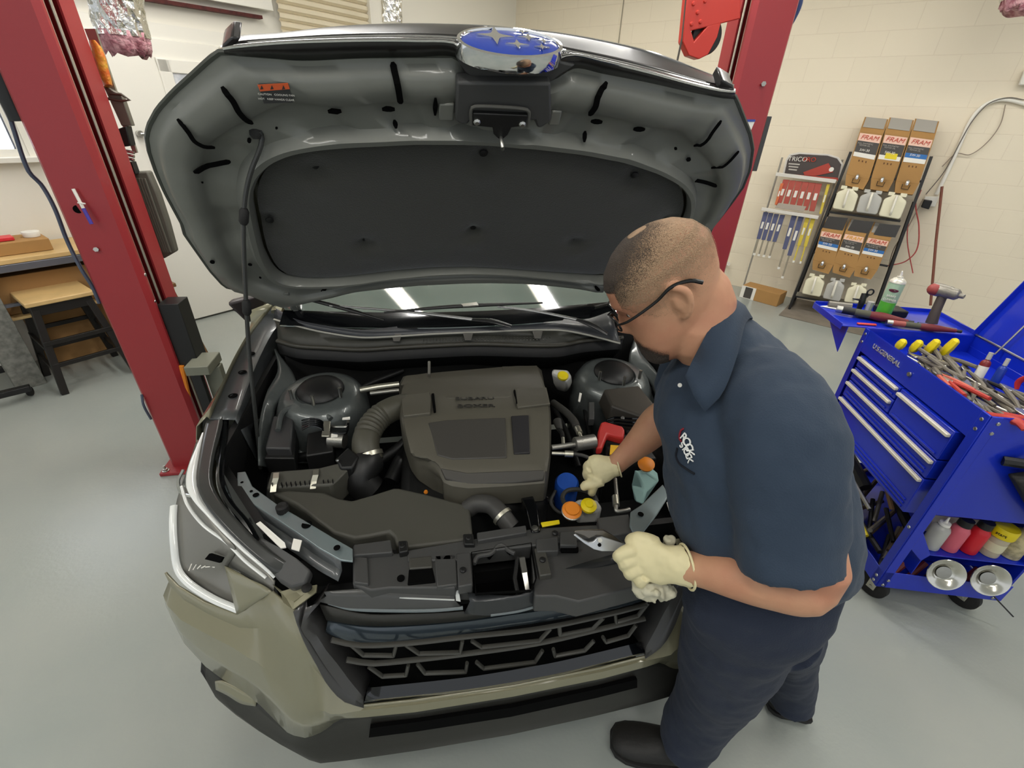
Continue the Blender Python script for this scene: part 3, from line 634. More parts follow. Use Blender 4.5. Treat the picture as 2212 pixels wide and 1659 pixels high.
# raised/recessed blocks on the shroud
def blk(poly, z, h, m=SH, n='shroud_block', par=None, bev=.003): return MB().prism(zp(poly, z), V((0, 0, -h))).build(n, m, par or shroud, bevel=bev)
blk([(764, 1176), (844, 1165), (848, 1193), (762, 1200)], .875, .03)
blk([(764, 1200), (794, 1204), (796, 1262), (764, 1258)], .868, .02)
blk([(883, 1205), (932, 1200), (934, 1225), (884, 1229)], .868, .02, mat('shroud_mid', '45443f', .45))
blk([(883, 1229), (934, 1224), (941, 1257), (880, 1263)], .864, .01, hole, 'shroud_opening')
blk([(938, 1200), (985, 1196), (988, 1262), (944, 1268)], .866, .02)
blk([(986, 1195), (1016, 1192), (1021, 1262), (990, 1268)], .873, .03)
blk([(1154, 1184), (1178, 1182), (1192, 1240), (1166, 1244)], .873, .03, mat('shroud_mid', '45443f', .45))
blk([(1158, 1164), (1205, 1158), (1207, 1190), (1160, 1192)], .876, .03)
blk([(1210, 1148), (1245, 1145), (1247, 1178), (1210, 1178)], .878, .03)
blk([(1210, 1180), (1250, 1180), (1250, 1190), (1212, 1190)], .868, .01, hole, 'shroud_opening')
blk([(1290, 1118), (1358, 1110), (1368, 1150), (1300, 1160)], .885, .03, M['dgrey'])
blk([(1030, 1150), (1136, 1134), (1138, 1150), (1032, 1168)], .88, .03)
blk([(860, 1168), (880, 1167), (882, 1190), (862, 1194)], .878, .03, M['black']); blk([(1000, 1153), (1022, 1152), (1026, 1176), (1003, 1176)], .878, .03, M['black'])
for p in ((869, 1181), (1012, 1164), (1199, 1152), (1000, 1232), (1172, 1210)): MB().lathe([(0, 0), (.008, 0), (.008, .003), (.005, .006), (0, .006)], Z(*p, .874), UP, 12).build('push_clip', M['black'], shroud, smooth=True)
for p in ((866, 1250), (976, 1246)): MB().lathe([(0, 0), (.009, 0), (.009, .003), (0, .003)], Z(*p, .862), UP, 16).build('shroud_hole', hole, shroud)
# latch well
lw_ = MB(); top = zp([(1018, 1192), (1148, 1172), (1160, 1248), (1150, 1275), (1028, 1282)], .868); bot = [p+V((0, .075, -.15)) for p in top]
lw_.rings([top, bot], True, False); lw_.add(bot, [(0, 1, 2, 3, 4)]); lw_.build('latch_well', hole, shroud, solid=.002)
ar = MB().tube(zp([(1024, 1218), (1032, 1203), (1060, 1196), (1075, 1180), (1085, 1178), (1100, 1190), (1112, 1196)], .862), .006, 8, res=30); ar.build('latch_arch', SH, shroud, smooth=True)
MB().tube([Z(1056, 1206, .85), Z(1070, 1190, .85), Z(1085, 1186, .85), Z(1103, 1196, .85)], .0045, 8, res=16).build('latch_ring', M['blackg'], shroud, smooth=True)
MB().prism([Z(1122, 1205, .86), Z(1134, 1203, .86), Z(1140, 1236, .85), Z(1128, 1238, .85)], V((0, .01, -.01))).build('latch_lever', M['grey'], shroud, bevel=.001)
MB().prism([Z(1127, 1236, .85), Z(1139, 1234, .85), Z(1146, 1282, .82), Z(1136, 1284, .82)], V((0, .006, -.006))).build('latch_lever', M['steel'], shroud, bevel=.001)
MB().tube([Z(1118, 1205, .85), Z(1112, 1250, .84), Z(1120, 1292, .83)], .006, 8).build('latch_cable', M['black'], shroud, smooth=True)
# ---------------------------------------------------------------- headlights (built on the left, mirrored right)
HLd = mat('headlight_grey_inner', '83817a', .35, .3); HLs = mat('headlight_silver', 'c9ccca', .15, .9); DRL = mat('daytime_light_guide', 'eef0ec', .2, coat=1)
def headlight(m_, lab):
    # outer lens outline (px, py, z)
    up_ = zz([(430, 925, .955), (400, 985, .93), (372, 1050, .90), (356, 1110, .86), (352, 1160, .82), (354, 1205, .78), (362, 1243, .745), (385, 1268, .735), (440, 1300, .72), (512, 1327, .71)])
    inn = zz([(437, 930, .96), (418, 1000, .95), (410, 1055, .94), (440, 1108, .925), (470, 1145, .91), (500, 1180, .89), (493, 1205, .84), (484, 1222, .80), (496, 1262, .765), (512, 1327, .712)])
    inn2 = zz([(437, 930, .96), (418, 1000, .95), (412, 1055, .94), (440, 1105, .925), (478, 1145, .91), (515, 1182, .89), (560, 1225, .86), (584, 1250, .835), (592, 1268, .82), (588, 1279, .815)])
    h = MB().surf([m_([p+V((.012, .02, -.012)) for p in up_]), m_([p.lerp(q, .5)+V((.006, .012, -.02)) for p, q in zip(up_, inn)]), m_([p+V((0, .01, -.02)) for p in inn])], 28, 7).build('headlight', HLd, car, smooth=True, ang=2, solid=.003)
    h['label'] = lab
    # inner arm running towards the grille
    lo_ = zz([(484, 1222, .79), (512, 1236, .80), (540, 1251, .805), (586, 1278, .815)]); hi_ = zz([(470, 1140, .91), (505, 1178, .885), (548, 1216, .865), (590, 1255, .83)])
    MB().surf([m_([p+V((0, .008, -.01)) for p in lo_]), m_([p+V((0, .008, -.01)) for p in hi_])], 14, 4).build('inner_arm', HLd, h, smooth=True, solid=.003)
    # light guides
    MB().tube(m_([p+V((.006, .008, -.004)) for p in zz([(366, 1095, .87), (364, 1130, .85), (366, 1180, .81), (374, 1232, .76), (396, 1262, .745), (450, 1298, .73), (506, 1322, .72)])]), .009, 8, res=44, flat=.5).build('light_guide', DRL, h, smooth=True)
    MB().tube(m_(zz([(440, 935, .957), (422, 990, .95), (414, 1040, .943), (425, 1078, .935), (452, 1112, .92), (485, 1148, .905), (530, 1190, .885), (575, 1228, .86), (594, 1246, .84)])), [.005, .008, .013, .013, .007, .005, .005, .005, .005], 8, res=50, flat=.5).build('chrome_strip', DRL, h, smooth=True)
    MB().tube(m_(zz([(392, 1050, .915), (405, 1090, .905), (440, 1135, .89), (490, 1172, .87), (530, 1212, .85), (575, 1248, .83)])), .004, 8, res=40, flat=.5).build('chrome_strip', DRL, h, smooth=True)
    MB().tube(m_(zz([(396, 1015, .93), (385, 1040, .915), (393, 1065, .905), (415, 1072, .915)])), .005, 8, res=20, flat=.6).build('chrome_strip', HLs, h, smooth=True)
    MB().surf([m_(zz([(425, 950, .955), (405, 1010, .94), (393, 1048, .92)])), m_(zz([(434, 950, .958), (418, 1010, .95), (410, 1060, .94)]))], 10, 3).build('reflector', HLs, h, smooth=True, solid=.002)
    MB().prism(m_(zz([(442, 1208, .835), (452, 1196, .84), (480, 1205, .84), (474, 1216, .835)])), V((0, .01, -.01))).build('bulb_opening', hole, h)
    for k in range(6):
        a = Z(408+k*9, 1233-k*2, .778); b = Z(414+k*10, 1218+k*1.5, .782)
        MB().tube(m_([a, b]), .0016, 5).build('lens_ridge', M['paper'], h)
    # clear outer lens
    off = V((-.008, -.008, .006))
    ln_ = MB().surf([m_([p+off for p in up_]), m_([p.lerp(q, .5)+off*1.7 for p, q in zip(up_, inn2)]), m_([p+V((0, 0, .004)) for p in inn2])], 30, 8)
    # black side housing
    hb = MB().surf([m_(zz([(455, 890, .975), (444, 915, .97), (430, 985, .962), (424, 1040, .955), (440, 1085, .945), (475, 1130, .93), (520, 1176, .91), (575, 1225, .88), (605, 1252, .85)])), m_(zz([(482, 888, .975), (478, 920, .97), (462, 985, .962), (458, 1040, .955), (480, 1085, .945), (520, 1130, .93), (560, 1172, .91), (620, 1215, .88), (660, 1236, .85)]))], 24, 5)
    hb.build('housing', mat('housing_grey_black', '353634', .3, coat=.3), h, smooth=True, solid=.01)
    MB().tube(m_(zz([(487, 900, .96), (484, 950, .95), (476, 1010, .945), (478, 1050, .94), (497, 1090, .93), (530, 1130, .92), (553, 1170, .90)])), .010, 8, res=36).build('seal', M['blackg'], h, smooth=True)
    MB().prism(m_(zz([(600, 1180, .905), (640, 1205, .89), (672, 1232, .865), (660, 1262, .85), (628, 1270, .85), (600, 1252, .86), (560, 1205, .88), (548, 1150, .905)])), V((0, .01, -.03))).build('housing', M['dgrey'], h, bevel=.006)
    MB().prism(m_(zz([(553, 1131, .925), (562, 1126, .925), (615, 1172, .905), (618, 1182, .90), (606, 1184, .90)])), V((0, 0, -.003))).build('label_strip', M['paper'], h)
    lb = MB().prism(m_(zz([(634, 1163, .905), (652, 1167, .905), (646, 1190, .90), (629, 1185, .90)])), V((0, 0, -.003))).build('label_tag', M['paper'], h)
    return h
headlight(lambda l: l, 'large headlight on the left of the bumper with white light guides')
headlight(mir, 'headlight on the far right, mostly behind the mechanic')
# ---------------------------------------------------------------- fenders, doors, windshield, cabin
def fender(m_):
    o0 = m_(zz([(447, 900, .985), (470, 850, .995), (505, 775, 1.015), (540, 715, 1.04), (570, 676, 1.075), (588, 652, 1.12)]))
    o1 = m_([p+V((-.035, .0, -.03)) for p in zz([(447, 900, .985), (470, 850, .995), (505, 775, 1.015), (540, 715, 1.04), (570, 676, 1.075), (588, 652, 1.12)])])
    s_ = -1 if o0[0].x < 0 else 1
    o2 = [V((s_*.93, p.y, .85)) for p in o0]; o3 = [V((s_*.935, p.y, .55)) for p in o0]; o4 = [V((s_*.9, p.y, .45)) for p in o0]
    i0 = [p+V((-s_*.004, 0, -.012)) for p in o0]; i1 = [p+V((-s_*.075, 0, -.02)) for p in o0]; i2 = [p+V((-s_*.10, 0, -.2)) for p in o0]
    f = MB().rings([cr(x, 14) for x in (i0, o0, [V((s_*.90, p.y, p.z-.035)) for p in o0], o2, o3, o4)], False, False).build('fender', M['body'], car, smooth=True, ang=.9, solid=.003)
    ip = MB().rings([cr(x, 14) for x in (i0, i1, i2)], False, False).build('fender_flange', mat('flange_grey', '4c4f50', .35, .3, coat=.3), f, smooth=True, ang=.5, solid=.003)
    for k, t in enumerate((.18, .38, .56)):
        q = cr(i0, 41)[int(t*40)].lerp(cr(i1, 41)[int(t*40)], .55)+V((0, 0, .003))
        MB().lathe([(0, 0), (.014, 0), (.014, .002), (.01, .002), (.009, .0005), (0, .0005)], q, UP, 16).build('flange_hole', hole, f, smooth=True)
fender(lambda l: l); fender(mir)
# cabin block: doors, pillars, roof (seen only through slits and other views)
cab = MB()
secs = [(1.42, .55, 1.02, .90), (1.7, .45, 1.03, .92), (3.2, .42, 1.03, .92), (4.4, .5, 1.0, .88)]
cab.rings([[V((-w_, y, z0)), V((-w_-.005, y, .75)), V((-w_+.02, y, z1)), V((w_-.02, y, z1)), V((w_+.005, y, .75)), V((w_, y, z0))] for y, z0, z1, w_ in secs])
cab.build('body_side', M['body'], car, smooth=True, ang=.6)
rf = MB().rings([[V((-.74, y, 1.03)), V((-.60, y+dy, z1)), V((0, y+dy, z1+.03)), V((.60, y+dy, z1)), V((.74, y, 1.03))] for y, dy, z1 in ((2.05, .0, 1.60), (2.4, 0, 1.68), (3.6, 0, 1.68), (4.35, -.2, 1.5))], False, False)
rf.build('roof', M['body'], car, smooth=True, ang=.8, solid=.02)
for sx in (-1, 1): MB().tube([V((sx*.79, 1.33, 1.07)), V((sx*.70, 1.75, 1.36)), V((sx*.60, 2.1, 1.62))], .03, 8, res=14).build('pillar', M['body'], car, smooth=True)
WG = mat('windscreen_glass', '5d6b63', .015, spec=1, coat=1, ior=1.7)
wb = [(-.76, 1.20), (-.5, 1.155), (-.25, 1.125), (0, 1.115), (.25, 1.125), (.5, 1.155), (.76, 1.20)]
WR = []
for t in (0, .008, .1, .2, .3, .5, .7, .99, 1): WR.append([V((x*(1-.2*t), y+.02+(2.08-(y+.02))*t, 1.06+.57*t-.0*abs(x))) for x, y in wb])
WS = MB(); WS.rings([cr(r, 25) for r in WR], False, False)
ws = WS.build('windshield', WG, car, smooth=True, solid=.005)
fb_ = [[V((x*(1-.2*t), y+.02+(2.08-(y+.02))*t-.006, 1.06+.57*t+.007)) for x, y in wb] for t in (0, .07)]
MB().rings([cr(r, 25) for r in fb_], False, False).build('frit_band', M['blackg'], ws, smooth=True)
ws['label'] = 'dark windshield reflecting two ceiling tubes'
# mirror
MB().prism(zz([(487, 656, 1.12), (520, 648, 1.12), (560, 640, 1.12), (575, 650, 1.08), (560, 690, 1.0), (535, 700, 1.0)]), V((0, .06, .0))).build('side_mirror', mat('mirror_housing', '3c3637', .4), car, bevel=.012)
# cowl: grey grille panel with weatherstrip, tabs and vent
cw0 = zz([(592, 664, 1.10), (640, 690, 1.085), (700, 703, 1.075), (780, 712, 1.07), (850, 706, 1.07), (930, 698, 1.07), (1030, 691, 1.072), (1200, 688, 1.07), (1262, 690, 1.075), (1320, 672, 1.09)])
cw1 = zz([(592, 690, 1.06), (640, 704, 1.062), (700, 718, 1.05), (780, 729, 1.045), (850, 727, 1.045), (930, 722, 1.045), (1030, 718, 1.045), (1200, 713, 1.045), (1262, 722, 1.045), (1340, 742, 1.04)])
cw2 = zz([(600, 735, 1.02), (640, 746, 1.015), (700, 750, 1.01), (780, 754, 1.005), (850, 750, 1.005), (930, 746, 1.005), (1030, 742, 1.005), (1200, 745, 1.005), (1262, 735, 1.01), (1345, 728, 1.02)])
cw3 = [p+V((0, -.005, -.05)) for p in cw2]; cw4 = [p+V((0, .08, -.14)) for p in cw2]
cowl = MB().rings([cr(x, 50) for x in (cw0, cw1)], False, False).build('cowl_panel', mat('cowl_grey', '34363a', .4, coat=.1), car, smooth=True, solid=.006)
MB().rings([cr(x, 50) for x in (cw1, [p.lerp(q, .5)+V((0, .02, 0)) for p, q in zip(cw1, cw2)], cw2)], False, False).build('cowl_trough', mat('cowl_trough', '35352f', .5), cowl, smooth=True, solid=.004)
MB().tube(cr(cw1, 60), .004, 8).build('cowl_edge', mat('cowl_edge_light', 'a3a197', .35), cowl, smooth=True)
MB().rings([cr(x, 50) for x in (cw2, cw3, cw4)], False, False).build('firewall_top', M['bay'], car, smooth=True, solid=.006)
MB().tube(cr([p+V((0, -.006, 0)) for p in cw2], 60), .009, 10).build('weatherstrip', mat('weatherstrip', '3c3a33', .38), car, smooth=True)
vt = MB()
for k in range(40):
    px = 915+k*7
    if 1000 < px < 1025: continue
    for j in range(3): vt.box(Z(px, 729+j*5-(px-915)*.02, 1.024), (.004, .005, .003))
vt.build('vent_mesh', mat('vent_grey', '4a4a44', .5), cowl)
for px, py in ((857, 722), (1011, 720), (1161, 716)):
    MB().prism(zz([(px-11, py, 1.048), (px+11, py, 1.048), (px+7, py+16, 1.03), (px-7, py+16, 1.03)]), V((0, -.004, .004))).build('cowl_tab', mat('tab_beige', '9d9682' if px == 1011 else '5c5a55', .4), cowl, bevel=.002)
# wipers
def wiper(base, elbow, tip, b0, b1, lab):
    w = MB().tube([base, base.lerp(elbow, .5)+V((0, 0, .008)), elbow], [.012, .017, .011], 10, flat=.45, res=12).build('wiper', mat('wiper_arm_satin', '3a3a3a', .3, .4, coat=.2), car, smooth=True)
    w['label'] = lab
    MB().tube([elbow, elbow.lerp(tip, .5)+V((0, 0, .006)), tip], [.010, .008, .006], 8, flat=.6, res=14).build('arm_rod', mat('satin_grey_rod', '7f8080', .35, .5), w, smooth=True)
    MB().tube([b0+V((0, 0, .006)), b0.lerp(tip, .6)+V((0, 0, .012)), b1+V((0, 0, .004))], [.005, .011, .005], 8, flat=.7, res=20).build('wiper_blade', M['black'], w, smooth=True)
wiper(Z(1105, 705, 1.10), Z(1020, 690, 1.11), Z(712, 660, 1.155), Z(632, 650, 1.15), Z(830, 693, 1.11), 'wiper with its blade low on the left of the windshield')
wiper(Z(1312, 722, 1.08), Z(1245, 690, 1.12), Z(1075, 662, 1.15), Z(830, 678, 1.13), Z(1172, 656, 1.15), 'wiper with its blade along the middle of the windshield')
MB().prism(zz([(996, 659, 1.16), (1030, 655, 1.16), (1034, 662, 1.158), (1000, 664, 1.158)]), V((0, 0, .006))).build('blade_clip', M['steel'], car, bevel=.001)
# ================================================================ ENGINE BAY (all parts of the car)
bay = MB()
# floor, side walls, firewall
bay.box((0, .72, .50), (1.5, .8, .02)); bay.box((-.79, .86, .72), (.02, .64, .46)); bay.box((.78, .86, .72), (.02, .64, .46)); bay.bb((-.79, .55, .72), (-.60, .27, .72), .02, .36); bay.bb((.78, .55, .72), (.59, .27, .72), .02, .36); bay.box((0, 1.17, .76), (1.5, .02, .5))
bay.box((0, .235, .66), (1.2, .02, .3))
bay.build('engine_bay_tub', M['bay'], car)
UG = mat('seam_sealed_grey', '5c6160', .32, .35, bump=.25, bscale=25, coat=.4)
def tower(m_, s):
    pts = [(.155, -.32), (.165, -.16), (.16, -.07), (.14, -.03), (.115, -.015), (.085, -.012)]
    c = m_([Z(690, 838, .95)])[0]
    t = MB().lathe(pts+[(.08, -.02)], c, (0, -.12, 1), 32, cap=True).build('strut_tower', UG, car, smooth=True, ang=.8)
    MB().lathe([(.0, .012), (.04, .012), (.075, -.002), (.082, -.012)], c+V((0, .01, 0)), (0, -.12, 1), 28, cap=False).build('strut_cap', M['black'], t, smooth=True)
    for a in (-150, -35, -92):
        q = c+V((math.cos(math.radians(a))*.098, math.sin(math.radians(a))*.098, 0))
        MB().cyl(q-UP*.01, q+UP*.028, .006, 8).build('stud', M['steel'], t, smooth=True)
    ap = MB().surf([m_(zz([(585, 1010, .80), (590, 930, .86), (600, 870, .90), (640, 828, .93), (600, 760, .96)])), m_(zz([(560, 1005, .86), (560, 930, .90), (575, 850, .93), (600, 800, .95), (590, 745, .97)]))], 20, 5)
    ap.build('inner_apron', UG, t, smooth=True, solid=.004)
    MB().surf([m_(zz([(640, 860, .88), (600, 885, .86), (590, 940, .82), (600, 1000, .76)])), m_(zz([(740, 880, .84), (700, 900, .82), (690, 950, .78), (680, 1000, .74)]))], 12, 4).build('apron_arch', UG, t, smooth=True, solid=.004)
    return t
tower(lambda l: l, -1); tower(mir, 1)
MB().tube(zz([(600, 930, .90), (612, 890, .915), (650, 876, .92), (690, 886, .91), (715, 905, .90)]), .009, 8, res=24).build('apron_ridge', UG, car, smooth=True)
# front corner brackets (pale grey painted rails)
RG = mat('painted_rail_grey', '7d8a8c', .3, .4, coat=.6)
def rail(m_, par=car):
    top = zz([(512, 1020, .90), (530, 1018, .905), (545, 1050, .90), (600, 1090, .90), (660, 1125, .897), (715, 1158, .892), (762, 1185, .885), (762, 1213, .88), (735, 1210, .88), (690, 1185, .885), (640, 1150, .89), (590, 1117, .895), (540, 1085, .90), (512, 1050, .90)])
    r = MB().prism(m_(top), V((0, 0, -.006))).build('corner_rail', RG, par, bevel=.002)
    e = zz([(540, 1087, .898), (590, 1119, .893), (640, 1152, .888), (690, 1187, .883), (735, 1212, .878)])
    MB().rings([cr(m_(e), 16), [p+V((0, -.004, -.03)) for p in cr(m_(e), 16)], [p+V((-.006, -.03, -.034)) for p in cr(m_(e), 16)]], False, False).build('rail_flange', mat('rail_side', '4e5152', .35, coat=.4), r, smooth=True, solid=.003)
    for px, py, q in ((663, 1134, .013), (728, 1184, .008), (553, 1070, .008), (543, 1062, .004), (523, 1043, .004)): MB().lathe([(0, 0), (q, 0), (q, .0015), (0, .0015)], m_([Z(px, py, .8985 if px < 600 else .893)])[0]+V((0, 0, .001)), UP, 16).build('rail_hole', hole, r)
    MB().lathe([(0, -.01), (.016, -.01), (.016, .008), (.012, .012), (.005, .012), (0, .008)], m_([Z(610, 1098, .905)])[0], UP, 14).build('bump_stop', M['rub'], r, smooth=True)
rail(lambda l: l)
# right rail (traced where it shows)
r2 = MB().prism(zz([(1362, 1105, .90), (1385, 1090, .905), (1432, 1045, .915), (1445, 1070, .915), (1420, 1110, .905), (1385, 1155, .895), (1372, 1160, .89), (1360, 1135, .893)]), V((0, 0, -.008))).build('corner_rail', RG, car, bevel=.003)
MB().lathe([(0, 0), (.008, 0), (.008, .0015), (0, .0015)], Z(1384, 1111, .903), UP, 16).build('rail_hole', hole, r2)
MB().prism(zz([(1440, 1085, .90), (1452, 1078, .90), (1455, 1100, .895), (1446, 1103, .895)]), V((0, 0, -.003))).build('label_tag', M['paper'], r2)
# engine cover
EM = M['engcov']
c0 = [[(864, 826), (872, 812), (930, 806), (960, 803), (1080, 793), (1120, 790), (1160, 791), (1170, 800)],
      [(862, 850), (868, 846), (930, 838), (962, 835), (1083, 832), (1122, 826), (1172, 830), (1176, 832)],
      [(861, 880), (866, 874), (930, 868), (965, 862), (1087, 858), (1128, 850), (1180, 850), (1184, 853)],
      [(864, 905), (868, 905), (935, 900), (972, 893), (1095, 888), (1135, 882), (1186, 884), (1189, 886)],
      [(870, 935), (876, 937), (940, 930), (975, 920), (1095, 912), (1140, 908), (1188, 920), (1191, 922)],
      [(884, 978), (890, 985), (945, 985), (985, 985), (1105, 982), (1145, 978), (1186, 985), (1190, 985)],
      [(900, 1000), (940, 996), (955, 1012), (990, 1016), (1110, 1012), (1150, 1010), (1180, 1020), (1186, 1018)],
      [(955, 1036), (958, 1042), (975, 1050), (1010, 1055), (1100, 1050), (1150, 1046), (1176, 1044), (1182, 1040)]]
zr = [.93, .95, .955, .958, .95, .93, .92, .895]
prof = [-.035, 0, .0, .0, .0, 0, .0, -.03]
R = []
for row, z in zip(c0, zr): R.append([Z(px, py, z+d) for (px, py), d in zip(row, prof)])
ec = MB(); R2 = [ln(r, 36) for r in R]; R2 = [list(r) for r in zip(*[ln(list(c), 40) for c in zip(*R2)])]
ec.rings(R2, False, False)
edge = [r[0] for r in R2]+R2[-1][1:]+[r[-1] for r in R2[::-1]][1:]+R2[0][::-1][1:-1]
ec.rings([edge, [p+V((0, 0, -.07)) for p in edge]], True, False)
eng = ec.build('engine_cover', EM, car, smooth=True, ang=.5)
def onc(px, py):
    # height of the cover at that place
    ks = [(826, .93), (848, .95), (875, .955), (900, .958), (925, .95), (983, .93), (1012, .92), (1048, .895)]
    for (y0, z0), (y1, z1) in zip(ks, ks[1:]):
        if py <= y1: break
    t = min(1, max(0, (py-y0)/(y1-y0))); return Z(px, py, z0+(z1-z0)*t)
def cpad(poly, h, m, n): 
    pts = [onc(*p) for p in poly]; return MB().prism([p+UP*h for p in pts], V((0, 0, -h-.004))).build(n, m, eng, bevel=.003)
cpad([(865, 832), (875, 814), (930, 806), (932, 838), (1088, 832), (1084, 793), (1160, 791), (1178, 838), (1140, 845), (1098, 860), (965, 862), (930, 838)], .004, EM, 'cover_ridge')
for q in ([(866, 860), (928, 852), (932, 866), (930, 898), (872, 905)], [(1110, 845), (1180, 842), (1188, 878), (1118, 886), (1112, 870)]): cpad(q, .012, EM, 'cover_pad')
for q in ([(932, 856), (938, 855), (942, 892), (937, 893)], [(1109, 848), (1113, 848), (1118, 878), (1115, 879)]): cpad(q, .013, hole, 'cover_slot')
cpad([(925, 915), (965, 909), (1030, 906), (1092, 904), (1095, 990), (978, 994), (945, 985)], .004, mat('cover_dark_panel', '413f3b', .5), 'cover_panel')
cpad([(1104, 900), (1142, 898), (1145, 980), (1110, 982)], .004, mat('cover_darker_panel', '252426', .6), 'cover_panel')
cpad([(952, 1014), (1010, 1024), (1110, 1020), (1178, 1018), (1174, 1038), (1110, 1045), (1010, 1049), (962, 1036)], .006, mat('cover_dark_panel', '2e2d2a', .5), 'cover_lip')
tm = mat('embossed_text_grey', '35332f', .5)
for tx, px, py, s in (('SUBARU', 1026, 864, .024), ('BOXER', 1028, 880, .026)):
    o = onc(px, py)+UP*.0015; a = onc(px+20, py-1); b = onc(px, py-12)
    text('embossed_name', tx, s*1.05, M4(o+UP*.005, a-o, b-o), tm, eng, .0014, sx=1.5)
MB().tube([onc(x, y)+UP*.001 for x, y in ((990, 838), (1005, 846), (1030, 848), (1050, 842), (1058, 834))], .0015, 6, res=20).build('cover_arc', mat('cover_dark_panel', '2e2d2a', .5), eng, smooth=True)
# air intake: box, duct, hose
AB = mat('airbox_black', '4a4942', .5, bump=.06, bscale=700)
ab = MB(); top = [Z(*p) for p in ((582, 1062, .85), (625, 1058, .86), (700, 1062, .86), (730, 1075, .86), (760, 1080, .86), (800, 1070, .865), (850, 1053, .868), (862, 1053, .868), (920, 1066, .86), (1010, 1090, .85), (1016, 1100, .848), (1022, 1165, .845), (880, 1182, .85), (856, 1180, .85), (852, 1160, .852), (840, 1150, .855), (800, 1158, .855), (765, 1163, .855), (720, 1150, .857), (640, 1090, .855))]
ab.prism(top, V((0, 0, -.07)))
air = ab.build('air_intake_duct', AB, car, bevel=.008, bseg=3)
MB().prism([Z(*p) for p in ((585, 1018, .885), (690, 1010, .89), (730, 1000, .89), (752, 985, .89), (765, 1000, .885), (730, 1035, .88), (715, 1048, .875), (575, 1055, .87))], V((0, .0, -.09))).build('air_filter_box', AB, air, bevel=.006)
for px, py in ((597, 1022), (683, 1015)):
    c_ = [Z(px, py, .893), Z(px-1, py+12, .892), Z(px-5, py+26, .878), Z(px-7, py+42, .865)]
    MB().rings([[p+V((-.008, 0, .002)) for p in c_], [p+V((.008, 0, .002)) for p in c_]], False, False).build('spring_clip', M['zinc'], air, solid=.002)
rb = MB()
for k in range(14):
    px = 590+k*10
    if abs(px-683) < 9 or abs(px-597) < 6: continue
    a = Z(px, 1052-k*.6, .872); rb.box(a, (.002, .006, .03))
rb.build('box_ribs', M['black'], air)
hs = MB(); P = [Z(*p) for p in ((800, 998, .85), (790, 965, .885), (795, 935, .905), (815, 905, .92), (845, 885, .93), (880, 875, .92))]
P = cr(P, 60); hs.tube(P, [.043+(.002*math.sin(i*1.9) if 18 < i < 40 else 0) for i in range(60)], 20)
intake = hs.build('intake_hose', mat('intake_hose_black', '4a483e', .5), car, smooth=True)
q0, q1 = P[4], P[8]; d_ = (q1-q0).normalized()
MB().lathe([(.0455, -.007), (.0475, -.007), (.0475, .007), (.0455, .007)], q0, d_, 32, cap=False).build('hose_clamp', M['zinc'], intake, smooth=True)
MB().tube([Z(800, 1060, .78), Z(778, 1035, .82), Z(790, 1005, .85), Z(800, 995, .85)], .05, 16, res=12).build('throttle_pipe', M['black'], intake, smooth=True)
MB().prism(zz([(725, 990, .90), (752, 965, .905), (775, 985, .90), (762, 1010, .89), (735, 1012, .89)]), V((0, 0, -.04))).build('sensor_body', M['black'], intake, bevel=.006)
MB().ball(Z(729, 994, .905), .006, 8).build('sensor_screw', M['steel'], intake, smooth=True)
# fuse boxes
fb = MB().prism(zz([(590, 898, .90), (634, 897, .90), (628, 968, .89), (572, 968, .89)]), V((0, .0, -.05))).build('relay_box', mat('relay_box_grey', '3a3a3b', .4), car, bevel=.006)
MB().prism(zz([(586, 960, .87), (640, 905, .87), (636, 990, .86), (570, 990, .86)]), V((0, 0, -.06))).build('relay_base', M['black'], fb, bevel=.004)
# ABS block
ab_ = MB().prism(zz([(664, 935, .87), (716, 925, .87), (720, 975, .86), (660, 985, .86)]), V((0, 0, -.09))).build('brake_modulator', M['black'], car, bevel=.005)
MB().cyl(Z(712, 950, .865), Z(745, 952, .865), .026, 20).build('modulator_motor', M['alu'], ab_, smooth=True)
MB().prism(zz([(699, 909, .905), (714, 909, .905), (711, 942, .895), (694, 942, .895)]), V((0, 0, -.006))).build('modulator_bracket', M['zinc'], ab_, bevel=.002)
for k in range(5):
    MB().tube(zz([(652, 908+k*5, .90), (672, 904+k*4, .91), (695, 910+k*4, .905), (702, 925+k*3, .885)]), .003, 6, res=14).build('brake_line', M['blackg'], ab_, smooth=True)
for k in range(2): MB().tube(zz([(716, 922+k*14, .89), (735, 922+k*14, .895), (748, 921+k*13, .895), (752, 905+k*10, .90)]), .0045, 6, res=14).build('brake_line', M['steel'] if k == 0 else M['blackg'], ab_, smooth=True)
MB().prism(zz([(716, 934, .893), (730, 933, .893), (729, 944, .89), (715, 945, .89)]), V((0, 0, -.002))).build('label_tag', M['paper'], ab_)
MB().prism(zz([(740, 902, .92), (756, 900, .92), (756, 905, .918), (739, 906, .918)]), V((0, 0, -.003))).build('label_tag', M['paper'], ab_)
# metal pipes behind the cover
MB().tube([Z(778, 843, .95), Z(815, 836, .955), Z(862, 830, .955)], .011, 10).build('metal_pipe', M['zinc'], car, smooth=True)
MB().tube([Z(800, 850, .94), Z(862, 843, .945)], .008, 10).build('metal_pipe', M['alu'], car, smooth=True)
MB().cyl(Z(927, 810, .96), Z(927, 782, .98), .006, 10).build('metal_pipe', M['alu'], car, smooth=True)
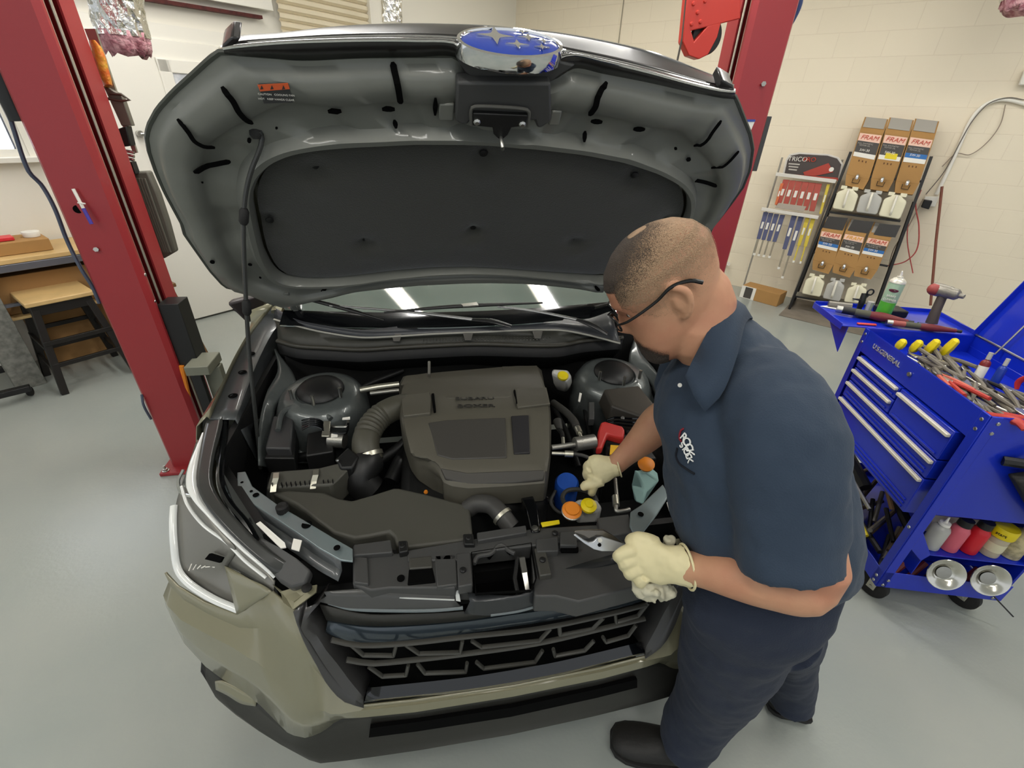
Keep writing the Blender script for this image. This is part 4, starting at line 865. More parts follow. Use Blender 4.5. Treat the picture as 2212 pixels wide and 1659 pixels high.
# black clutter: hoses and brackets low in the bay
rng = random.Random(3)
for a, b, c_, r in (((745, 900, .80), (760, 850, .84), (870, 800, .86), .012), ((800, 1010, .70), (870, 960, .76), (900, 920, .8), .02), ((845, 1040, .7), (870, 990, .74), (890, 960, .8), .028), ((960, 1070, .72), (1040, 1075, .74), (1110, 1070, .74), .014), ((1195, 880, .8), (1230, 950, .8), (1250, 1010, .78), .012), ((1260, 860, .82), (1272, 930, .8), (1290, 990, .78), .01), ((620, 1000, .75), (660, 985, .78), (720, 990, .76), .015), ((1130, 1060, .72), (1180, 1080, .74), (1220, 1090, .74), .012)):
    MB().tube([Z(*a), Z(*b), Z(*c_)], r, 10, res=16).build('bay_hose', M['black'], car, smooth=True)
eb = MB(); eb.box((-.06, .62, .66), (.46, .5, .28)); eb.build('engine_block', M['bay'], car, bevel=.03)
for px, py in ((920, 1063), ): MB().ball(Z(px, py, .83), .007, 8).build('dipstick_ring', M['orange'], car, smooth=True)
# radiator hose
P = [Z(*p) for p in ((1010, 1100, .83), (1030, 1088, .85), (1062, 1092, .855), (1085, 1115, .85), (1105, 1140, .83))]
rh = MB().tube(P, .026, 16, res=30).build('radiator_hose', mat('radiator_hose_grey', '3f3e3c', .5), car, smooth=True)
P = cr(P, 30); MB().lathe([(.027, -.005), (.030, -.005), (.030, .005), (.027, .005)], P[22], P[23]-P[21], 24, cap=False).build('hose_clamp', M['zinc'], rh, smooth=True)
# bracket arm in front of the cover
MB().prism(zz([(1125, 1075, .87), (1152, 1070, .87), (1160, 1092, .875), (1168, 1148, .87), (1148, 1150, .87), (1136, 1100, .875)]), V((0, 0, -.015))).build('stay_bracket', M['blackg'], car, bevel=.004)
MB().lathe([(0, 0), (.009, 0), (.009, .006), (0, .008)], Z(1155, 1143, .874), UP, 8).build('stay_bolt', M['steel'], car, smooth=True)
MB().prism(zz([(1168, 1128, .88), (1208, 1122, .88), (1210, 1131, .878), (1172, 1138, .878)]), V((0, .002, -.006))).build('yellow_clip', M['yellow'], car, bevel=.002)
# radiator cap, coolant tank
rc = MB().lathe([(0, -.02), (.026, -.02), (.028, -.004), (.021, 0), (.020, .006), (0, .007)], Z(1236, 1100, .875), (0, -.25, 1), 24).build('radiator_cap', M['orange'], car, smooth=True)
MB().lathe([(0, -.012), (.029, -.012), (.030, -.006), (.026, -.003), (0, -.003)], Z(1236, 1101, .873), (0, -.25, 1), 24).build('cap_rim', M['alu'], rc, smooth=True)
ct_ = MB().prism(zz([(1237, 1085, .86), (1250, 1076, .865), (1290, 1078, .865), (1302, 1095, .86), (1295, 1104, .855), (1250, 1106, .855)]), V((0, 0, -.05))).build('coolant_tank', M['jugc'], car, bevel=.008)
MB().lathe([(0, -.01), (.022, -.01), (.023, .0), (.012, .004), (.011, .009), (0, .009)], Z(1272, 1091, .882), (0, -.25, 1), 20).build('tank_cap', M['yellow'], ct_, smooth=True)
# oil filter
of = MB().lathe([(.036, -.12), (.037, -.01), (.031, .001), (.0, .001)], Z(1225, 1040, .86), (-.1, -.28, 1), 32).build('oil_filter', M['filt'], car, smooth=True)
MB().tube(zz([(1200, 1060, .83), (1190, 1085, .82), (1205, 1105, .82), (1225, 1110, .82)]), .005, 8, res=16).build('bay_hose', M['hose'], car, smooth=True)
MB().tube(zz([(1227, 1100, .86), (1215, 1075, .86), (1225, 1060, .865), (1255, 1058, .865), (1280, 1068, .86), (1290, 1085, .85)]), .007, 8, res=20).build('bay_hose', M['hose'], car, smooth=True)
# AC pipes and canister
MB().cyl(Z(1242, 960, .93), Z(1284, 953, .93), .023, 24).build('accumulator', M['alu'], car, smooth=True)
MB().tube(zz([(1192, 967, .925), (1215, 964, .927), (1242, 960, .93)]), .009, 10).build('ac_pipe', M['alu'], car, smooth=True)
MB().tube(zz([(1192, 979, .92), (1222, 980, .92)]), .006, 10).build('ac_pipe', M['zinc'], car, smooth=True)
MB().cyl(Z(1220, 980, .92), Z(1238, 981, .92), .010, 14).build('ac_pipe', M['zinc'], car, smooth=True)
MB().tube(zz([(1238, 980, .92), (1262, 985, .92), (1285, 996, .91)]), .006, 10, res=12).build('ac_pipe', M['hose'], car, smooth=True)
MB().cyl(Z(1246, 922, .94), Z(1252, 936, .94), .011, 14).build('ac_pipe', M['zinc'], car, smooth=True); MB().cyl(Z(1251, 934, .94), Z(1256, 946, .935), .006, 12).build('ac_pipe', M['zinc'], car, smooth=True)
MB().tube(zz([(1195, 870, .92), (1222, 890, .935), (1240, 910, .94), (1246, 924, .94)]), .013, 12, res=20).build('bay_hose', M['hose'], car, smooth=True)
MB().cyl(Z(1204, 910, .93), Z(1210, 930, .925), .016, 16, .010).build('ac_pipe', M['hose'], car, smooth=True); MB().cyl(Z(1216, 944, .93), Z(1217, 960, .925), .006, 10).build('ac_pipe', M['zinc'], car, smooth=True)
MB().tube(zz([(1207, 926, .927), (1214, 936, .93), (1216, 946, .93)]), .008, 8).build('bay_hose', M['black'], car, smooth=True)
MB().tube(zz([(1329, 1035, .88), (1331, 1060, .885), (1333, 1078, .885)]), .006, 10).build('ac_pipe', M['alu'], car, smooth=True)
MB().cyl(Z(1329, 1073, .885), Z(1331, 1092, .885), .010, 14).build('ac_pipe', M['zinc'], car, smooth=True); MB().tube(zz([(1331, 1092, .885), (1332, 1104, .88), (1350, 1103, .88), (1360, 1100, .88)]), .006, 10, res=12).build('ac_pipe', M['alu'], car, smooth=True)
# brake fluid reservoir
bf = MB().rings([[Z(px, py, z) for px, py in q] for q, z in (([(1202, 842), (1222, 848), (1232, 838), (1228, 822), (1200, 820)], .84), ([(1196, 830), (1226, 838), (1236, 826), (1232, 812), (1196, 808)], .90), ([(1190, 805), (1222, 824), (1235, 812), (1226, 799), (1194, 797)], .945))]).build('brake_fluid_reservoir', M['jugc'], car, bevel=.008)
MB().lathe([(0, -.006), (.021, -.006), (.022, .004), (.018, .008), (0, .009)], Z(1216, 812, .957), (0, -.35, 1), 24).build('reservoir_cap', M['yellow'], bf, smooth=True)
# battery with red terminal cover
bt = MB().prism(zz([(1308, 940, .90), (1380, 935, .90), (1420, 990, .88), (1308, 1000, .88)]), V((0, 0, -.18))).build('battery', M['black'], car, bevel=.006)
MB().prism(zz([(1298, 912, .95), (1307, 909, .955), (1345, 920, .95), (1350, 928, .945), (1348, 945, .93), (1340, 946, .93), (1312, 938, .935), (1300, 968, .92), (1288, 968, .92), (1292, 930, .94)]), V((0, 0, -.028))).build('terminal_cover', M['redp'], bt, bevel=.006, bseg=3)
MB().prism(zz([(1319, 961, .91), (1350, 963, .91), (1345, 985, .90), (1317, 981, .90)]), V((0, 0, -.004))).build('warning_label', mat('yellow_label', 'e8b422', .5), bt)
# right fuse box (grey-brown lid)
f2 = MB(); tp_ = zz([(1305, 840, .95), (1380, 832, .95), (1420, 880, .945), (1390, 900, .94), (1320, 875, .94)]); bt_ = [p+V((-.012 if i in (0, 4) else .01, -.02 if i > 2 else .01, -.07)) for i, p in enumerate(tp_)]
f2.rings([tp_, bt_]); f2.build('fuse_box', mat('fuse_box_brown_black', '3e3a34', .45, bump=.05, bscale=700), car, bevel=.008, bseg=3)
MB().prism(zz([(1252, 848, .93), (1257, 850, .93), (1253, 868, .92), (1249, 866, .92)]), V((0, 0, -.003))).build('label_tag', M['paper'], car)
MB().prism(zz([(1272, 868, .92), (1284, 868, .92), (1284, 905, .91), (1272, 905, .91)]), V((0, 0, -.03))).build('connector', M['dgrey'], car, bevel=.003)
for d_ in (0, 8, 15): MB().tube(zz([(1310, 908+d_, .93), (1330, 902+d_, .935), (1360, 904+d_, .935), (1400, 905+d_, .93)]), .004, 6, res=14).build('wire', M['blackg'], car, smooth=True)
MB().ball(Z(1345, 903, .94), .007, 8).build('wire_joint', M['steel'], car, smooth=True)
# washer fluid filler and neck
wf_ = MB().rings([[Z(px, py, z) for px, py in q] for q, z in (([(1372, 1085), (1390, 1092), (1400, 1060), (1366, 1060)], .80), ([(1362, 1050), (1395, 1060), (1425, 1040), (1420, 1020), (1372, 1018)], .84), ([(1370, 1015), (1395, 1022), (1412, 1012), (1405, 1003), (1376, 1003)], .89))]).build('washer_bottle', M['fluid'], car, bevel=.006)
MB().lathe([(0, -.008), (.024, -.008), (.026, .0), (.020, .004), (.012, .008), (0, .008)], Z(1396, 1002, .905), (-.2, -.3, 1), 22).build('washer_cap', M['orange'], wf_, smooth=True)
# ================================================================ MECHANIC
man = thing('person', 'mechanic in navy work shirt and trousers, latex gloves and glasses, leaning over the engine bay', 'person', (.72, -.02, 0))
def remesh(o, vs, it=4):
    md = o.modifiers.new('r', 'REMESH'); md.mode = 'VOXEL'; md.voxel_size = vs; md.use_smooth_shade = True
    md = o.modifiers.new('s', 'SMOOTH'); md.iterations = it; md.factor = .5
    return o
def wrinkle(o, st, sc, nm):
    tx = bpy.data.textures.new(nm, 'CLOUDS'); tx.noise_scale = sc; tx.noise_depth = 2
    md = o.modifiers.new('w', 'DISPLACE'); md.texture = tx; md.strength = st; md.mid_level = .5; md.texture_coords = 'GLOBAL'
HO = D(1440, 622, .87)
def camv(a, b, c): return (CR*a+CU*b-CF*c)
hf = camv(-.80, -.43, -.42).normalized(); hu_ = camv(-.52, .75, .40); hu = (hu_-hf*hu_.dot(hf)).normalized(); hl = hu.cross(hf)
def HP(x, y, z): return HO+(hl*x+hf*y+hu*z)*1.06
SL = [(-.128, .020, .070, .035), (-.118, .036, .088, .01), (-.105, .048, .094, -.01), (-.085, .058, .095, -.035), (-.06, .065, .093, -.06), (-.03, .069, .091, -.082), (0, .073, .092, -.094), (.03, .077, .096, -.100), (.055, .077, .094, -.101), (.08, .068, .080, -.088), (.1, .050, .056, -.066), (.112, .030, .033, -.040), (.118, .010, .010, -.014)]
def head_rings(off=0, n=40, sl=None, face=True):
    R = []
    for z, w, yf, yb in (sl or SL2):
        rg = []
        for k in range(n):
            t = 2*PI*k/n; cx, cy = math.cos(t), math.sin(t); e = .88
            x = math.copysign(abs(cx)**e, cx)*(w+off); yc = (yf+yb)/2; y = yc+math.copysign(abs(cy)**e, cy)*((yf-yb)/2+off)
            if face and cy > 0:
                y += .026*math.exp(-(x/.011)**2)*max(0, min(1, (.012-z)/.045))*(1 if z > -.036 else math.exp(-((z+.036)/.006)**2))
                y -= .012*math.exp(-((abs(x)-.031)/.014)**2-((z-.004)/.011)**2)
                y += .005*math.exp(-((z-.024)/.008)**2)*math.exp(-(x/.05)**2)+.006*math.exp(-((z+.064)/.008)**2-(x/.022)**2)-.004*math.exp(-((z+.078)/.006)**2-(x/.02)**2)
            rg.append(HP(x, y, z))
        R.append(rg)
    return R
zs = [-.128+.245*i/36 for i in range(37)]
def interp(z):
    for a, b in zip(SL, SL[1:]):
        if z <= b[0]+1e-9: t = (z-a[0])/(b[0]-a[0]); return (z,)+tuple(a[i]+(b[i]-a[i])*t for i in (1, 2, 3))
    return SL[-1]
SL2 = [interp(z) for z in zs]
body = MB(); body.rings(head_rings())
# ears
for s in (-1, 1):
    E = [HP(s*(.073), -.004, .028), HP(s*.084, -.016, .030), HP(s*.088, -.028, .016), HP(s*.086, -.026, -.006), HP(s*.080, -.014, -.026), HP(s*.073, -.004, -.034)]
    body.tube(E, [.006, .008, .008, .007, .007, .006], 8, res=18)
    body.ball(HP(s*.076, -.014, .0), 1, 10, (.009, .016, .03), Matrix((hl, hf, hu)).transposed())
# neck, torso core, arms
nb_ = D(1560, 745, .93)
body.tube([HP(0, -.03, -.01), HP(0, -.040, -.06), D(1508, 715, .89), D(1540, 755, .93), D(1590, 815, .94)], [.060, .060, .060, .068, .088], 20, res=14)
shL, shR = D(1672, 880, .82), D(1500, 800, 1.10)
pel = V((.54, -.07, .92)); ch = D(1610, 930, .97)
body.tube([D(1585, 800, .95), ch, D(1640, 1110, .98), D(1650, 1230, 1.0), pel], [.07, .125, .13, .13, .12], 20, res=14)
elL = D(1752, 1250, .775)
LA = [shL, shL.lerp(elL, .5), elL+V((0, 0, .03)), elL]
body.tube(LA, [.062, .055, .05, .047], 18, res=12)
FL = [elL, D(1740, 1268, .775), D(1660, 1254, .80), D(1570, 1240, .84), D(1505, 1229, .88), D(1478, 1224, .897)]
body.tube(FL, [.046, .048, .047, .041, .034, .031], 20, res=26)
elR = D(1452, 895, 1.20)
body.tube([shR, shR.lerp(elR, .5), elR], [.06, .055, .05], 16, res=10)
body.tube([elR, D(1425, 912, 1.22), D(1390, 948, 1.25), D(1355, 980, 1.27), D(1330, 1003, 1.285), D(1318, 1010, 1.29)], [.05, .050, .045, .037, .030, .028], 18, res=20)
bo = body.build('body', M['skin'], man, smooth=True, ang=3); remesh(bo, .0042, 5)
# eyes
for s in (-1, 1):
    e = MB().ball(HP(s*.031, .068, .004), .0115, 14).build('eye', mat('eye_white', 'e9e4da', .15), man, smooth=True)
    MB().ball(HP(s*.031, .0755, .003), .005, 10).build('iris', mat('brown_iris', '3b2a1c', .2), e, smooth=True)
# hair: cropped dark top, pale faded sides, goatee
def shell(off, cond, name, m, n=72):
    s2 = [interp(-.128+.245*i/60) for i in range(61)]
    R = head_rings(off, n, s2, False); mb = MB(); vs = [p for r in R for p in r]; fs = []
    for i in range(len(R)-1):
        for k in range(n):
            t = 2*PI*(k+.5)/n; z = s2[i][0]; y = math.sin(t); x = math.cos(t)
            if cond(x, y, z): fs.append((i*n+k, i*n+(k+1) % n, (i+1)*n+(k+1) % n, (i+1)*n+k))
    if cond(0, 0, .117): fs.append(tuple((len(R)-1)*n+k for k in range(n)))
    used = sorted({i for f in fs for i in f}); mp = {o: i for i, o in enumerate(used)}
    mb.add([vs[i] for i in used], [tuple(mp[i] for i in f) for f in fs])
    return mb.build(name, m, man, smooth=True, ang=3, solid=.002)
def fade(m, ax, lo, hi, nz=.012):
    """opacity of the cropped hair grows with the distance along a head direction"""
    nt = m.node_tree; b = nt.nodes['Principled BSDF']; lk = nt.links.new
    tc = nt.nodes.new('ShaderNodeTexCoord'); vs = nt.nodes.new('ShaderNodeVectorMath'); vs.operation = 'SUBTRACT'; vs.inputs[1].default_value = HO
    dt = nt.nodes.new('ShaderNodeVectorMath'); dt.operation = 'DOT_PRODUCT'; dt.inputs[1].default_value = ax
    n = nt.nodes.new('ShaderNodeTexNoise'); n.inputs['Scale'].default_value = 900; n.inputs['Detail'].default_value = 1
    n2 = nt.nodes.new('ShaderNodeTexNoise'); n2.inputs['Scale'].default_value = 40
    lk(tc.outputs['Object'], vs.inputs[0]); lk(vs.outputs[0], dt.inputs[0]); lk(tc.outputs['Object'], n.inputs['Vector']); lk(tc.outputs['Object'], n2.inputs['Vector'])
    a = nt.nodes.new('ShaderNodeMath'); a.operation = 'MULTIPLY_ADD'; a.inputs[1].default_value = nz*2.5; lk(n2.outputs['Fac'], a.inputs[0]); lk(dt.outputs['Value'], a.inputs[2])
    mr = nt.nodes.new('ShaderNodeMapRange'); mr.inputs['From Min'].default_value = lo; mr.inputs['From Max'].default_value = hi; lk(a.outputs[0], mr.inputs['Value'])
    gt = nt.nodes.new('ShaderNodeMath'); gt.operation = 'GREATER_THAN'; lk(mr.outputs[0], gt.inputs[0])
    m3 = nt.nodes.new('ShaderNodeMapRange'); m3.inputs['From Min'].default_value = .3; m3.inputs['From Max'].default_value = .7; lk(n.outputs['Fac'], m3.inputs['Value']); lk(m3.outputs[0], gt.inputs[1])
    lk(gt.outputs[0], b.inputs['Alpha'])
hm1 = mat('short_dark_hair', '4a4038'); fade(hm1, (hu+hf*.6), .085, .160)
shell(.003, lambda x, y, z: z > .005-.02*y and not (y > .75 and z < .058), 'hair', hm1)
hm2 = mat('faded_stubble', 'a08468', .85); fade(hm2, (hu+hf*.2), -.01, .15)
shell(.0018, lambda x, y, z: z > -.02+.03*max(0, y)+(.0 if y < .3 else .05*(y-.3)) and y < .74, 'hair', hm2)
hm3 = mat('greying_beard', '4c4139', .9, bump=.8, bscale=400); fade(hm3, (-hu+hf*.9), .150, .185)
shell(.003, lambda x, y, z: z < -.05 and y > .2, 'beard', hm3)
# glasses
gl = MB(); 
for s in (-1, 1):
    lens = [HP(s*(.034+.025*math.cos(2*PI*k/16)), .108-.010*abs(math.cos(2*PI*k/16)+.3), .002+.016*math.sin(2*PI*k/16)) for k in range(16)]
    gl.tube(lens, .0017, 6, loop=True, cap=False)
    gl.tube([HP(s*.060, .098, .008), HP(s*.077, .075, .012), HP(s*.0825, .02, .022), HP(s*.087, -.012, .034), HP(s*.082, -.040, .026), HP(s*.080, -.055, .012)], [.002, .0026, .0028, .003, .0035, .004], 8, res=26, flat=1)
gl.tube([HP(-.01, .108, .008), HP(0, .113, .010), HP(.01, .108, .008)], .0018, 6)
go = gl.build('glasses', mat('black_glasses', '141312', .3), man, smooth=True)
for s in (-1, 1): MB().add([HP(s*(.034+.025*math.cos(2*PI*k/16)), .108-.010*abs(math.cos(2*PI*k/16)+.3), .002+.016*math.sin(2*PI*k/16)) for k in range(16)], [tuple(range(16))]).build('lens', mat('spectacle_lens', 'e8eef0', .02, trans=1, ior=1.1), go, solid=.0008)
# ---- shirt
LD = V((-.22, -.97, .08)).normalized()
RG_ = [((1470, 800), (1588, 672), .91, .080), ((1446, 836), (1640, 700), .925, .125), ((1426, 880), (1706, 765), .935, .170), ((1424, 930), (1760, 860), .94, .195), ((1438, 1005), (1797, 960), .95, .20), ((1446, 1085), (1822, 1070), .96, .198), ((1466, 1160), (1830, 1170), .97, .17), ((1482, 1195), (1822, 1190), .985, .145)]
def ering(f, b, t, w, n=48, e=.9, ld=LD):
    F_, B_ = D(*f, t), D(*b, t); c = (F_+B_)/2; a = (B_-F_)/2
    return [c+a*math.copysign(abs(math.cos(2*PI*k/n))**e, math.cos(2*PI*k/n))+ld*w*math.copysign(abs(math.sin(2*PI*k/n))**e, math.sin(2*PI*k/n)) for k in range(n)]
S = MB(); RR = [ering(*r) for r in RG_]
S.rings([[p for p in r] for r in zip(*[cr(list(c), 40) for c in zip(*RR)])], True, True)
# near (left) sleeve and far sleeve
def sleeve(cs, n=32):
    R = []
    for i, (c, r, ax) in enumerate(cs):
        x, y, z = frame(V(ax)); R.append([c+x*math.cos(2*PI*k/n)*r+y*math.sin(2*PI*k/n)*r for k in range(n)])
    return R
dL = (D(1705, 1240, .775)-shL).normalized()
S.tube([D(1590, 830, .90), D(1640, 850, .85), D(1676, 910, .80), D(1693, 1000, .785), D(1698, 1100, .78), D(1700, 1190, .775), D(1706, 1232, .773)], [.075, .09, .098, .100, .094, .086, .082], 36, res=30)
S.tube([D(1560, 800, 1.0), shR, shR.lerp(elR, .55)], [.07, .078, .07], 24, res=12)
so = S.build('shirt', M['navy'], man, smooth=True, ang=3); remesh(so, .0058, 6); wrinkle(so, .018, .09, 'shirt_folds')
# collar
co_ = []
CT = [D(*p) for p in ((1480, 812, .83), (1500, 770, .84), (1538, 700, .83), (1572, 648, .86), (1592, 655, .93), (1560, 720, 1.02), (1500, 790, 1.0), (1462, 815, .93))]
CB = [D(*p) for p in ((1522, 890, .80), (1560, 850, .79), (1592, 770, .80), (1610, 700, .84), (1625, 690, .93), (1580, 740, 1.05), (1500, 810, 1.03), (1446, 850, .95))]
CI = [p.lerp(HP(0, -.05, -.09), .12)+UP*-.02 for p in CT]
MB().rings([cr(CI, 40), cr(CT, 40), [p.lerp(q, .5)+(p-nb_).normalized()*.006 for p, q in zip(cr(CT, 40), cr(CB, 40))], cr(CB, 40)], False, False).build('collar', M['navy'], so, smooth=True, ang=1.2, solid=.003)
MB().lathe([(0, 0), (.004, 0), (.004, .002), (0, .002)], D(1468, 832, .86), -CF, 12).build('button', M['paper'], so, smooth=True)
# chest logo and pocket edge, laid on the cloth
bpy.context.view_layer.update()
_ev = so.evaluated_get(bpy.context.evaluated_depsgraph_get()); _mi = _ev.matrix_world.inverted()
def chest(px, py, off=.0025):
    d = ray(px, py).normalized(); ok, loc, nr, _ = _ev.ray_cast(_mi@CAM, (_mi.to_3x3()@d).normalized())
    return (_ev.matrix_world@loc) - d*off if ok else D(px, py, .85)
MB().tube([chest(1463, 968), chest(1460, 985), chest(1466, 1000), chest(1478, 1010), chest(1500, 1024)], .0022, 6, res=20).build('pocket_edge', mat('navy_seam', '10151f', .9), so, smooth=True)
MB().tube([chest(*p) for p in ((1476, 926), (1471, 930), (1468, 939), (1468, 948), (1472, 954))], .0036, 8, res=20, flat=.5).build('logo_ring', mat('logo_red', '8e2834', .6), so, smooth=True)
def walk_text(tx, pts, sz, up):
    P = cr([V((a, b, 0)) for a, b in pts], len(tx)+1)
    for k, ch_ in enumerate(tx):
        a, b = P[k], P[k+1]; A_, B_ = chest(a.x, a.y, .004), chest(b.x, b.y, .004); C_ = chest(a.x+up[0], a.y+up[1], .004)
        text('logo_letter', ch_, sz, M4((A_+B_)/2, B_-A_, C_-A_), mat('logo_white', 'eeeeea', .6), so, .0012)
walk_text('ROCK', ((1473, 940), (1482, 952), (1488, 966), (1492, 984)), .0215, (10, -4))
walk_text('STOCK', ((1470, 958), (1477, 966), (1483, 976), (1487, 985), (1491, 998)), .0175, (10, -5))

# ---- trousers
T = MB()
RP_ = [((1490, 1195), (1815, 1185), .985, .125), ((1490, 1245), (1800, 1250), .99, .128), ((1484, 1300), (1782, 1300), 1.01, .125), ((1488, 1345), (1745, 1335), 1.05, .115)]
TR = [ering(*r) for r in RP_]; T.rings([list(r) for r in zip(*[cr(list(c), 12) for c in zip(*TR)])], True, True)
T.tube([D(1610, 1320, 1.04), D(1588, 1370, 1.10), D(1562, 1440, 1.20), D(1535, 1505, 1.32), D(1497, 1568, 1.40), D(1480, 1605, 1.44)], [.125, .12, .112, .10, .090, .080], 28, res=24)
T.tube([D(1680, 1345, 1.10), D(1700, 1370, 1.22), D(1706, 1410, 1.38), D(1712, 1460, 1.50), D(1708, 1500, 1.56), D(1706, 1515, 1.57)], [.10, .09, .078, .072, .075, .07], 24, res=20)
to = T.build('trousers', M['navy2'], man, smooth=True, ang=3); remesh(to, .0065, 5); wrinkle(to, .022, .11, 'trouser_folds')
# ---- shoes
def shoe(toe, heel, w, name):
    d = toe-heel; d.z = 0; Ls = d.length; d.normalize(); s = UP.cross(d)
    prof = [(-.01, .030, .055), (.03, .038, .085), (.08, .040, .10), (.14, .044, .085), (.19, .048, .066), (.24, .046, .056), (.275, .036, .046), (.292, .018, .03)]
    k = Ls/.28; R = []
    for x, ww, h in prof:
        R.append([heel+d*(x*k)+s*(math.cos(2*PI*j/20)*ww*w)+UP*(max(.0, h/2+math.sin(2*PI*j/20)*h/2)) for j in range(20)])
    for r in R:
        for p in r: p.z = max(p.z, .004)
    o = MB().rings(R).build(name, M['shoe'], man, smooth=True, sub=1)
    so_ = MB().rings([[heel+d*((x)*k)+s*(c*ww*w*1.06)+UP*zz_ for c, zz_ in ((-1, .0), (-1.02, .018), (1.02, .018), (1, .0))] for x, ww, h in prof]).build('sole', M['rub'], o, bevel=.002)
    return o
shoe(Z(1325, 1600, .03), Z(1505, 1640, .03), 1.25, 'shoe'); shoe(Z(1655, 1508, .02), Z(1745, 1540, .02), 1.1, 'shoe')
# ---- gloves
def finger(mb, pts, r): mb.tube(pts, r, 12, res=16)
G = MB()
wr_ = D(1458, 1221, .905)
def gr(px, py, t, ry, rz, ang=0):
    c = D(px, py, t); a = (CU*math.cos(ang)+CR*math.sin(ang)); b = CF
    return [c+a*ry*math.cos(2*PI*k/24)+b*rz*math.sin(2*PI*k/24) for k in range(24)]
G.rings([gr(1482, 1224, .893, .041, .039, -.12), gr(1470, 1222, .898, .0385, .037, -.12), gr(1450, 1219, .905, .037, .032, -.12), gr(1430, 1214, .915, .044, .028, -.25), gr(1408, 1211, .925, .052, .026, -.35), gr(1385, 1208, .93, .050, .025, -.4), gr(1368, 1205, .935, .040, .022, -.45)])
# fingers: index to little, rooted at the knuckles and curling away under the handle
finger(G, [D(1380, 1186, .925), D(1356, 1190, .92), D(1338, 1199, .925), D(1334, 1204, .945)], [.015, .0135, .0125, .0115])
finger(G, [D(1375, 1206, .925), D(1352, 1214, .925), D(1350, 1222, .955), D(1366, 1222, .985)], [.0155, .014, .013, .011])
finger(G, [D(1380, 1226, .925), D(1362, 1236, .93), D(1366, 1242, .965), D(1384, 1238, .99)], [.015, .0135, .0125, .0105])
finger(G, [D(1392, 1244, .925), D(1382, 1256, .935), D(1390, 1258, .965), D(1404, 1250, .985)], [.014, .0125, .0115, .010])
finger(G, [D(1415, 1178, .925), D(1394, 1166, .925), D(1372, 1163, .935), D(1360, 1170, .95)], [.019, .016, .0135, .012])
g1 = G.build('glove', M['latex'], man, smooth=True, ang=3); remesh(g1, .0028, 3); wrinkle(g1, .004, .03, 'glove_folds')
g1['label'] = 'pale latex glove on the near hand, round the pliers'
MB().tube([p+(p-wr_)*.02 for p in gr(1483, 1224, .893, .042, .040, -.12)], .0026, 8, loop=True, cap=False).build('rolled_cuff', M['latex'], g1, smooth=True)
for k in range(5):
    a = D(1440-k*5, 1180+k*16, .882); b = D(1418-k*4, 1192+k*14, .89); MB().tube([a, b], [.0008, .0016], 6, res=8)
G = MB()
def gr2(px, py, t, ra, rb, ax):
    c = D(px, py, t); x, y, z = frame(ax, -CF); return [c+x*ra*math.cos(2*PI*k/20)+y*rb*math.sin(2*PI*k/20) for k in range(20)]
ax = (D(1270, 1020, 1.30)-D(1335, 1005, 1.285)).normalized()
G.rings([gr2(1334, 1005, 1.283, .032, .030, ax), gr2(1322, 1008, 1.287, .031, .028, ax), gr2(1306, 1012, 1.29, .040, .026, ax), gr2(1290, 1014, 1.295, .044, .026, ax), gr2(1278, 1014, 1.30, .038, .022, ax)])
finger(G, [D(1300, 1036, 1.29), D(1282, 1044, 1.295), D(1266, 1048, 1.30), D(1260, 1053, 1.31)], [.020, .017, .014, .012])
finger(G, [D(1290, 1030, 1.29), D(1282, 1050, 1.30), D(1279, 1062, 1.32), D(1278, 1066, 1.335)], [.018, .015, .013, .011])
finger(G, [D(1278, 1000, 1.295), D(1270, 1006, 1.31), D(1268, 1014, 1.335), D(1272, 1022, 1.345)], [.015, .0135, .012, .011])
finger(G, [D(1276, 1012, 1.295), D(1268, 1020, 1.315), D(1268, 1030, 1.335), D(1274, 1034, 1.345)], [.015, .0135, .012, .011])
finger(G, [D(1280, 1024, 1.295), D(1274, 1032, 1.32), D(1276, 1040, 1.335), D(1282, 1042, 1.345)], [.014, .0125, .0115, .010])
g2 = G.build('glove', M['latex'], man, smooth=True, ang=3); remesh(g2, .003, 3); wrinkle(g2, .004, .03, 'glove_folds2')
g2['label'] = 'pale latex glove on the far hand down in the engine bay'
MB().tube(gr2(1336, 1005, 1.282, .0325, .031, ax), .0022, 8, loop=True, cap=False).build('rolled_cuff', M['latex'], g2, smooth=True)
# ---- pliers in the near hand
pl = thing('slip_joint_pliers', 'steel slip joint pliers with open jaws held in the near gloved hand', 'pliers', D(1290, 1165, .965))
def pp_(l, t=.955): return [D(px, py, t+(1290-px)*-.0002) for px, py in l]
def plate(l, t, th, n, m): return MB().prism(pp_(l, t), CF*th).build(n, m, pl, bevel=.0012)
plate([(1239, 1156), (1244, 1154), (1260, 1166), (1272, 1172), (1282, 1170), (1290, 1162), (1300, 1160), (1325, 1168), (1350, 1176), (1358, 1180), (1345, 1187), (1325, 1191), (1300, 1191), (1283, 1187), (1262, 1174)], .950, .006, 'lower_jaw', mat('polished_steel', 'c4c7ca', .35, .55))
plate([(1240, 1151), (1243, 1146), (1275, 1145), (1303, 1145), (1322, 1155), (1345, 1172), (1372, 1186), (1368, 1190), (1345, 1180), (1322, 1166), (1300, 1158), (1285, 1158), (1272, 1164), (1262, 1158), (1254, 1155)], .958, .006, 'upper_jaw', mat('dark_steel', '6f6a62', .3, .9))
pv = MB().cyl(D(1296, 1167, .947), D(1296, 1167, .968), .0048, 16).build('pivot', M['steel'], pl, smooth=True)
MB().cyl(D(1295, 1177, .9492), D(1295, 1177, .951), .004, 12).build('pivot_slot', hole, pl)
MB().tube([D(1352, 1180, .955), D(1385, 1190, .962), D(1410, 1215, .97)], .006, 10, res=10).build('handle', mat('dark_steel', '6f6a62', .3, .9), pl, smooth=True)
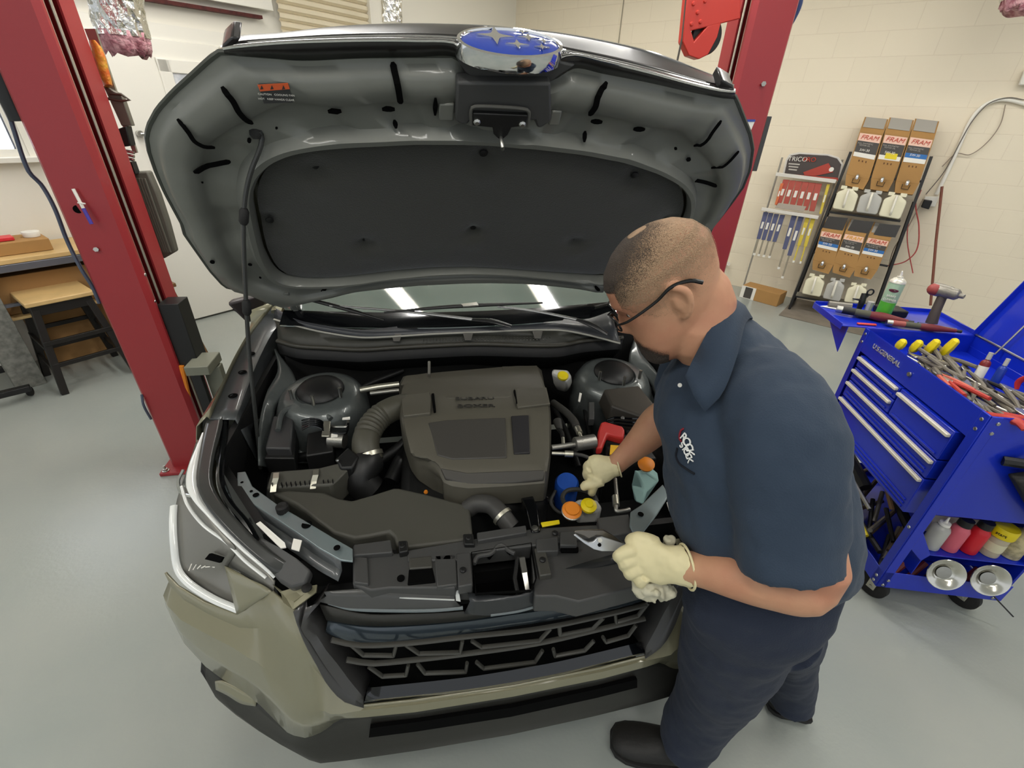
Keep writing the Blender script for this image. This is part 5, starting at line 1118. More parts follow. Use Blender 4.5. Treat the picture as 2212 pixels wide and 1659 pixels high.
MB().tube([D(1352, 1184, .953), D(1385, 1205, .958), D(1405, 1235, .965)], .006, 10, res=10).build('handle', M['steel'], pl, smooth=True)
# ---- used glove held bundled under the hand
rg_ = MB(); random.seed(5); R = []
for i, (px, py, ra, rb) in enumerate(((1400, 1250, .030, .016), (1408, 1264, .040, .018), (1414, 1276, .046, .020), (1416, 1287, .042, .016), (1412, 1296, .026, .009))):
    c = D(px, py, .955); R.append([c+CR*(ra*math.cos(2*PI*k/28)*(1+.12*math.sin(5*k+i)))+CF*(rb*math.sin(2*PI*k/28)*(1+.25*math.sin(3*k+2*i)))+CU*.004*math.sin(4*k+i*2) for k in range(28)])
rg_.rings(R); rg_.ball(D(1418, 1281, .93), .008, 10); rg_.ball(D(1446, 1166, .945), .012, 10, (1.3, 1, .8)); rg_.tube([D(1446, 1166, .945), D(1440, 1200, .955), D(1415, 1250, .955)], .012, 8, res=8)
ro = tag(rg_.build('crumpled_glove', M['latexg'], None, smooth=True, ang=3), 'greyish crumpled spare glove hanging under the hand that holds the pliers', 'glove'); remesh(ro, .003, 2); wrinkle(ro, .010, .018, 'rag_folds')
# ================================================================ TOOL CART
KC = V((1.675, .335, 0)); KU = V((.292, .956, 0)).normalized(); KV = V((.956, -.292, 0)).normalized()
def K(a, b, z): return KC+KU*a+KV*b+UP*z
KR = Matrix((KU, KV, UP)).transposed()
AW, BW, ZT = .765, .49, 1.01
cart = thing('tool_cart', 'blue steel tool cart on black casters with silver drawer handles and open lid', 'tool cart', KC)
def kb(mb, a0, a1, b0, b1, z0, z1): return mb.box(K((a0+a1)/2, (b0+b1)/2, (z0+z1)/2), (abs(a1-a0), abs(b1-b0), abs(z1-z0)), KR)
BL = M['blue']
# body: top tray, drawer case
m = MB(); kb(m, 0, AW, 0, .004, .93, ZT); kb(m, 0, AW, BW-.004, BW, .955, ZT); kb(m, 0, .004, 0, BW, .555, ZT); kb(m, AW-.004, AW, 0, BW, .48, ZT); kb(m, 0, AW, 0, BW, .922, .927); kb(m, .13, AW, .006, BW, .478, .485); kb(m, .0, AW, BW-.006, BW, .14, .96)
kb(m, .035, AW-.035, -.002, .004, .90, ZT)
m.build('case', BL, cart, bevel=.002)
for a0 in (0, AW-.036):
    m = MB(); kb(m, a0, a0+.036, -.004, 0, .12, ZT); (kb(m, -.004, 0, 0, .036, .12, ZT) if a0 == 0 else kb(m, AW, AW+.004, 0, .036, .12, ZT)); m.build('corner_post', BL, cart, bevel=.002)
for a0 in (0, AW-.036):
    m = MB(); kb(m, a0, a0+.036, BW, BW+.004, .12, ZT); m.build('corner_post', BL, cart, bevel=.002)
for z, a in ((.985, .02), (.945, .02), (.985, AW-.02), (.945, AW-.02), (.165, .02), (.135, .02), (.46, .02)):
    MB().lathe([(0, 0), (.007, 0), (.006, .003), (0, .004)], K(a, -.004, z), -KV, 12).build('rivet', M['steel'], cart, smooth=True)
for z, b in ((.985, .03), (.945, .03), (.165, .03), (.135, .02), (.165, .46), (.135, .46)):
    MB().lathe([(0, 0), (.007, 0), (.006, .003), (0, .004)], K(-.004, b, z), -KU, 12).build('rivet', M['steel'], cart, smooth=True)
def drawer(a0, a1, z0, z1, hz, ribs=1):
    m = MB(); kb(m, a0, a1, -.012, .40, z0, z1); d = m.build('drawer', BL, cart, bevel=.003)
    if hz:
        h = MB(); kb(h, a0+.004, a1-.004, -.028, -.012, hz-.008, hz+.006); h.build('handle', M['chrome'] if 0 else mat('satin_aluminium_trim', 'e6e0cf', .45, .15), d, bevel=.003)
    for r in range(ribs):
        zz_ = z0+.014+r*.018; q = MB().tube([K(a0+.02, -.013, zz_), K(a1-.02, -.013, zz_)], .004, 8, flat=1); q.build('rib', BL, d, smooth=True)
    return d
drawer(.39, .70, .835, .893, .882); drawer(.39, .70, .765, .828, .815); drawer(.07, .382, .765, .893, .872); drawer(.07, .70, .672, .758, .745, 2); drawer(.07, .70, .49, .664, .655, 3)
MB().lathe([(0, 0), (.010, 0), (.009, .006), (0, .006)], K(.39, -.004, .958), -KV, 14).build('lock', M['steel'], cart, smooth=True)
text('nameplate', 'U.S.GENERAL', .030, M4(K(.56, -.005, .962), -KU, UP), mat('chrome_letters', 'd8d8d8', .25, .6), cart, .002, sx=1.15)
# lower tray
m = MB(); kb(m, 0, AW, 0, BW, .13, .136); kb(m, 0, AW, -.004, 0, .12, .205); kb(m, -.004, 0, 0, BW+.01, .12, .215); kb(m, AW, AW+.004, 0, BW, .12, .21)
m.build('lower_tray', BL, cart, bevel=.002)
m = MB(); m.prism([K(.0, .0, .13), K(.31, .0, .205), K(.31, 0, .13)], KV*.004)
m.build('tray_gusset', BL, cart)
m = MB(); kb(m, .10, .104, .10, BW, .20, .355); kb(m, .0, .10, .10, .104, .215, .35); m.prism([K(-.002, .0, .46), K(-.002, .036, .46), K(-.002, .12, .34), K(-.002, .10, .30), K(-.002, .036, .36)], KU*.004)
kb(m, -.0, .10, .10, BW, .335, .34)
m.build('end_shelf', BL, cart, bevel=.002)
# side wing at the far end
m = MB(); kb(m, AW, AW+.30, -.11, BW, ZT-.004, ZT+.002); kb(m, AW+.296, AW+.30, -.11, BW, ZT, ZT+.02); kb(m, AW, AW+.3, -.114, -.11, ZT-.02, ZT+.012); kb(m, AW, AW+.3, BW-.004, BW, ZT-.01, ZT+.02)
m.prism([K(AW+.004, -.08, ZT-.004), K(AW+.004, -.08, ZT-.14), K(AW+.22, -.08, ZT-.004)], KV*.004)
m.prism([K(AW+.004, .40, ZT-.004), K(AW+.004, .40, ZT-.14), K(AW+.22, .40, ZT-.004)], KV*.004)
m.build('side_shelf', BL, cart, bevel=.002)
# lid and gas strut
LT = V((KV*.30+UP*.95)).normalized()
ld = MB(); o = K(0, BW, ZT+.004); e = K(AW, BW, ZT+.004)
ld.prism([o, e, e+LT*.46, o+LT*.46], KV*.006-UP*.002); 
for q0, q1 in ((e, e+LT*.46), (e+LT*.46, o+LT*.46), (o, o+LT*.46)): ld.bb(q0-KV*.012, q1-KV*.012, .004, .028, up=KV)
lid = ld.build('lid', BL, cart, bevel=.002)
MB().tube([K(.0, BW-.004, ZT+.006), K(AW, BW-.004, ZT+.006)], .005, 8).build('hinge', M['steel'], lid, smooth=True)
st = MB().cyl(K(.60, BW-.03, ZT-.02), K(.60, BW-.03, ZT-.02)+(LT*.17+KU*.0), .004, 10).build('gas_strut', M['steel'], cart, smooth=True)
MB().cyl(K(.60, BW-.03, ZT-.02)+LT*.16, K(.60, BW-.03, ZT-.02)+LT*.38, .009, 14).build('strut_cylinder', M['black'], st, smooth=True)
MB().lathe([(0, 0), (.016, 0), (.014, .012), (0, .014)], K(.33, BW-.012, ZT+.002), UP, 14).build('lid_bumper', M['rub'], cart, smooth=True)
# casters
for a, b in ((.06, .05), (.06, .43), (.70, .05), (.70, .43)):
    c = K(a, b, .058); ax = (KV*.85+KU*.5).normalized() if a < .3 else KV
    w = MB().lathe([(.0, -.018), (.05, -.018), (.058, -.012), (.058, .012), (.05, .018), (0, .018)], c, ax, 28).build('caster', M['rub'], cart, smooth=True)
    fk = MB(); sd = ax; up_ = UP
    for s in (-1, 1): fk.bb(c+sd*s*.024-up_*.012, c+sd*s*.024+up_*.062, .034, .004, up=sd)
    fk.bb(c+sd*-.026+up_*.062, c+sd*.026+up_*.062, .05, .006, up=up_); fk.build('fork', M['zinc'], w, bevel=.002)
    MB().cyl(c-sd*.03, c+sd*.03, .008, 10).build('axle', M['steel'], w, smooth=True)
# ---- tools in the open top tray (each is a thing of its own)
def tool_pliers(name, lab, a, b, ang, hcol, L=.20, z=.912, tilt=.0, group=None, op=.10):
    t = thing(name, lab, 'pliers', K(a, b, z), group)
    R = KR@Matrix.Rotation(ang, 3, 'Z')@Matrix.Rotation(tilt, 3, 'Y'); o = K(a, b, z)
    P = lambda x, y, zz_=0: o+R@V((x, y, zz_))
    MB().prism([P(.0, -.014), P(.02, -.017), (P(.06, -.004)), P(.06, .004), P(.02, .017), P(0, .014)], R@V((0, 0, .009))).build('jaws', M['steel'], t, bevel=.002)
    for s in (-1, 1):
        MB().tube([P(.004, s*.006, .005), P(-.05, s*.022, .006), P(-L+.06, s*(.02+op*.2), .006)], [.006, .009, .008], 8, res=12).build('handle', hcol, t, smooth=True)
    return t
gm = mat('grey_grip', '6e685c', .55); rm = mat('red_grip', 'b3382f', .45); sm = mat('salmon_grip', 'c4614f', .5); bk_ = M['black']
TL = [('locking_pliers', 'grey locking pliers with a curved handle raised at the far end of the tray', .50, .17, 1.9, gm, .22, .95, -.5),
 ('pliers', 'pliers with salmon red grips lying by the front edge of the open cart tray', .36, .085, .15, sm, .2, .975, .1),
 ('pliers', 'red handled pliers against the front edge of the tray, left of the white pry bar', .29, .08, .1, rm, .2, .98, .1),
 ('pliers', 'black handled pliers in the open tray below the two spray bottles', .40, .30, .2, bk_, .2, .945, .1),
]
for nm, lab, a, b, an, hc_, L_, z, ti in TL: tool_pliers(nm, lab, a, b, an, hc_, L_, z, ti)
for b, lab in ((.075, 'chunky bright red grip sticking out over the near corner of the tray'), (.165, 'second chunky red grip, right of the one at the tray corner')):
    t = thing('cutters', lab, 'cutters', K(.05, b, .97))
    MB().tube([K(.13, b-.01, .955), K(.06, b, .975), K(.03, b+.004, .99), K(-.01, b+.01, 1.0), K(-.035, b+.012, .99)], [.010, .017, .022, .021, .012], 12, flat=.7, res=16).build('grip', rm, t, smooth=True)
    MB().tube([K(.12, b+.02, .957), K(.20, b-.01, .955)], [.009, .006], 8).build('jaws', M['steel'], t, smooth=True)
rng = random.Random(11)
proto = tool_pliers('pliers', 'grey steel pliers in the heap filling the open top tray of the cart', .45, .12, .1, gm, .2, .955, .05, group='grey pliers heaped in the open tray')
for k in range(26):
    c = copy_tree(proto); a, b = .14+.019*k+rng.uniform(-.02, .02), .09+rng.uniform(0, .20)
    c.matrix_basis = Matrix.Translation(K(a, b, .93+rng.uniform(0, .045)))@Matrix.Rotation(rng.uniform(-.35, .35)+(PI if k % 4 == 0 else 0), 4, 'Z')@Matrix.Rotation(rng.uniform(-.15, .15), 4, 'X')
def rod_thing(name, lab, cat, p, q, r, m_, grp=None, head=None):
    o = MB().tube([p, p.lerp(q, .5), q], r, 8).build(name, m_, None, smooth=True); return tag(o, lab, cat, grp)
rod_thing('screwdriver_bar', 'long bright steel bar lying lengthwise along the middle of the open tray', 'bar', K(.42, .23, .955), K(.04, .25, .965), .005, mat('bright_steel', 'e6e0d0', .2, 1))
rod_thing('pry_bar', 'short white ended bar at the front edge of the open tray', 'bar', K(.20, .045, .965), K(.11, .045, .97), .007, M['paper'])
for k in range(7):
    rod_thing('wrench', 'loose steel wrench among the pliers in the open tray', 'wrench', K(.1+k*.07, .12+rng.uniform(-.06, .1), .955), K(.22+k*.07, .14+rng.uniform(-.06, .1), .96), .0045, M['steel'], 'loose wrenches in the open tray')
for k in range(9):
    so2 = MB().lathe([(.006, 0), (.011, 0), (.011, .02), (.008, .026), (.005, .026)], K(.10+.035*(k % 5), .36+.035*(k//5), .906+.012*(k % 3)), (rng.uniform(-1, 1), rng.uniform(-1, 1), 1), 12).build('socket', M['steel'], None, smooth=True)
    tag(so2, 'small steel socket in the pile at the back corner of the open tray', 'socket', 'sockets piled at the back of the tray')
# yellow handled picks standing at the far end
for k, (a, b, h, lab) in enumerate(((.66, .10, .045, 'leftmost and shortest yellow handle standing at the far end of the tray'), (.64, .15, .055, 'second yellow handle from the left at the far end of the tray'), (.63, .205, .07, 'third yellow handle from the left at the far end of the tray'), (.62, .265, .085, 'tallest and rightmost yellow handle at the far end of the tray'))):
    d = (KV*.25+UP*1-KU*.1).normalized(); p = K(a, b, .955)
    t = tag(MB().tube([p, p+d*.012, p+d*h*.6, p+d*h, p+d*(h+.008)], [.014, .024, .026, .022, .010], 6, flat=.7).build('hand_tool', M['yellow'], None, smooth=False, bevel=.002), lab, 'tool handle')
# spray bottles
def bottle(name, lab, p, d, r, h, mb_, mc, cat='bottle', neck=.4, caph=.03, lab_m=None, nozzle=0, grp=None):
    d = V(d).normalized(); t = thing(name, lab, cat, p, grp)
    MB().lathe([(0, 0), (r*.95, 0), (r, .004), (r, h*.72), (r*.85, h*.8), (r*neck, h*.86), (r*neck, h*.9)], p, d, 24).build('bottle_body', mb_, t, smooth=True, ang=.8)
    MB().lathe([(0, 0), (r*neck*1.25, 0), (r*neck*1.2, caph), (r*neck*.4 if nozzle else 0, caph+.001)]+([(r*.08, caph+nozzle), (0, caph+nozzle)] if nozzle else []), p+d*h*.88, d, 20).build('cap', mc, t, smooth=True, ang=.8)
    if lab_m: MB().lathe([(r*1.01, h*.15), (r*1.015, h*.17), (r*1.015, h*.6), (r*1.01, h*.62)], p, d, 24, cap=False).build('label', lab_m, t, smooth=True)
    return t
bottle('spray_bottle', 'small red bottle with a white label and pump top in the open tray', K(.44, .30, .93), (.1, .1, 1), .017, .11, mat('red_brown_liquid', '7d2a28', .3), M['jugc'], lab_m=M['paper'])
bottle('spray_bottle', 'small blue bottle with a white pump top beside the red one in the tray', K(.40, .335, .93), (.12, .1, 1), .015, .105, mat('blue_bottle', '1e3a9a', .3), M['jugc'])
for a, b, lab in ((.37, .40, 'red tin snips handle sticking up against the blue back of the tray'), (.33, .43, 'smaller red grip below the snips at the back of the tray')):
    p = K(a, b, .94); tag(MB().tube([p, p+UP*.03+KU*.01, p+UP*.07+KV*.015], [.009, .015, .008], 8, flat=.5, res=10).build('snips_handle', M['redp'], None, smooth=True), lab, 'tool handle')
# ---- on the side wing
def on(a, b, z=ZT+.004): return K(a, b, z)
can = thing('spray_can', 'green aerosol can with a silver top standing on the wing of the tool cart', 'aerosol can', on(.92, .15))
MB().lathe([(0, 0), (.032, 0), (.033, .003), (.033, .085)], on(.92, .15), UP, 32, cap=False).build('lower_wrap', mat('bright_green', '58b43c', .35), can, smooth=True)
MB().lathe([(.033, .085), (.033, .178), (.031, .182)], on(.92, .15), UP, 32, cap=False).build('upper_wrap', mat('pale_green_silver', '9bb59a', .35), can, smooth=True)
MB().lathe([(.034, .180), (.033, .188), (.022, .200), (.014, .204), (.013, .210), (0, .211)], on(.92, .15), UP, 28).build('top', mat('white_metal', 'd8d5c8', .3, .3), can, smooth=True)
MB().tube([on(.92, .15, ZT+.21), on(.92, .15, ZT+.224), on(.918, .146, ZT+.24)], [.005, .005, .003], 8).build('nozzle', M['paper'], can, smooth=True)
view = (CAM-on(.92, .15)); view.z = 0; view.normalize(); sx_ = UP.cross(view)
MB().rings([[on(.92, .15, ZT+.15)+view*.0335+sx_*.020*math.cos(2*PI*k/20)+UP*.008*math.sin(2*PI*k/20)-view*.006*math.cos(2*PI*k/20)**2 for k in range(20)], [on(.92, .15, ZT+.15)+view*.036+sx_*.018*math.cos(2*PI*k/20)+UP*.006*math.sin(2*PI*k/20)-view*.006*math.cos(2*PI*k/20)**2 for k in range(20)]]).build('oval_badge', mat('maroon', '5a2136', .4), can, smooth=True)
for k, tx in enumerate(('BRAKE', 'CLEANER')): text('can_text', tx, .014, M4(on(.92, .15, ZT+.122-.018*k)+view*.0342, sx_, UP), M['paper'], can, .001, sx=.9)
# impact wrench
iw = thing('impact_wrench', 'worn red and grey air impact wrench standing on its handle on the cart wing', 'impact wrench', on(.86, .35))
b0 = on(.84, .33)
MB().tube([b0+UP*.015, b0+UP*.07+KU*.01, b0+UP*.14+KU*.03+KV*.01], [.024, .020, .019], 14, res=14).build('handle', mat('worn_black_grip', '453c38', .6), iw, smooth=True)
hh = b0+UP*.165+KU*.035+KV*.01
MB().lathe([(0, -.05), (.028, -.05), (.031, -.03), (.030, .02), (.026, .03), (.026, .05), (.018, .06), (.012, .062), (.010, .08), (0, .08)], hh, (-KU*.3+KV*.35-V((0, 1, 0))*.6).normalized(), 24).build('motor_housing', mat('worn_grey_metal', '8e8a80', .4, .6, bump=.2, bscale=60), iw, smooth=True, ang=.8)
MB().ball(hh-V((.02, -.03, .0)), .032, 14, (1, .9, .9)).build('red_shell', mat('worn_red_plastic', '9c4440', .5), iw, smooth=True)
MB().lathe([(0, 0), (.014, 0), (.014, .02), (0, .02)], b0, UP, 12).build('base_fitting', M['steel'], iw, smooth=True)
# ratchets
def ratchet(lab, p, q, r, cols):
    t = thing('air_ratchet', lab, 'air ratchet', p); d = (q-p)
    MB().tube([p, p+d*.08], [r*.95, r], 14).build('tip', M['steel'], t, smooth=True)
    MB().tube([p+d*.08, p+d*.25], r, 14).build('front_sleeve', cols[0], t, smooth=True)
    MB().tube([p+d*.25, p+d*.45], r*1.02, 14).build('grey_sleeve', mat('olive_grey_rubber', '4d4d3d', .6), t, smooth=True)
    MB().tube([p+d*.45, p+d*.6, p+d*.85, p+d*.93], [r, r*1.25, r*.9, r*.6], 14, res=12).build('handle', cols[1], t, smooth=True)
    MB().tube([p+d*.93, p+d*1.0], [r*.5, r*.55], 12).build('air_inlet', M['black'], t, smooth=True)
    return t
ratchet('black and dark red air ratchet, the upper of two lying across the cart wing', on(.93, -.07, ZT+.028), on(.80, .22, ZT+.028), .018, (M['black'], mat('dark_red_rubber', '6e2628', .55)))
ratchet('black and dark red air ratchet, the lower of two, lying over the tray edge', on(.80, .10, ZT+.022), on(.745, .40, ZT+.022), .014, (mat('salmon_plastic', 'a05148', .5), mat('dark_red_rubber', '6e2628', .55)))
rod_thing('steel_rod', 'thin bright steel rod lying beside the air ratchets on the cart wing', 'rod', on(.80, .24, ZT+.03), on(.80, .42, ZT+.012), .004, mat('bright_steel', 'e6e0d0', .2, 1))
tag(MB().prism([on(.80, -.03, ZT+.003), on(.80, .06, ZT+.003), on(.785, .055, ZT+.003), on(.785, -.03, ZT+.003)], UP*.008).build('utility_knife', mat('red_knife', 'd8483c', .4), None, bevel=.003), 'small red knife at the front corner of the cart wing', 'knife')
rod_thing('flashlight', 'grey cylindrical tool lying at the left end of the cart wing', 'tool', on(1.03, -.06, ZT+.018), on(1.0, .04, ZT+.022), .017, mat('dark_grey_metal', '77736a', .4, .5))
tag(MB().prism([on(1.02, -.10, ZT+.004), on(1.06, .0, ZT+.004), on(1.02, .08, ZT+.004), on(.98, -.02, ZT+.004)], UP*.003).build('folded_papers', M['paper'], None), 'crumpled white papers on the far left end of the cart wing', 'paper')
gw = thing('pneumatic_gun', 'black trigger tool with a ring standing at the back of the cart wing', 'tool', on(1.0, .08))
q = on(1.0, .08); MB().tube([q+UP*.01, q+UP*.05, q+UP*.09+KU*.01], [.012, .015, .012], 10, res=10).build('gun_body', M['black'], gw, smooth=True); MB().tube([q+UP*.06-KV*.05, q+UP*.055, q+UP*.09+KV*.02], [.003, .008, .004], 8).build('barrel', M['black'], gw, smooth=True)
MB().tube([q+UP*.10+KV*(.02+.015*math.cos(k*PI/6))+UP*.015*math.sin(k*PI/6) for k in range(12)], .004, 6, loop=True, cap=False).build('ring', M['black'], gw, smooth=True)
rod_thing('white_bottle', 'short pale plastic cylinder between the black trigger tool and the green can', 'bottle', on(.985, .115), on(.985, .115, ZT+.06), .016, M['jugc'])
tag(MB().box(K(.98, .22, ZT+.02), (.09, .12, .035), KR).build('grease_tray', M['black'], None, bevel=.006), 'low black box at the back of the cart wing behind the green can', 'box')
tag(MB().tube([on(.90, .02, ZT+.015), on(.90, .07, ZT+.02), on(.86, .12, ZT+.018)], [.016, .02, .014], 12, res=10).build('air_fitting', mat('dark_grey_metal', '77736a', .4, .5), None, smooth=True), 'grey metal air tool body lying in front of the green can', 'tool')
# ---- lower compartment
bottle('squeeze_bottle', 'clear squeeze bottle with a pointed white nozzle on the lower cart shelf', K(.05, .145, .342), (0, 0, 1), .031, .14, M['jugc'], M['paper'], neck=.5, caph=.012, nozzle=.03)
bottle('brake_cleaner_can', 'pink labelled bottle with a black cap beside the clear squeeze bottle', K(.05, .215, .342), (0, 0, 1), .031, .15, mat('pink_label', 'd56373', .4), M['black'], neck=.62, caph=.03)
b2_ = bottle('brake_cleaner_can', 'bright red bottle with a black cap and white label next to the yellow lidded jar', K(.05, .29, .342), (0, 0, 1), .031, .15, mat('bright_red_label', 'cc1f2c', .4), M['black'], neck=.62, caph=.03)
j = thing('jar', 'clear jar with a big yellow lid on the lower cart shelf', 'jar', K(.05, .37, .342))
MB().lathe([(0, 0), (.033, 0), (.034, .004), (.034, .105), (.03, .11)], K(.05, .37, .342), UP, 26).build('jar_body', mat('jar_glass', 'b9ad94', .2), j, smooth=True)
MB().lathe([(0.04, 0), (.041, .004), (.041, .04), (.038, .045), (0, .046)], K(.05, .37, .445), UP, 30).build('lid', M['yellow'], j, smooth=True, ang=.6)
vw = (CAM-K(.05, .37, .45)); vw.z = 0; vw.normalize(); text('lid_text', 'start', .018, M4(K(.05, .37, .467)+vw*.0415, UP.cross(vw), UP), M['black'], j, .001)
MB().lathe([(.0345, .03), (.0348, .032), (.0348, .07), (.0345, .072)], K(.05, .37, .342), UP, 26, cap=False).build('label', mat('yellowish_label', 'd9d2b0', .5), j, smooth=True)
bottle('bottle', 'beige bottle with writing at the right edge, past the yellow lidded jar', K(.05, .45, .342), (0, 0, 1), .034, .16, mat('beige_writing', 'c9bc94', .5, var=.4, vscale=60), M['jugc'])
tag(MB().prism([K(.115, .12, .36), K(.115, .36, .36), K(.115, .34, .51), K(.115, .12, .515)], KU*.003).build('paper_sheet', M['paper'], None), 'white paper sheet standing behind the bottles on the lower cart shelf', 'paper')
for b, z, lab in ((.195, .265, 'round steel magnetic dish, the left one of two on the end of the cart'), (.365, .262, 'round steel magnetic dish, the right one of two on the end of the cart')):
    n = (-KU*.95+UP*.35+V((-.2, 0, 0))).normalized(); c = K(-.012, b, z)
    t = thing('magnetic_dish', lab, 'parts dish', c)
    MB().lathe([(0, .004), (.030, .004), (.038, .010), (.052, .022), (.066, .026), (.068, .024), (.055, .010), (.04, 0), (0, 0)], c, n, 40).build('bowl', mat('polished_dish', 'd5d2c8', .18, 1), t, smooth=True, ang=1)
    MB().lathe([(0, .005), (.026, .005), (.027, .008), (.020, .009), (0, .009)], c, n, 30).build('magnet_disc', M['alu'], t, smooth=True)
rod_thing('screwdriver', 'thin screwdriver with a black tip sticking out under the right dish', 'screwdriver', K(-.01, .43, .17), K(-.05, .53, .09), .003, M['black'])
cols = [M['black'], mat('dark_grey_metal', '77736a', .4, .5), M['black'], M['steel'], mat('wood_handle', '8a6a4a', .6), M['black']]
LT_ = [('drill_tool', 'black power tool lying on top of the tools in the lower tray', .40, .08, .33, .62, .06, .40, .030, 0), ('ratchet_handle', 'long silver handled ratchet in the lower tray', .28, .05, .30, .58, .04, .36, .010, 3), ('hammer', 'hammer with a wooden handle poking up in the lower tray', .30, .16, .30, .42, .12, .44, .011, 4), ('torch', 'grey cylindrical torch at the left in the lower tray', .42, .04, .24, .34, .04, .28, .022, 1), ('pry_bar', 'black pry bar along the bottom of the lower tray', .12, .05, .20, .50, .05, .22, .013, 5), ('yellow_bar', 'yellow and black level lying in the lower tray', .20, .03, .21, .52, .03, .28, .010, -1), ('mallet', 'dark round handle at the back of the lower tray', .18, .20, .26, .40, .2, .33, .022, 2)]
for nm, lab, a0, b0_, z0, a1, b1, z1, r, ci in LT_: rod_thing(nm, lab, 'tool', K(a0, b0_, z0), K(a1, b1, z1), r, M['yellow'] if ci < 0 else cols[ci])
for k in range(16): rod_thing('hand_tool', 'dark steel hand tool in the jumble filling the lower tray', 'tool', K(.06+.035*k, .03+.03*(k % 4), .16+.022*(k % 5)), K(.24+.03*k, .16+.05*(k % 3), .19+.028*(k % 4)), .010, (M['black'], mat('dark_grey_metal', '77736a', .4, .5), mat('brown_handle', '5a4a38', .6))[k % 3], 'dark tools jumbled in the lower tray')
for k in range(5): rod_thing('hand_tool', 'dark red handled tool behind the magnetic dishes', 'tool', K(.03, .06+.07*k, .16), K(.06, .12+.07*k, .23), .012, mat('dark_red_rubber', '6e2628', .55), 'red handled tools in the end of the lower tray')
# things hanging on the near end of the cart
ag = thing('air_grinder', 'worn red air tool hanging at the right edge of the cart end', 'air tool', K(-.03, .30, .85))
MB().tube([K(-.05, .24, .90), K(-.06, .30, .93), K(-.05, .36, .90), K(-.05, .40, .84)], [.02, .032, .034, .02], 14, res=18).build('tool_body', mat('worn_red_plastic', '9c4440', .5), ag, smooth=True)
MB().tube([K(-.05, .40, .85), K(-.05, .42, .72)], .028, 14).build('black_sleeve', M['rub'], ag, smooth=True)
hb_ = MB().prism([K(-.02, .14, .80), K(-.02, .20, .82), K(-.02, .34, .78), K(-.02, .46, .64), K(-.02, .40, .56), K(-.02, .30, .64)], -KU*.05).build('tool_holster', mat('black_nylon', '2a2926', .8, bump=.2), None, bevel=.01)
tag(hb_, 'black nylon pouch hanging on the near end of the tool cart', 'pouch')
rod_thing('coat_hook', 'black hook fixed high on the near end of the cart', 'hook', K(-.006, .12, .84), K(-.05, .22, .86), .018, M['black'])
# ================================================================ LIFT POSTS
def post(s, lab):
    xo, xi, y0, y1 = (-1.667, -1.45, 1.70, 1.95) if s < 0 else (1.69, 1.45, 1.92, 2.15)
    t = thing('lift_post', lab, 'car lift post', ((xo+xi)/2, (y0+y1)/2, 0))
    m = MB()
    c = MB()
    def wall(a, b, n): return MB().box(((a[0]+b[0])/2, (a[1]+b[1])/2, 1.75), (max(.006, abs(a[0]-b[0])), max(.006, abs(a[1]-b[1])), 3.48)).build(n, M['red'], t)
    P_ = [(xi, y0+.035), (xi, y0+.02), (xi+s*.02, y0), (xo-s*.015, y0), (xo, y0+.015), (xo, y1-.015), (xo-s*.015, y1), (xi+s*.02, y1), (xi, y1-.02), (xi, y1-.12), (xi+s*.008, y1-.12), (xi+s*.008, y1-.025), (xi+s*.026, y1-.01), (xo-s*.02, y1-.01), (xo-s*.01, y1-.02), (xo-s*.01, y0+.02), (xo-s*.02, y0+.01), (xi+s*.026, y0+.01), (xi+s*.008, y0+.025), (xi+s*.008, y0+.035)]
    MB().prism([V((x, y, .02)) for x, y in P_], V((0, 0, CE-.03))).build('column', M['red'], t, smooth=True, ang=.5)
    MB().box(((xo+xi)/2, (y0+y1)/2, .011), (.30, .36, .02)).build('base_plate', M['red'], t, bevel=.003)
    for dx, dy in ((-.125, -.155), (.125, -.155), (-.125, .155), (.125, .155)):
        a = V(((xo+xi)/2+dx, (y0+y1)/2+dy, .021)); MB().lathe([(.018, 0), (.018, .004), (.012, .005), (.012, .016), (.006, .017), (.006, .035), (0, .035)], a, UP, 12).build('anchor_bolt', M['steel'], t, smooth=True)
    MB().cyl(V((xi+s*.01, y0+.045, .1)), V((xi+s*.01, y0+.045, CE-.03)), .006, 8).build('lift_cable', mat('steel_cable', 'b9b2a2', .35, .7), t, smooth=True)
    MB().cyl(V((xi+s*.01, y0+.095, .1)), V((xi+s*.01, y0+.095, CE-.03)), .006, 8).build('lift_cable', mat('steel_cable', 'b9b2a2', .35, .7), t, smooth=True)
    return t, xo, xi, y0, y1
lp_, xo, xi, y0, y1 = post(-1, 'red lift post on the left of the car')
YF = y0-.002
def onP(px, py, d=0): return Y(px, py, YF-d)
cg = MB().box((-1.405, 1.79, .79), (.09, .11, .38)).build('carriage', M['black'], lp_, bevel=.003)
MB().box((-1.33, 1.72, .66), (.11, .17, .05)).build('arm_bracket', mat('olive_grey_steel', '77786a', .5), lp_, bevel=.004)
MB().box((-1.31, 1.76, .40), (.08, .05, .46)).build('lift_arm', mat('olive_grey_steel', '77786a', .5), lp_, bevel=.004)
MB().tube([onP(392, 790, -.03), onP(410, 870, -.03), onP(424, 930, -.03)], .012, 8).build('orange_stripe', M['orange'], lp_, smooth=True)
MB().box((-1.37, 1.70, .45), (.05, .03, .34)).build('arm_pin', M['black'], lp_, bevel=.004)
gd = MB(); A_ = [(282, 372), (318, 370), (340, 420), (360, 480), (378, 545), (352, 560), (345, 555), (322, 490), (296, 420)]
gd.prism([Y(px, py, 1.99) for px, py in A_], V((0, .05, 0))); gdo = gd.build('door_guard', mat('grey_rubber_pad', '5d5b52', .6), lp_, bevel=.008)
for k in range(5):
    a, b = (288+k*6, 385), (350+k*4.5, 545); MB().tube([Y(a[0], a[1], 1.985), Y(b[0], b[1], 1.985)], .006, 6).build('rib', mat('grey_rubber_pad', '5d5b52', .6), gdo, smooth=True)
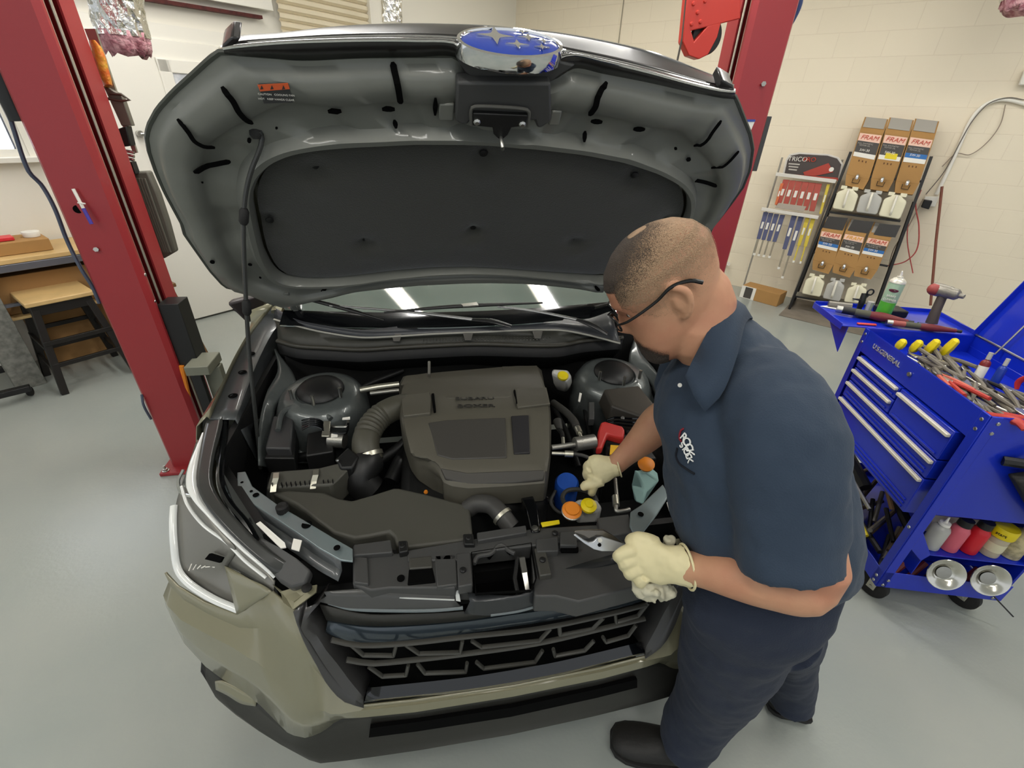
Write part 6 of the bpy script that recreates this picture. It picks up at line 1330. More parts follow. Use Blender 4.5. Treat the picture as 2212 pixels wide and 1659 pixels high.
MB().cyl(Y(207, 539, YF), Y(207, 539, YF-.012), .010, 6).build('hex_nut', M['steel'], lp_)
MB().cyl(onP(168, 452, -.004), onP(168, 452, .0), .016, 16).build('face_hole', hole, lp_)
for py in (590, 635, 650, 690): pass
for k, (px, py) in enumerate(((306, 592), (318, 630), (327, 650))): MB().cyl(Y(px, py, y0+.03), Y(px+9, py+2, y0+.03), .008, 8).build('bolt', M['steel'], lp_, smooth=True)
pen = thing('pen', 'white and blue marker pen stuck upright in the hole of the left lift post', 'pen', onP(175, 450, .02))
MB().tube([onP(158, 408, .012), onP(180, 450, .02)], .006, 10).build('pen_barrel', M['paper'], pen, smooth=True)
MB().tube([onP(180, 450, .02), onP(198, 484, .028)], .007, 10).build('pen_cap', mat('purple_blue', '46389a', .4), pen, smooth=True)
MB().tube([onP(168, 438, .02), onP(184, 440, .025)], .003, 6).build('pen_clip', M['paper'], pen, smooth=True)
MB().tube([Y(0, 180, 1.74), Y(30, 280, 1.74), Y(62, 370, 1.74), Y(90, 400, 1.76), Y(118, 450, 1.75), Y(145, 520, 1.75), Y(175, 580, 1.72), Y(200, 620, 1.72), Y(215, 655, 1.72)], .008, 8, res=50).build('hydraulic_hose', mat('dark_blue_grey_hose', '464e60', .4), lp_, smooth=True)
MB().tube([Y(0, 150, 1.76), Y(22, 215, 1.76), Y(45, 262, 1.76)], .035, 12).build('hydraulic_cylinder', M['black'], lp_, smooth=True)
MB().tube([Y(306, 852, 1.70), Y(310, 875, 1.68), Y(326, 905, 1.70)], .006, 8, res=10).build('hydraulic_hose', mat('dark_blue_grey_hose', '464e60', .4), lp_, smooth=True)
# adapter rack behind the left post: orange coil, brackets
rk = thing('adapter_rack', 'steel adapter bracket with hooks on the far side of the left lift post', 'bracket', Y(260, 280, 2.02))
MB().prism([Y(px, py, 2.04) for px, py in ((182, 62), (205, 62), (296, 330), (288, 332))], V((0, .012, 0))).build('back_plate', M['steel'], rk)
MB().prism([Y(px, py, 2.0) for px, py in ((222, 185), (262, 205), (285, 272), (262, 272))], V((0, .03, 0))).build('adapter_block', mat('dark_grey_metal', '77736a', .4, .5), rk, bevel=.003)
MB().tube([Y(px, py, 1.98) for px, py in ((226, 212), (262, 218), (280, 216), (262, 204), (236, 202))], .006, 8).build('hook', mat('dark_steel', '6f6a62', .3, .9), rk, smooth=True)
MB().prism([Y(px, py, 1.99) for px, py in ((250, 280), (272, 272), (282, 315), (262, 318))], V((0, .05, 0))).build('black_block', M['black'], rk, bevel=.004)
for k in range(3): MB().tube([Y(266+k*2, 325+k*8, 1.98), Y(290, 330+k*8, 1.98)], .007, 8).build('chrome_pin', M['chrome'], rk, smooth=True)
MB().box(Y(283, 362, 1.98), (.04, .04, .05)).build('black_block', M['black'], rk)
tag(MB().rings([[Y(px+math.cos(2*PI*k/16)*w, py+math.sin(2*PI*k/16)*4, 1.98+.03*math.sin(2*PI*k/16)) for k in range(16)] for px, py, w in ((200, 90, 8), (208, 105, 13), (214, 128, 16), (220, 150, 15), (228, 172, 13), (234, 186, 9))]).build('orange_strap_bundle', mat('orange_bundle', 'd9652a', .5, bump=.6, bscale=60, var=.5, vscale=22, col2='d8a63a'), None, smooth=True), 'bundled orange strap hung high behind the left lift post', 'strap')
# right post
rp_, xo2, xi2, _, _ = post(1, 'red lift post on the right, behind the raised hood')
MB().box((1.712, 1.97, 1.74), (.03, .05, .27)).build('control_strip', M['dgrey'], rp_, bevel=.003)
def onR2(px, py, d=0): return Y(px, py, 1.918-d)
stc = MB().prism([onR2(*p) for p in ((1606, 258), (1632, 258), (1618, 290), (1600, 290))], V((0, -.002, 0))).build('warning_sticker', M['paper'], rp_)
MB().prism([onR2(*p, .003) for p in ((1607, 258), (1632, 258), (1631, 263), (1606, 263))], V((0, -.001, 0))).build('sticker_band', mat('sticker_blue', '3a4a9a', .5), stc)
MB().cyl(onR2(1650, 181), onR2(1650, 181, .015), .012, 6).build('hex_nut', M['steel'], rp_)
pb = MB().prism([Y(*p, 1.95) for p in ((1488, -40), (1480, 40), (1475, 90), (1488, 120), (1510, 128), (1530, 118), (1550, 80), (1558, 48), (1530, 55), (1515, 72), (1500, 90), (1493, 66), (1520, 60), (1600, 40), (1600, -40))], V((0, .05, 0))).build('pulley_bracket', M['pred'], rp_, bevel=.004)
MB().lathe([(0, -.012), (.075, -.012), (.08, -.006), (.07, 0), (.08, .006), (.075, .012), (0, .012)], Y(1525, 78, 1.99), (0, 1, 0), 36).build('pulley_wheel', M['black'], pb, smooth=True)
for p in ((1498, 8), (1507, 27), (1494, 52), (1513, 47), (1523, 2)): MB().lathe([(0, 0), (.010, 0), (.007, .006), (0, .007)], Y(*p, 1.95), (0, -1, 0), 10).build('rivet', M['pred'], pb, smooth=True)
MB().tube([Y(1488, -60, 1.96), Y(1474, 80, 1.96), Y(1462, 136, 1.96)], .005, 8).build('lift_cable', mat('dark_cable', '4a433c', .5), rp_, smooth=True)
tag(MB().tube([Y(1708, -40, 2.2), Y(1714, 10, 2.2), Y(1706, 45, 2.2), Y(1700, 62, 2.2)], [.05, .05, .035, .015], 14, res=14).build('blue_bag', mat('blue_grey_cloth', '2c4272', .6), None, smooth=True), 'blue rolled item hanging behind the top of the right lift post', 'bag')
# ================================================================ FOIL WRAPPED DUCTS
def duct(lab, pts, rad, dist, pink=True, only=False):
    t = None; c = [Y(px, py, dist) for px, py in pts]
    if not only:
        t = thing('foil_duct', lab, 'duct', c[0]); n = 40; R = []; rg2 = random.Random(2)
        c = [V((c[0].x, c[0].y, CE-.01))]+c; CC = cr(c, 60)
        for i, p in enumerate(CC): R.append([p+V((math.cos(2*PI*k/n), math.sin(2*PI*k/n), 0))*rad*(1+rg2.uniform(-.06, .06)) for k in range(n)])
        MB().rings(R).build('foil_wrap', M['foil'], t, smooth=False)
    if pink:
        e = c[-1]; R = []; rg2 = random.Random(4)
        for i in range(4): R.append([e+V((math.cos(2*PI*k/40), math.sin(2*PI*k/40), 0))*rad*(1.0+rg2.uniform(-.1, .08))*(1-.05*i)+UP*(.02-.028*i*rg2.uniform(.7, 1.3)) for k in range(40)])
        o = MB().rings(R).build('insulation', M['pink'], t, smooth=True, ang=3)
        if only: tag(o, lab, 'insulation')
duct('crinkled foil duct with pink insulation at its end, hanging by the left lift post', [(240, -90), (252, 20), (268, 80)], .108, 2.5)
duct('crinkled foil duct hanging behind the top edge of the raised hood', [(842, -60), (848, 50)], .085, 4.6, False)
tf = [D(2215, -10, 3.6), D(2200, 22, 3.6)]
duct('ragged tuft of pink insulation in the top right corner of the room', [(2230, -40), (2222, 0)], .16, 3.0)
# ================================================================ LEFT: WORKBENCH, STOOLS
Bs0, Bs1 = -2.6, -.5   # along the left wall
wb_ = thing('workbench', 'grey steel workbench with light wood top and lower shelf against the left wall', 'workbench', wl(-1.6, 0, .4))
def wbx(mb, s0, s1, z0, z1, o0, o1):
    vs = [wl(s, z, o) for s in (s0, s1) for o in (o0, o1) for z in (z0, z1)]
    return mb.add(vs, [(0, 1, 3, 2), (4, 6, 7, 5), (0, 4, 5, 1), (2, 3, 7, 6), (0, 2, 6, 4), (1, 5, 7, 3)])
def find_s(px, py, z, off):   # position along the wall of a pixel at height z
    p = Z(px, py, z); return (p-WL0).dot(L), -(p-WL0).dot(NL)
BO = .51
sE = -.50
wbx(MB(), -2.9, sE, .86, .89, .03, BO).build('bench_top', M['wood'], wb_, bevel=.003)
wbx(MB(), -2.9, sE+.004, .81, .858, .03, BO+.004).build('top_rail', mat('bench_grey_steel', '70727a', .4, .5), wb_, bevel=.003)
wbx(MB(), -2.9, sE-.04, .48, .50, .03, BO-.04).build('lower_shelf', M['wood'], wb_, bevel=.003)
wbx(MB(), -1.36, -1.20, 0, .81, .30, BO-.01).build('end_panel', mat('bench_end_grey', '85857d', .6, var=.4, vscale=30), wb_, bevel=.003)
for s in (-2.84, sE-.06):
    for o in (.06, BO-.06): wbx(MB(), s, s+.05, 0, .81, o-.025, o+.025).build('leg', mat('bench_grey_steel', '70727a', .4, .5), wb_, bevel=.003)
wbx(MB(), -1.55, sE-.06, .58, .60, BO-.05, BO-.02).build('top_rail', mat('bench_grey_steel', '70727a', .4, .5), wb_)
tag(wbx(MB(), -1.62, -.82, .892, .97, .14, .40).build('cardboard_tray', M['card'], None, bevel=.003), 'shallow cardboard box on top of the workbench', 'box')
tag(wbx(MB(), -1.10, -.98, .972, .995, .24, .34).build('red_case', mat('bright_red_plastic', 'd8343c', .4), None, bevel=.004), 'small red plastic case lying in the shallow cardboard box', 'case')
tag(MB().lathe([(.0, 0), (.045, 0), (.05, .03), (.048, .034), (.0, .034)], wl(-.88, .972, .27), UP, 24).build('white_tub', M['white'], None, smooth=True), 'round white tub on the shallow cardboard box', 'tub')
tag(wbx(MB(), -1.45, -.62, .502, .76, .08, .40).build('cardboard_box', M['cardd'], None, bevel=.004), 'large cardboard box on the lower shelf of the workbench', 'box')
tag(wbx(MB(), -1.12, -.58, .002, .44, .05, .27).build('cardboard_box', M['cardd'], None, bevel=.004), 'tall cardboard box on the floor under the workbench', 'box')
def stool(name, lab, c, h, w, m_, mseat, rot, spl=.05):
    t = thing(name, lab, 'stool', c); ca, sa = math.cos(rot), math.sin(rot)
    P = lambda x, y, z: V(c)+V((x*ca-y*sa, x*sa+y*ca, z))
    R = Matrix.Rotation(rot, 3, 'Z')
    MB().box(P(0, 0, h), (w+.04, w+.04, .03), R).build('seat', mseat, t, bevel=.006)
    MB().box(P(0, 0, h-.05), (w, w, .07), R).build('apron', m_, t, bevel=.004)
    for x in (-1, 1):
        for y in (-1, 1): MB().bb(P(x*(w/2+spl), y*(w/2+spl), .001), P(x*w/2*.85, y*w/2*.85, h-.015), .042, .042, up=R@V((0, 1, 0))).build('leg', m_, t, bevel=.003)
    for z in (.18, .34):
        for x in (-1, 1):
            q = w/2+spl*(1-z/h)
            MB().bb(P(x*q, -q, z), P(x*q, q, z), .02, .03).build('stretcher', m_, t, bevel=.002); MB().bb(P(-q, x*q, z+.03), P(q, x*q, z+.03), .02, .03).build('stretcher', m_, t, bevel=.002)
    return t
dkw = mat('black_stained_wood', '1c1916', .45)
sc_ = Z(160, 850, .0)
stool('bar_stool', 'black wooden stool in front of the workbench', Z(195, 803, 0)+NL*-.04, .64, .33, dkw, M['wood'], .76)
stool('bar_stool', 'brown wooden stool half hidden behind the left lift post', Z(372, 785, 0)+V((-.06, .10, 0)), .62, .30, M['woodb'], M['woodb'], .76)
rb2 = thing('rolling_base', 'black rolling base on small casters at the far left edge', 'rolling base', Z(20, 830, .05))
for (p0, p1) in (((-5, 854), (66, 837)), ((-5, 800), (28, 792))):
    a, b = Z(*p0, .09), Z(*p1, .09); MB().bb(a, b, .05, .04).build('beam', M['black'], rb2, bevel=.004)
    c = Z(p1[0]-2, p1[1]+8, .035); MB().lathe([(0, -.012), (.03, -.012), (.033, 0), (.03, .012), (0, .012)], V((c.x, c.y, .034)), (1, .3, 0), 18).build('caster', M['rub'], rb2, smooth=True)
# dark mat and tiles past the mirror
tag(MB().prism([Z(500, 668, .003), Z(590, 640, .003), Z(600, 700, .003), Z(560, 700, .003)], UP*.006).build('floor_mat', mat('dark_mat', '3f3a38', .8), None), 'dark brown mat on the floor behind the raised hood corner', 'mat')
# ================================================================ RIGHT WALL: OIL RACK
RKo = WR0-NW*.50; RKup = (UP*1.6+NW*.24).normalized(); RKn = W.cross(RKup).normalized()   # leaning front plane of the rack
if RKn.dot(CAM-RKo) < 0: RKn = -RKn
def rk_(px, py, off=0): return PL(px, py, RKo+RKn*off, RKn)
rack = thing('oil_rack', 'black metal rack leaning to the block wall with motor oil boxes and jugs', 'rack', rk_(1790, 660))
BM = M['black']
TLr, TRr, BLr, BRr = rk_(1838, 328), rk_(2012, 338), rk_(1706, 664), rk_(1884, 690)
for a, b in ((TLr, BLr), (TRr, BRr)):
    b = b.lerp(a, -b.z/(a.z-b.z)*1.0) if b.z > 0 else b
    b = a+(b-a)*(a.z/(a.z-b.z)) if abs(a.z-b.z) > 1e-6 else b
    MB().bb(a, b, .025, .025, up=RKn).build('upright', BM, rack, bevel=.002)
    MB().bb(b+UP*.02, V((b.x, b.y, .02))+NW*.34, .025, .025).build('foot', BM, rack, bevel=.002)
    MB().bb(V((b.x, b.y, .0))+NW*.32+UP*.01, a.lerp(b, .25)+NW*.18, .02, .02).build('rear_strut', BM, rack, bevel=.002)
for (p, q) in (((1790, 458), (1945, 478)), ((1716, 640), (1885, 668)), ((1838, 378), (1990, 392)), ((1757, 545), (1918, 575))):
    MB().bb(rk_(*p, -.01), rk_(*q, -.01), .02, .02, up=RKn).build('shelf_bar', BM, rack, bevel=.002)
for (p, q) in (((1790, 458), (1945, 478)), ((1716, 640), (1885, 668))):
    a, b = rk_(*p, -.0), rk_(*q, -.0); MB().prism([a, b, b+NW*.22, a+NW*.22], UP*-.006).build('shelf', mat('grey_shelf', '8d8a80', .5), rack)
red_t = mat('label_red_text', 'c2442e', .5); lw_m = mat('label_pinkish_white', 'f0c8b4', .6); ld_m = mat('label_charcoal', '4a4744', .6); lb_m = mat('label_blue', '2f6fb4', .6)
def oilbox(lab, TL, TR, BR, BL_, top, mid, foot, tcol=red_t, lower=False):
    q = [rk_(*p, .02) for p in (TL, TR, BR, BL_)]
    t = thing('oil_box', lab, 'oil box', q[3])
    dp = -RKn*.20
    MB().prism(q, dp).build('carton', M['card'], t, bevel=.002)
    tq = [rk_(*p, -.05) for p in top]
    e1, e2 = q[0], q[1]
    h = (q[0]-q[3]).normalized(); ht = (tq[0]-q[0]).length
    tp = MB().add([q[0], q[1], q[1]+dp*.55+h*ht*.9, q[0]+dp*.55+h*ht*.9, q[1]+dp, q[0]+dp], [(0, 1, 2, 3), (3, 2, 4, 5), (0, 3, 5), (1, 4, 2), (0, 5, 4, 1)]).build('box_top', M['card'], t)
    def sub(u0, u1, v0, v1, m_, n, off=.003):
        f = lambda u, v: q[0].lerp(q[1], u).lerp(q[3].lerp(q[2], u), v)+RKn*off
        return MB().prism([f(u0, v0), f(u1, v0), f(u1, v1), f(u0, v1)], -RKn*.002).build(n, m_, t), f
    f2 = lambda u, v: q[0].lerp(q[1], u).lerp((q[0]+dp*.55+h*ht*.9).lerp(q[1]+dp*.55+h*ht*.9, u), v)+RKn*.004+UP*.002
    MB().prism([f2(.06, .3), f2(.94, .3), f2(.94, .98), f2(.06, .98)], UP*.001).build('top_label', mat('label_silver', 'a7a39b', .4), t)
    sub(.04, .96, .03, .20, lw_m, 'label'); sub(.04, .96, .20, .46, ld_m, 'label')
    if mid is not None: sub(.04, .96, .36, .46, mid, 'label', .004)
    if foot is not None: sub(.30, .80, .40, .53, foot, 'label', .0055)
    _, f = sub(.04, .96, .46, .56, M['paper'], 'label')
    xd = (q[1]-q[0]); yd = (q[0]-q[3]); w = xd.length
    text('brand_text', 'FRAM', w*.27, M4(f(.5, .115)+RKn*.003, xd, yd), tcol, t, .001, sx=1.1, shear=.2)
    text('grade_text', '5W-30', w*.15, M4(f(.45, .40)+RKn*.005, xd, yd), M['paper'], t, .001)
    text('fine_text', 'FULL SYNTHETIC\nMOTOR OIL', w*.085, M4(f(.40, .275)+RKn*.005, xd, yd), mat('label_grey_text', 'b9b4ac', .6), t, .001)
    for u in (.35, .5, .65): sub(u-.02, u+.03, .62, .66, mat('brown_print', '5f3d22', .7), 'print', .002)
    # tap at the foot of the box
    c = q[3].lerp(q[2], .5)+RKn*.02
    MB().tube([c+UP*.01, c+RKn*.04-UP*.0, c+RKn*.05-UP*.03], [.02, .018, .012], 10, res=10).build('tap', M['chrome'], t, smooth=True)
    MB().prism([q[3].lerp(q[2], .1)-yd.normalized()*.10, q[3].lerp(q[2], .9)-yd.normalized()*.10, q[2], q[3]], dp*.6).build('lower_flap', M['card'], t)
    MB().tube([c+UP*-.02+(xd.normalized()*-.03), c+UP*-.06+xd.normalized()*-.028, c+UP*-.06+xd.normalized()*.028, c-UP*.02+xd.normalized()*.03], .003, 6).build('tap_wire', BM, t, smooth=True)
    return t
oilbox('left box of the upper row of motor oil boxes, grey label with white foot', (1857, 284), (1908, 290), (1877, 388), (1828, 376), ((1875, 251), (1925, 253)), None, None)
oilbox('middle box of the upper row of motor oil boxes, with a yellow flash', (1911, 288), (1964, 295), (1930, 391), (1882, 385), ((1934, 252), (1983, 255)), None, M['yellow'])
oilbox('right box of the upper row of motor oil boxes, with a blue band', (1966, 293), (2018, 300), (1985, 397), (1935, 392), ((1990, 254), (2042, 256)), lb_m, None)
oilbox('left box of the lower row of motor oil boxes, blue band and yellow flash', (1774, 497), (1821, 505), (1800, 573), (1756, 561), ((1788, 468), (1833, 477)), lb_m, None)
oilbox('middle box of the lower row of motor oil boxes, with yellow lettering', (1825, 503), (1869, 511), (1848, 581), (1801, 567), ((1842, 473), (1889, 482)), None, None, mat('label_orange_text', 'e8a82a', .5))
oilbox('right box of the lower row of motor oil boxes, mostly blue label', (1875, 511), (1923, 520), (1895, 584), (1848, 575), ((1893, 480), (1940, 485)), lb_m, None)
for (x0, x1, y0_, y1_, lab) in ((1774, 1822, 462, 498, 'dark tray above the left lower oil box'), (1828, 1878, 470, 504, 'dark tray above the middle lower oil box'), (1884, 1936, 478, 513, 'dark tray above the right lower oil box')):
    q = [rk_(x0+16, y0_+5, .0), rk_(x1+10, y0_+9, .0), rk_(x1-2, y1_, .0), rk_(x0+2, y1_-5, .0)]
    tag(MB().prism(q, -RKn*.015).build('drip_tray', mat('smoky_plastic', '3c3a38', .3), None), lab, 'tray')
def jug(lab, q, m_, hm):
    P = [rk_(*p, .05) for p in q]; dp = -RKn*.13
    t = thing('jug', lab, 'jug', P[3])
    a, b, c, d = P; f = lambda u, v, w=0: a.lerp(b, u).lerp(d.lerp(c, u), v)+dp*w
    R = []
    for v, ins in ((0, .28), (.08, .26), (.2, .04), (.3, 0), (.9, 0), (1, .05)):
        w0, w1 = ins*.3, 1-ins*.3
        R.append([f(ins, v, w0+.1*0), f((ins+1-ins)/2, v, w0-.05), f(1-ins, v, w0), f(1-ins, v, w1), f(ins, v, w1)])
    MB().rings(R).build('jug_body', m_, t, bevel=.012, bseg=3)
    MB().tube([f(.5, .06, -.1), f(.5, .22, -.32), f(.5, .72, -.30), f(.5, .86, -.06)], .011, 10, res=18).build('handle', hm, t, smooth=True)
    for u in (.24, .76): MB().prism([f(u-.14, -.10, .1), f(u+.14, -.10, .1), f(u+.14, .06, .1), f(u-.14, .06, .1)], dp*.5).build('spout', m_, t, bevel=.004)
    return t
wj = M['jug']; cj = M['jugc']
for q, m_, lab in ((((1812, 404), (1858, 410), (1843, 458), (1797, 450)), wj, 'left white jug on the upper rack shelf'), (((1862, 412), (1910, 418), (1894, 464), (1848, 458)), cj, 'clear grey jug between two white jugs on the upper rack shelf'), (((1914, 418), (1964, 424), (1944, 474), (1897, 466)), wj, 'right white jug on the upper rack shelf'),
                   (((1744, 594), (1784, 600), (1772, 642), (1731, 634)), wj, 'left white jug on the bottom rack shelf'), (((1790, 604), (1828, 608), (1814, 652), (1776, 644)), cj, 'clear grey jug between two white jugs on the bottom rack shelf'), (((1834, 614), (1876, 618), (1862, 656), (1822, 652)), wj, 'right white jug on the bottom rack shelf')):
    jug(lab, q, m_, mat('jug_handle_pale', 'eeeadb', .4))
# grey mat / plank under the rack
tag(MB().prism([Z(1682, 681, .002), Z(1905, 735, .002), wr(-1.9, .002, .05), Z(1722, 640, .002)], UP*.004).build('floor_mat', mat('grey_brown_mat', '857c70', .8, var=.2, vscale=6), None), 'grey brown mat under the oil rack', 'mat')
bx = thing('shipping_box', 'brown cardboard box with a printed label on the floor beside the oil rack', 'box', Z(1677, 663, 0))
p0, p1 = Z(1677, 663, 0), Z(1597, 641, 0); dx = (p1-p0); dn = V((dx.y, -dx.x, 0)).normalized(); dn = dn if dn.dot(NW) > 0 else -dn
MB().prism([p0, p1, p1+UP*.15, p0+UP*.15], dn*.22).build('carton', M['card'], bx, bevel=.004)
fq = lambda u, z: p0.lerp(p1, u)+UP*z-dn*.002
MB().prism([fq(1, .002), fq(.62, .002), fq(.62, .148), fq(1, .148)], -dn*.002).build('label', M['paper'], bx)
MB().prism([fq(.90, .01), fq(.70, .01), fq(.70, .14), fq(.90, .14)], -dn*.004).build('label', ld_m, bx)
# wiper display
dsp = thing('wiper_display', 'white wire wiper blade display stand with a charcoal header sign by the wall', 'display stand', onR(1700, 600, .12))
O_ = .22
dR = lambda px, py, o=O_: onR(px, py, o)
HS = [(1690, 378), (1697, 345), (1705, 333), (1725, 329), (1790, 333), (1812, 340), (1822, 355), (1814, 388)]
MB().prism([dR(*p, .25) for p in HS], NW*.012).build('header_frame', mat('display_white', 'dcd8d0', .4), dsp, bevel=.003)
hs_ = MB().prism([dR(1755+(p[0]-1755)*.93, 360+(p[1]-360)*.88, .262) for p in HS], NW*.004).build('header_sign', mat('sign_charcoal', '4d4644', .6), dsp)
xw = (dR(1800, 360)-dR(1700, 355)).normalized()
text('sign_text', 'TRICO', .062, M4(dR(1723, 344, .27), xw, UP), M['paper'], dsp, .001); text('sign_text', 'PRO', .062, M4(dR(1749, 345, .27), xw, UP), red_t, dsp, .001)
MB().prism([dR(1735, 372, .268), dR(1790, 352, .268), dR(1800, 372, .268), dR(1740, 384, .268)], NW*.002).build('sign_swoosh', mat('sign_red', 'b0463a', .6), dsp)
MB().prism([dR(1706, 376, .268), dR(1810, 384, .268), dR(1811, 390, .268), dR(1706, 382, .268)], NW*.002).build('sign_swoosh', mat('sign_red', 'b0463a', .6), dsp)
for k in range(3): MB().prism([dR(1704, 352+k*6, .268), dR(1728-k*3, 354+k*6, .268), dR(1727-k*3, 357+k*6, .268), dR(1703, 355+k*6, .268)], NW*.001).build('sign_lines', mat('label_grey_text', 'b9b4ac', .6), dsp)
MB().lathe([(0, 0), (.022, 0), (.022, .003), (0, .003)], dR(1796, 366, .268), -NW, 20).build('sign_seal', M['paper'], dsp)
for p, q, o in (((1676, 376), (1806, 392), .36), ((1645, 451), (1768, 470), .44)):
    MB().bb(dR(*p, o), dR(*q, o), .02, .035).build('shelf_bar', mat('display_white', 'dcd8d0', .4), dsp, bevel=.003)
for p, q in (((1690, 340), (1622, 600)), ((1820, 345), (1745, 600))):
    a = dR(*p, .2); MB().cyl(V((a.x, a.y, .0)), a, .010, 8).build('stand_pole', mat('display_pole', 'a8a49a', .4, .4), dsp, smooth=True)
def pack(lab, grp, p, q, w, o, m_, tail, tm_):
    a, b = dR(*p, o), dR(*q, o); s = xw*w/2
    t = thing('wiper_blade_pack', lab, 'wiper blade pack', a, grp); k = .62 if tail else 1
    c = a.lerp(b, k)
    MB().prism([a-s, a+s, c+s*.8, c-s*.8], NW*-.012).build('pack_card', m_, t, bevel=.002)
    MB().prism([a.lerp(c, .35)-s*.4-NW*.014, a.lerp(c, .35)+s*.5-NW*.014, a.lerp(c, .6)+s*.4-NW*.014, a.lerp(c, .6)-s*.5-NW*.014], -NW*.001).build('pack_mark', M['paper'], t)
    if tail: MB().prism([c-s*.35, c+s*.35, b+s*.3, b-s*.3], NW*-.010).build('pack_tail', tm_, t); MB().prism([b-s*.5+UP*.02, b+s*.5+UP*.02, b+s*.5-UP*.005, b-s*.5-UP*.005], NW*-.011).build('pack_tip', M['paper'], t)
    return t
rpk = mat('wiper_pack_red', 'b4574c', .5); bpk = mat('wiper_pack_blue', '5b5f80', .5); tlm = mat('wiper_grey_tail', '98907f', .5)
names = ['leftmost', 'second', 'third', 'fourth', 'fifth', 'sixth', 'seventh']
pack('small orange wiper pack at the left end of the red packs', None, (1690, 396), (1676, 442), .03, .34, mat('wiper_pack_orange', 'd8744a', .5), False, tlm)
for k in range(6): pack('red wiper blade pack, %s from the left on the upper bar of the display' % names[k], 'red wiper packs on the upper bar', (1699+k*14, 388+k*1.6), (1681+k*14.5, 444+k*2.4), .062, .33, rpk, False, tlm)
pack('yellow wiper pack right of the red packs on the upper bar', None, (1790, 398), (1772, 462), .028, .33, mat('wiper_pack_yellow', 'd9c24a', .5), False, tlm)
for k, (x, ln_) in enumerate(((1655, 92), (1666, 94), (1678, 96), (1691, 98))): pack('blue wiper blade pack, %s of the four left on the lower bar' % names[k], 'blue wiper packs on the lower bar', (x, 458+k*2), (x-26-k, 458+ln_), .05, .40, bpk, True, tlm)
pack('long blue wiper blade pack right of the gap on the lower bar', None, (1716, 466), (1682, 580), .052, .40, bpk, True, tlm)
pack('longest blue wiper blade pack, next to the yellow ones on the lower bar', None, (1731, 468), (1690, 600), .052, .40, bpk, True, tlm)
pack('left yellow wiper blade pack on the lower bar of the display', None, (1745, 470), (1714, 566), .04, .40, mat('wiper_pack_yellow', 'd9c24a', .5), True, mat('wiper_pack_yellow', 'd9c24a', .5))
pack('right yellow wiper blade pack on the lower bar of the display', None, (1757, 472), (1729, 568), .04, .40, mat('wiper_pack_yellow', 'd9c24a', .5), True, mat('wiper_pack_yellow', 'd9c24a', .5))
tag(MB().prism([dR(1682, 438, .42), dR(1742, 446, .42), dR(1736, 456, .46), dR(1674, 448, .46)], UP*-.004).build('shelf_card', mat('grey_card', '9d9488', .6), None), 'grey card tray lying on the lower bar below the red wiper packs', 'card')
# conduit, outlet, cords, broom stick
cd_ = MB().tube([onR(p[0], p[1], .03) for p in ((2240, 232), (2180, 216), (2150, 217), (2120, 232), (2096, 262), (2070, 320), (2040, 385), (2022, 420))], .016, 12, res=50).build('conduit', M['white'], None, smooth=True)
tag(cd_, 'white painted conduit bending down the block wall to the outlet', 'conduit')
ol_ = thing('wall_outlet', 'black power adapter plugged into the outlet at the foot of the conduit', 'outlet', onR(2005, 440, .03))
MB().prism([onR(*p, .02) for p in ((1998, 424), (2028, 424), (2020, 446), (1992, 444))], -NW*.03).build('outlet_box', M['white'], ol_, bevel=.004)
MB().prism([onR(*p, .05) for p in ((1996, 430), (2014, 433), (2006, 451), (1989, 446))], -NW*.07).build('adapter', M['black'], ol_, bevel=.006)
def cord(lab, pts, r, m_, o=.03): return tag(MB().tube([onR(px, py, o) for px, py in pts], r, 8, res=60).build('cord', m_, None, smooth=True), lab, 'cord')
bc = mat('grey_cord', '6a645c', .5); rc_ = mat('red_cord', 'b5504c', .5); gc = mat('beige_cord', '9a8c7c', .5)
cord('thin dark cord running along the bent conduit', ((2212, 216), (2180, 211), (2150, 217), (2130, 228), (2100, 262), (2078, 300), (2040, 370), (2000, 420)), .004, bc, .05)
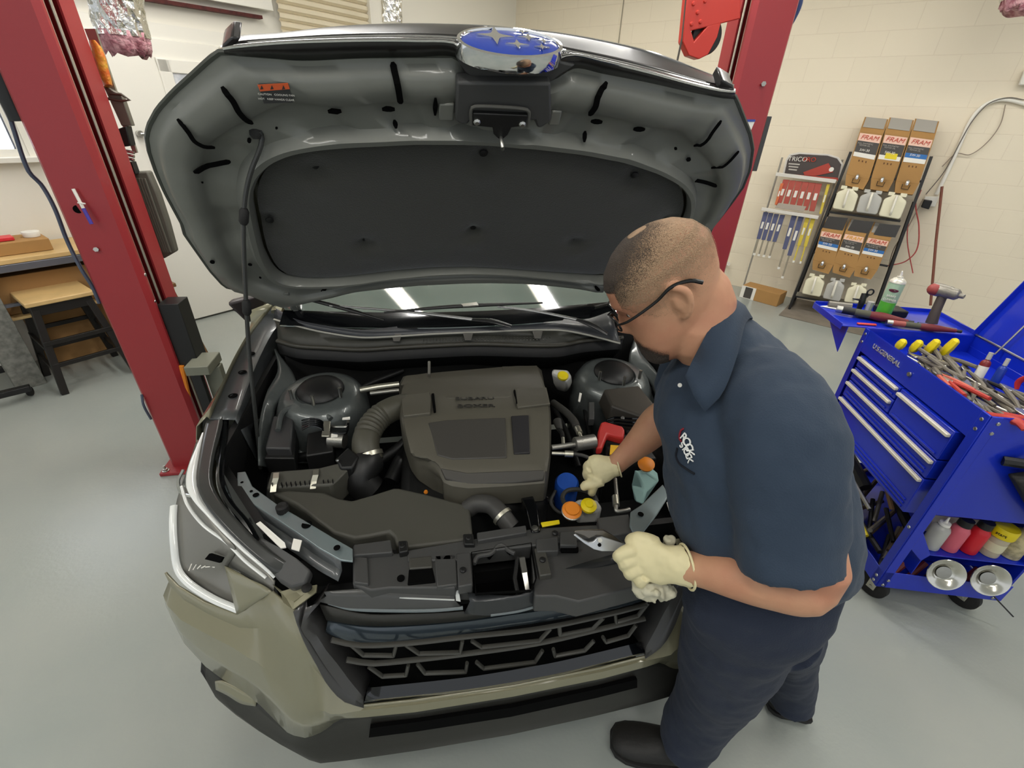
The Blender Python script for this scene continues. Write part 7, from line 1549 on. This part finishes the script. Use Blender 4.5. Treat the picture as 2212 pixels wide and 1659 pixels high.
cord('thin cord looping right of the conduit', ((2172, 226), (2160, 270), (2130, 310), (2095, 334), (2066, 332), (2035, 360)), .004, gc)
cord('red air line hanging in a loop beside the oil rack', ((1988, 400), (1978, 440), (1985, 490), (1980, 540), (1955, 565), (1912, 575)), .006, rc_, .1)
cord('second red line hanging straight down beside the oil rack', ((1990, 410), (1965, 470), (1960, 520), (1972, 590)), .005, rc_, .1)
cord('grey cord hanging behind the right side of the oil rack', ((1994, 430), (1962, 490), (1930, 540), (1915, 600)), .005, gc, .1)
bs = MB().tube([onR(2035, 403, .10), onR(2022, 520, .22), onR(2010, 660, .38)], .012, 10).build('broom_handle', mat('red_brown_wood', '7a4636', .5), None, smooth=True); tag(bs, 'red brown broom handle leaning against the block wall', 'broom handle')
tag(MB().prism([onR(*p, .02) for p in ((2198, 185), (2240, 185), (2240, 150), (2212, 150))], -NW*.06).build('wall_box', M['white'], None, bevel=.01), 'white box cut off by the right edge of the photo', 'wall box')
tag(MB().cyl(onR(1556, 570, .0), onR(1574, 570, .10), .025, 16).build('pipe_stub', M['white'], None, smooth=True), 'short white pipe stub low on the wall beside the right lift post', 'pipe')
# ================================================================ CAMERA
cd = bpy.data.cameras.new('Camera'); co = bpy.data.objects.new('Camera', cd); COL.objects.link(co)
cd.sensor_fit = 'HORIZONTAL'; cd.sensor_width = 36; cd.lens = FPX/2212*36; cd.clip_start = .02; cd.clip_end = 60
co.matrix_basis = Matrix(((CR.x, CU.x, -CF.x, CAM.x), (CR.y, CU.y, -CF.y, CAM.y), (CR.z, CU.z, -CF.z, CAM.z), (0, 0, 0, 1)))
SC.camera = co
SC.view_settings.view_transform = 'Standard'; SC.view_settings.look = 'None'; SC.view_settings.gamma = 1; SC.view_settings.use_curve_mapping = False
SC.view_settings.exposure = 0.72
SC.cycles.max_bounces = 7; SC.cycles.diffuse_bounces = 3; SC.cycles.glossy_bounces = 3; SC.cycles.transmission_bounces = 5; SC.cycles.caustics_reflective = False; SC.cycles.caustics_refractive = False
SC.cycles.use_adaptive_sampling = True; SC.cycles.adaptive_threshold = .04; SC.cycles.use_denoising = True
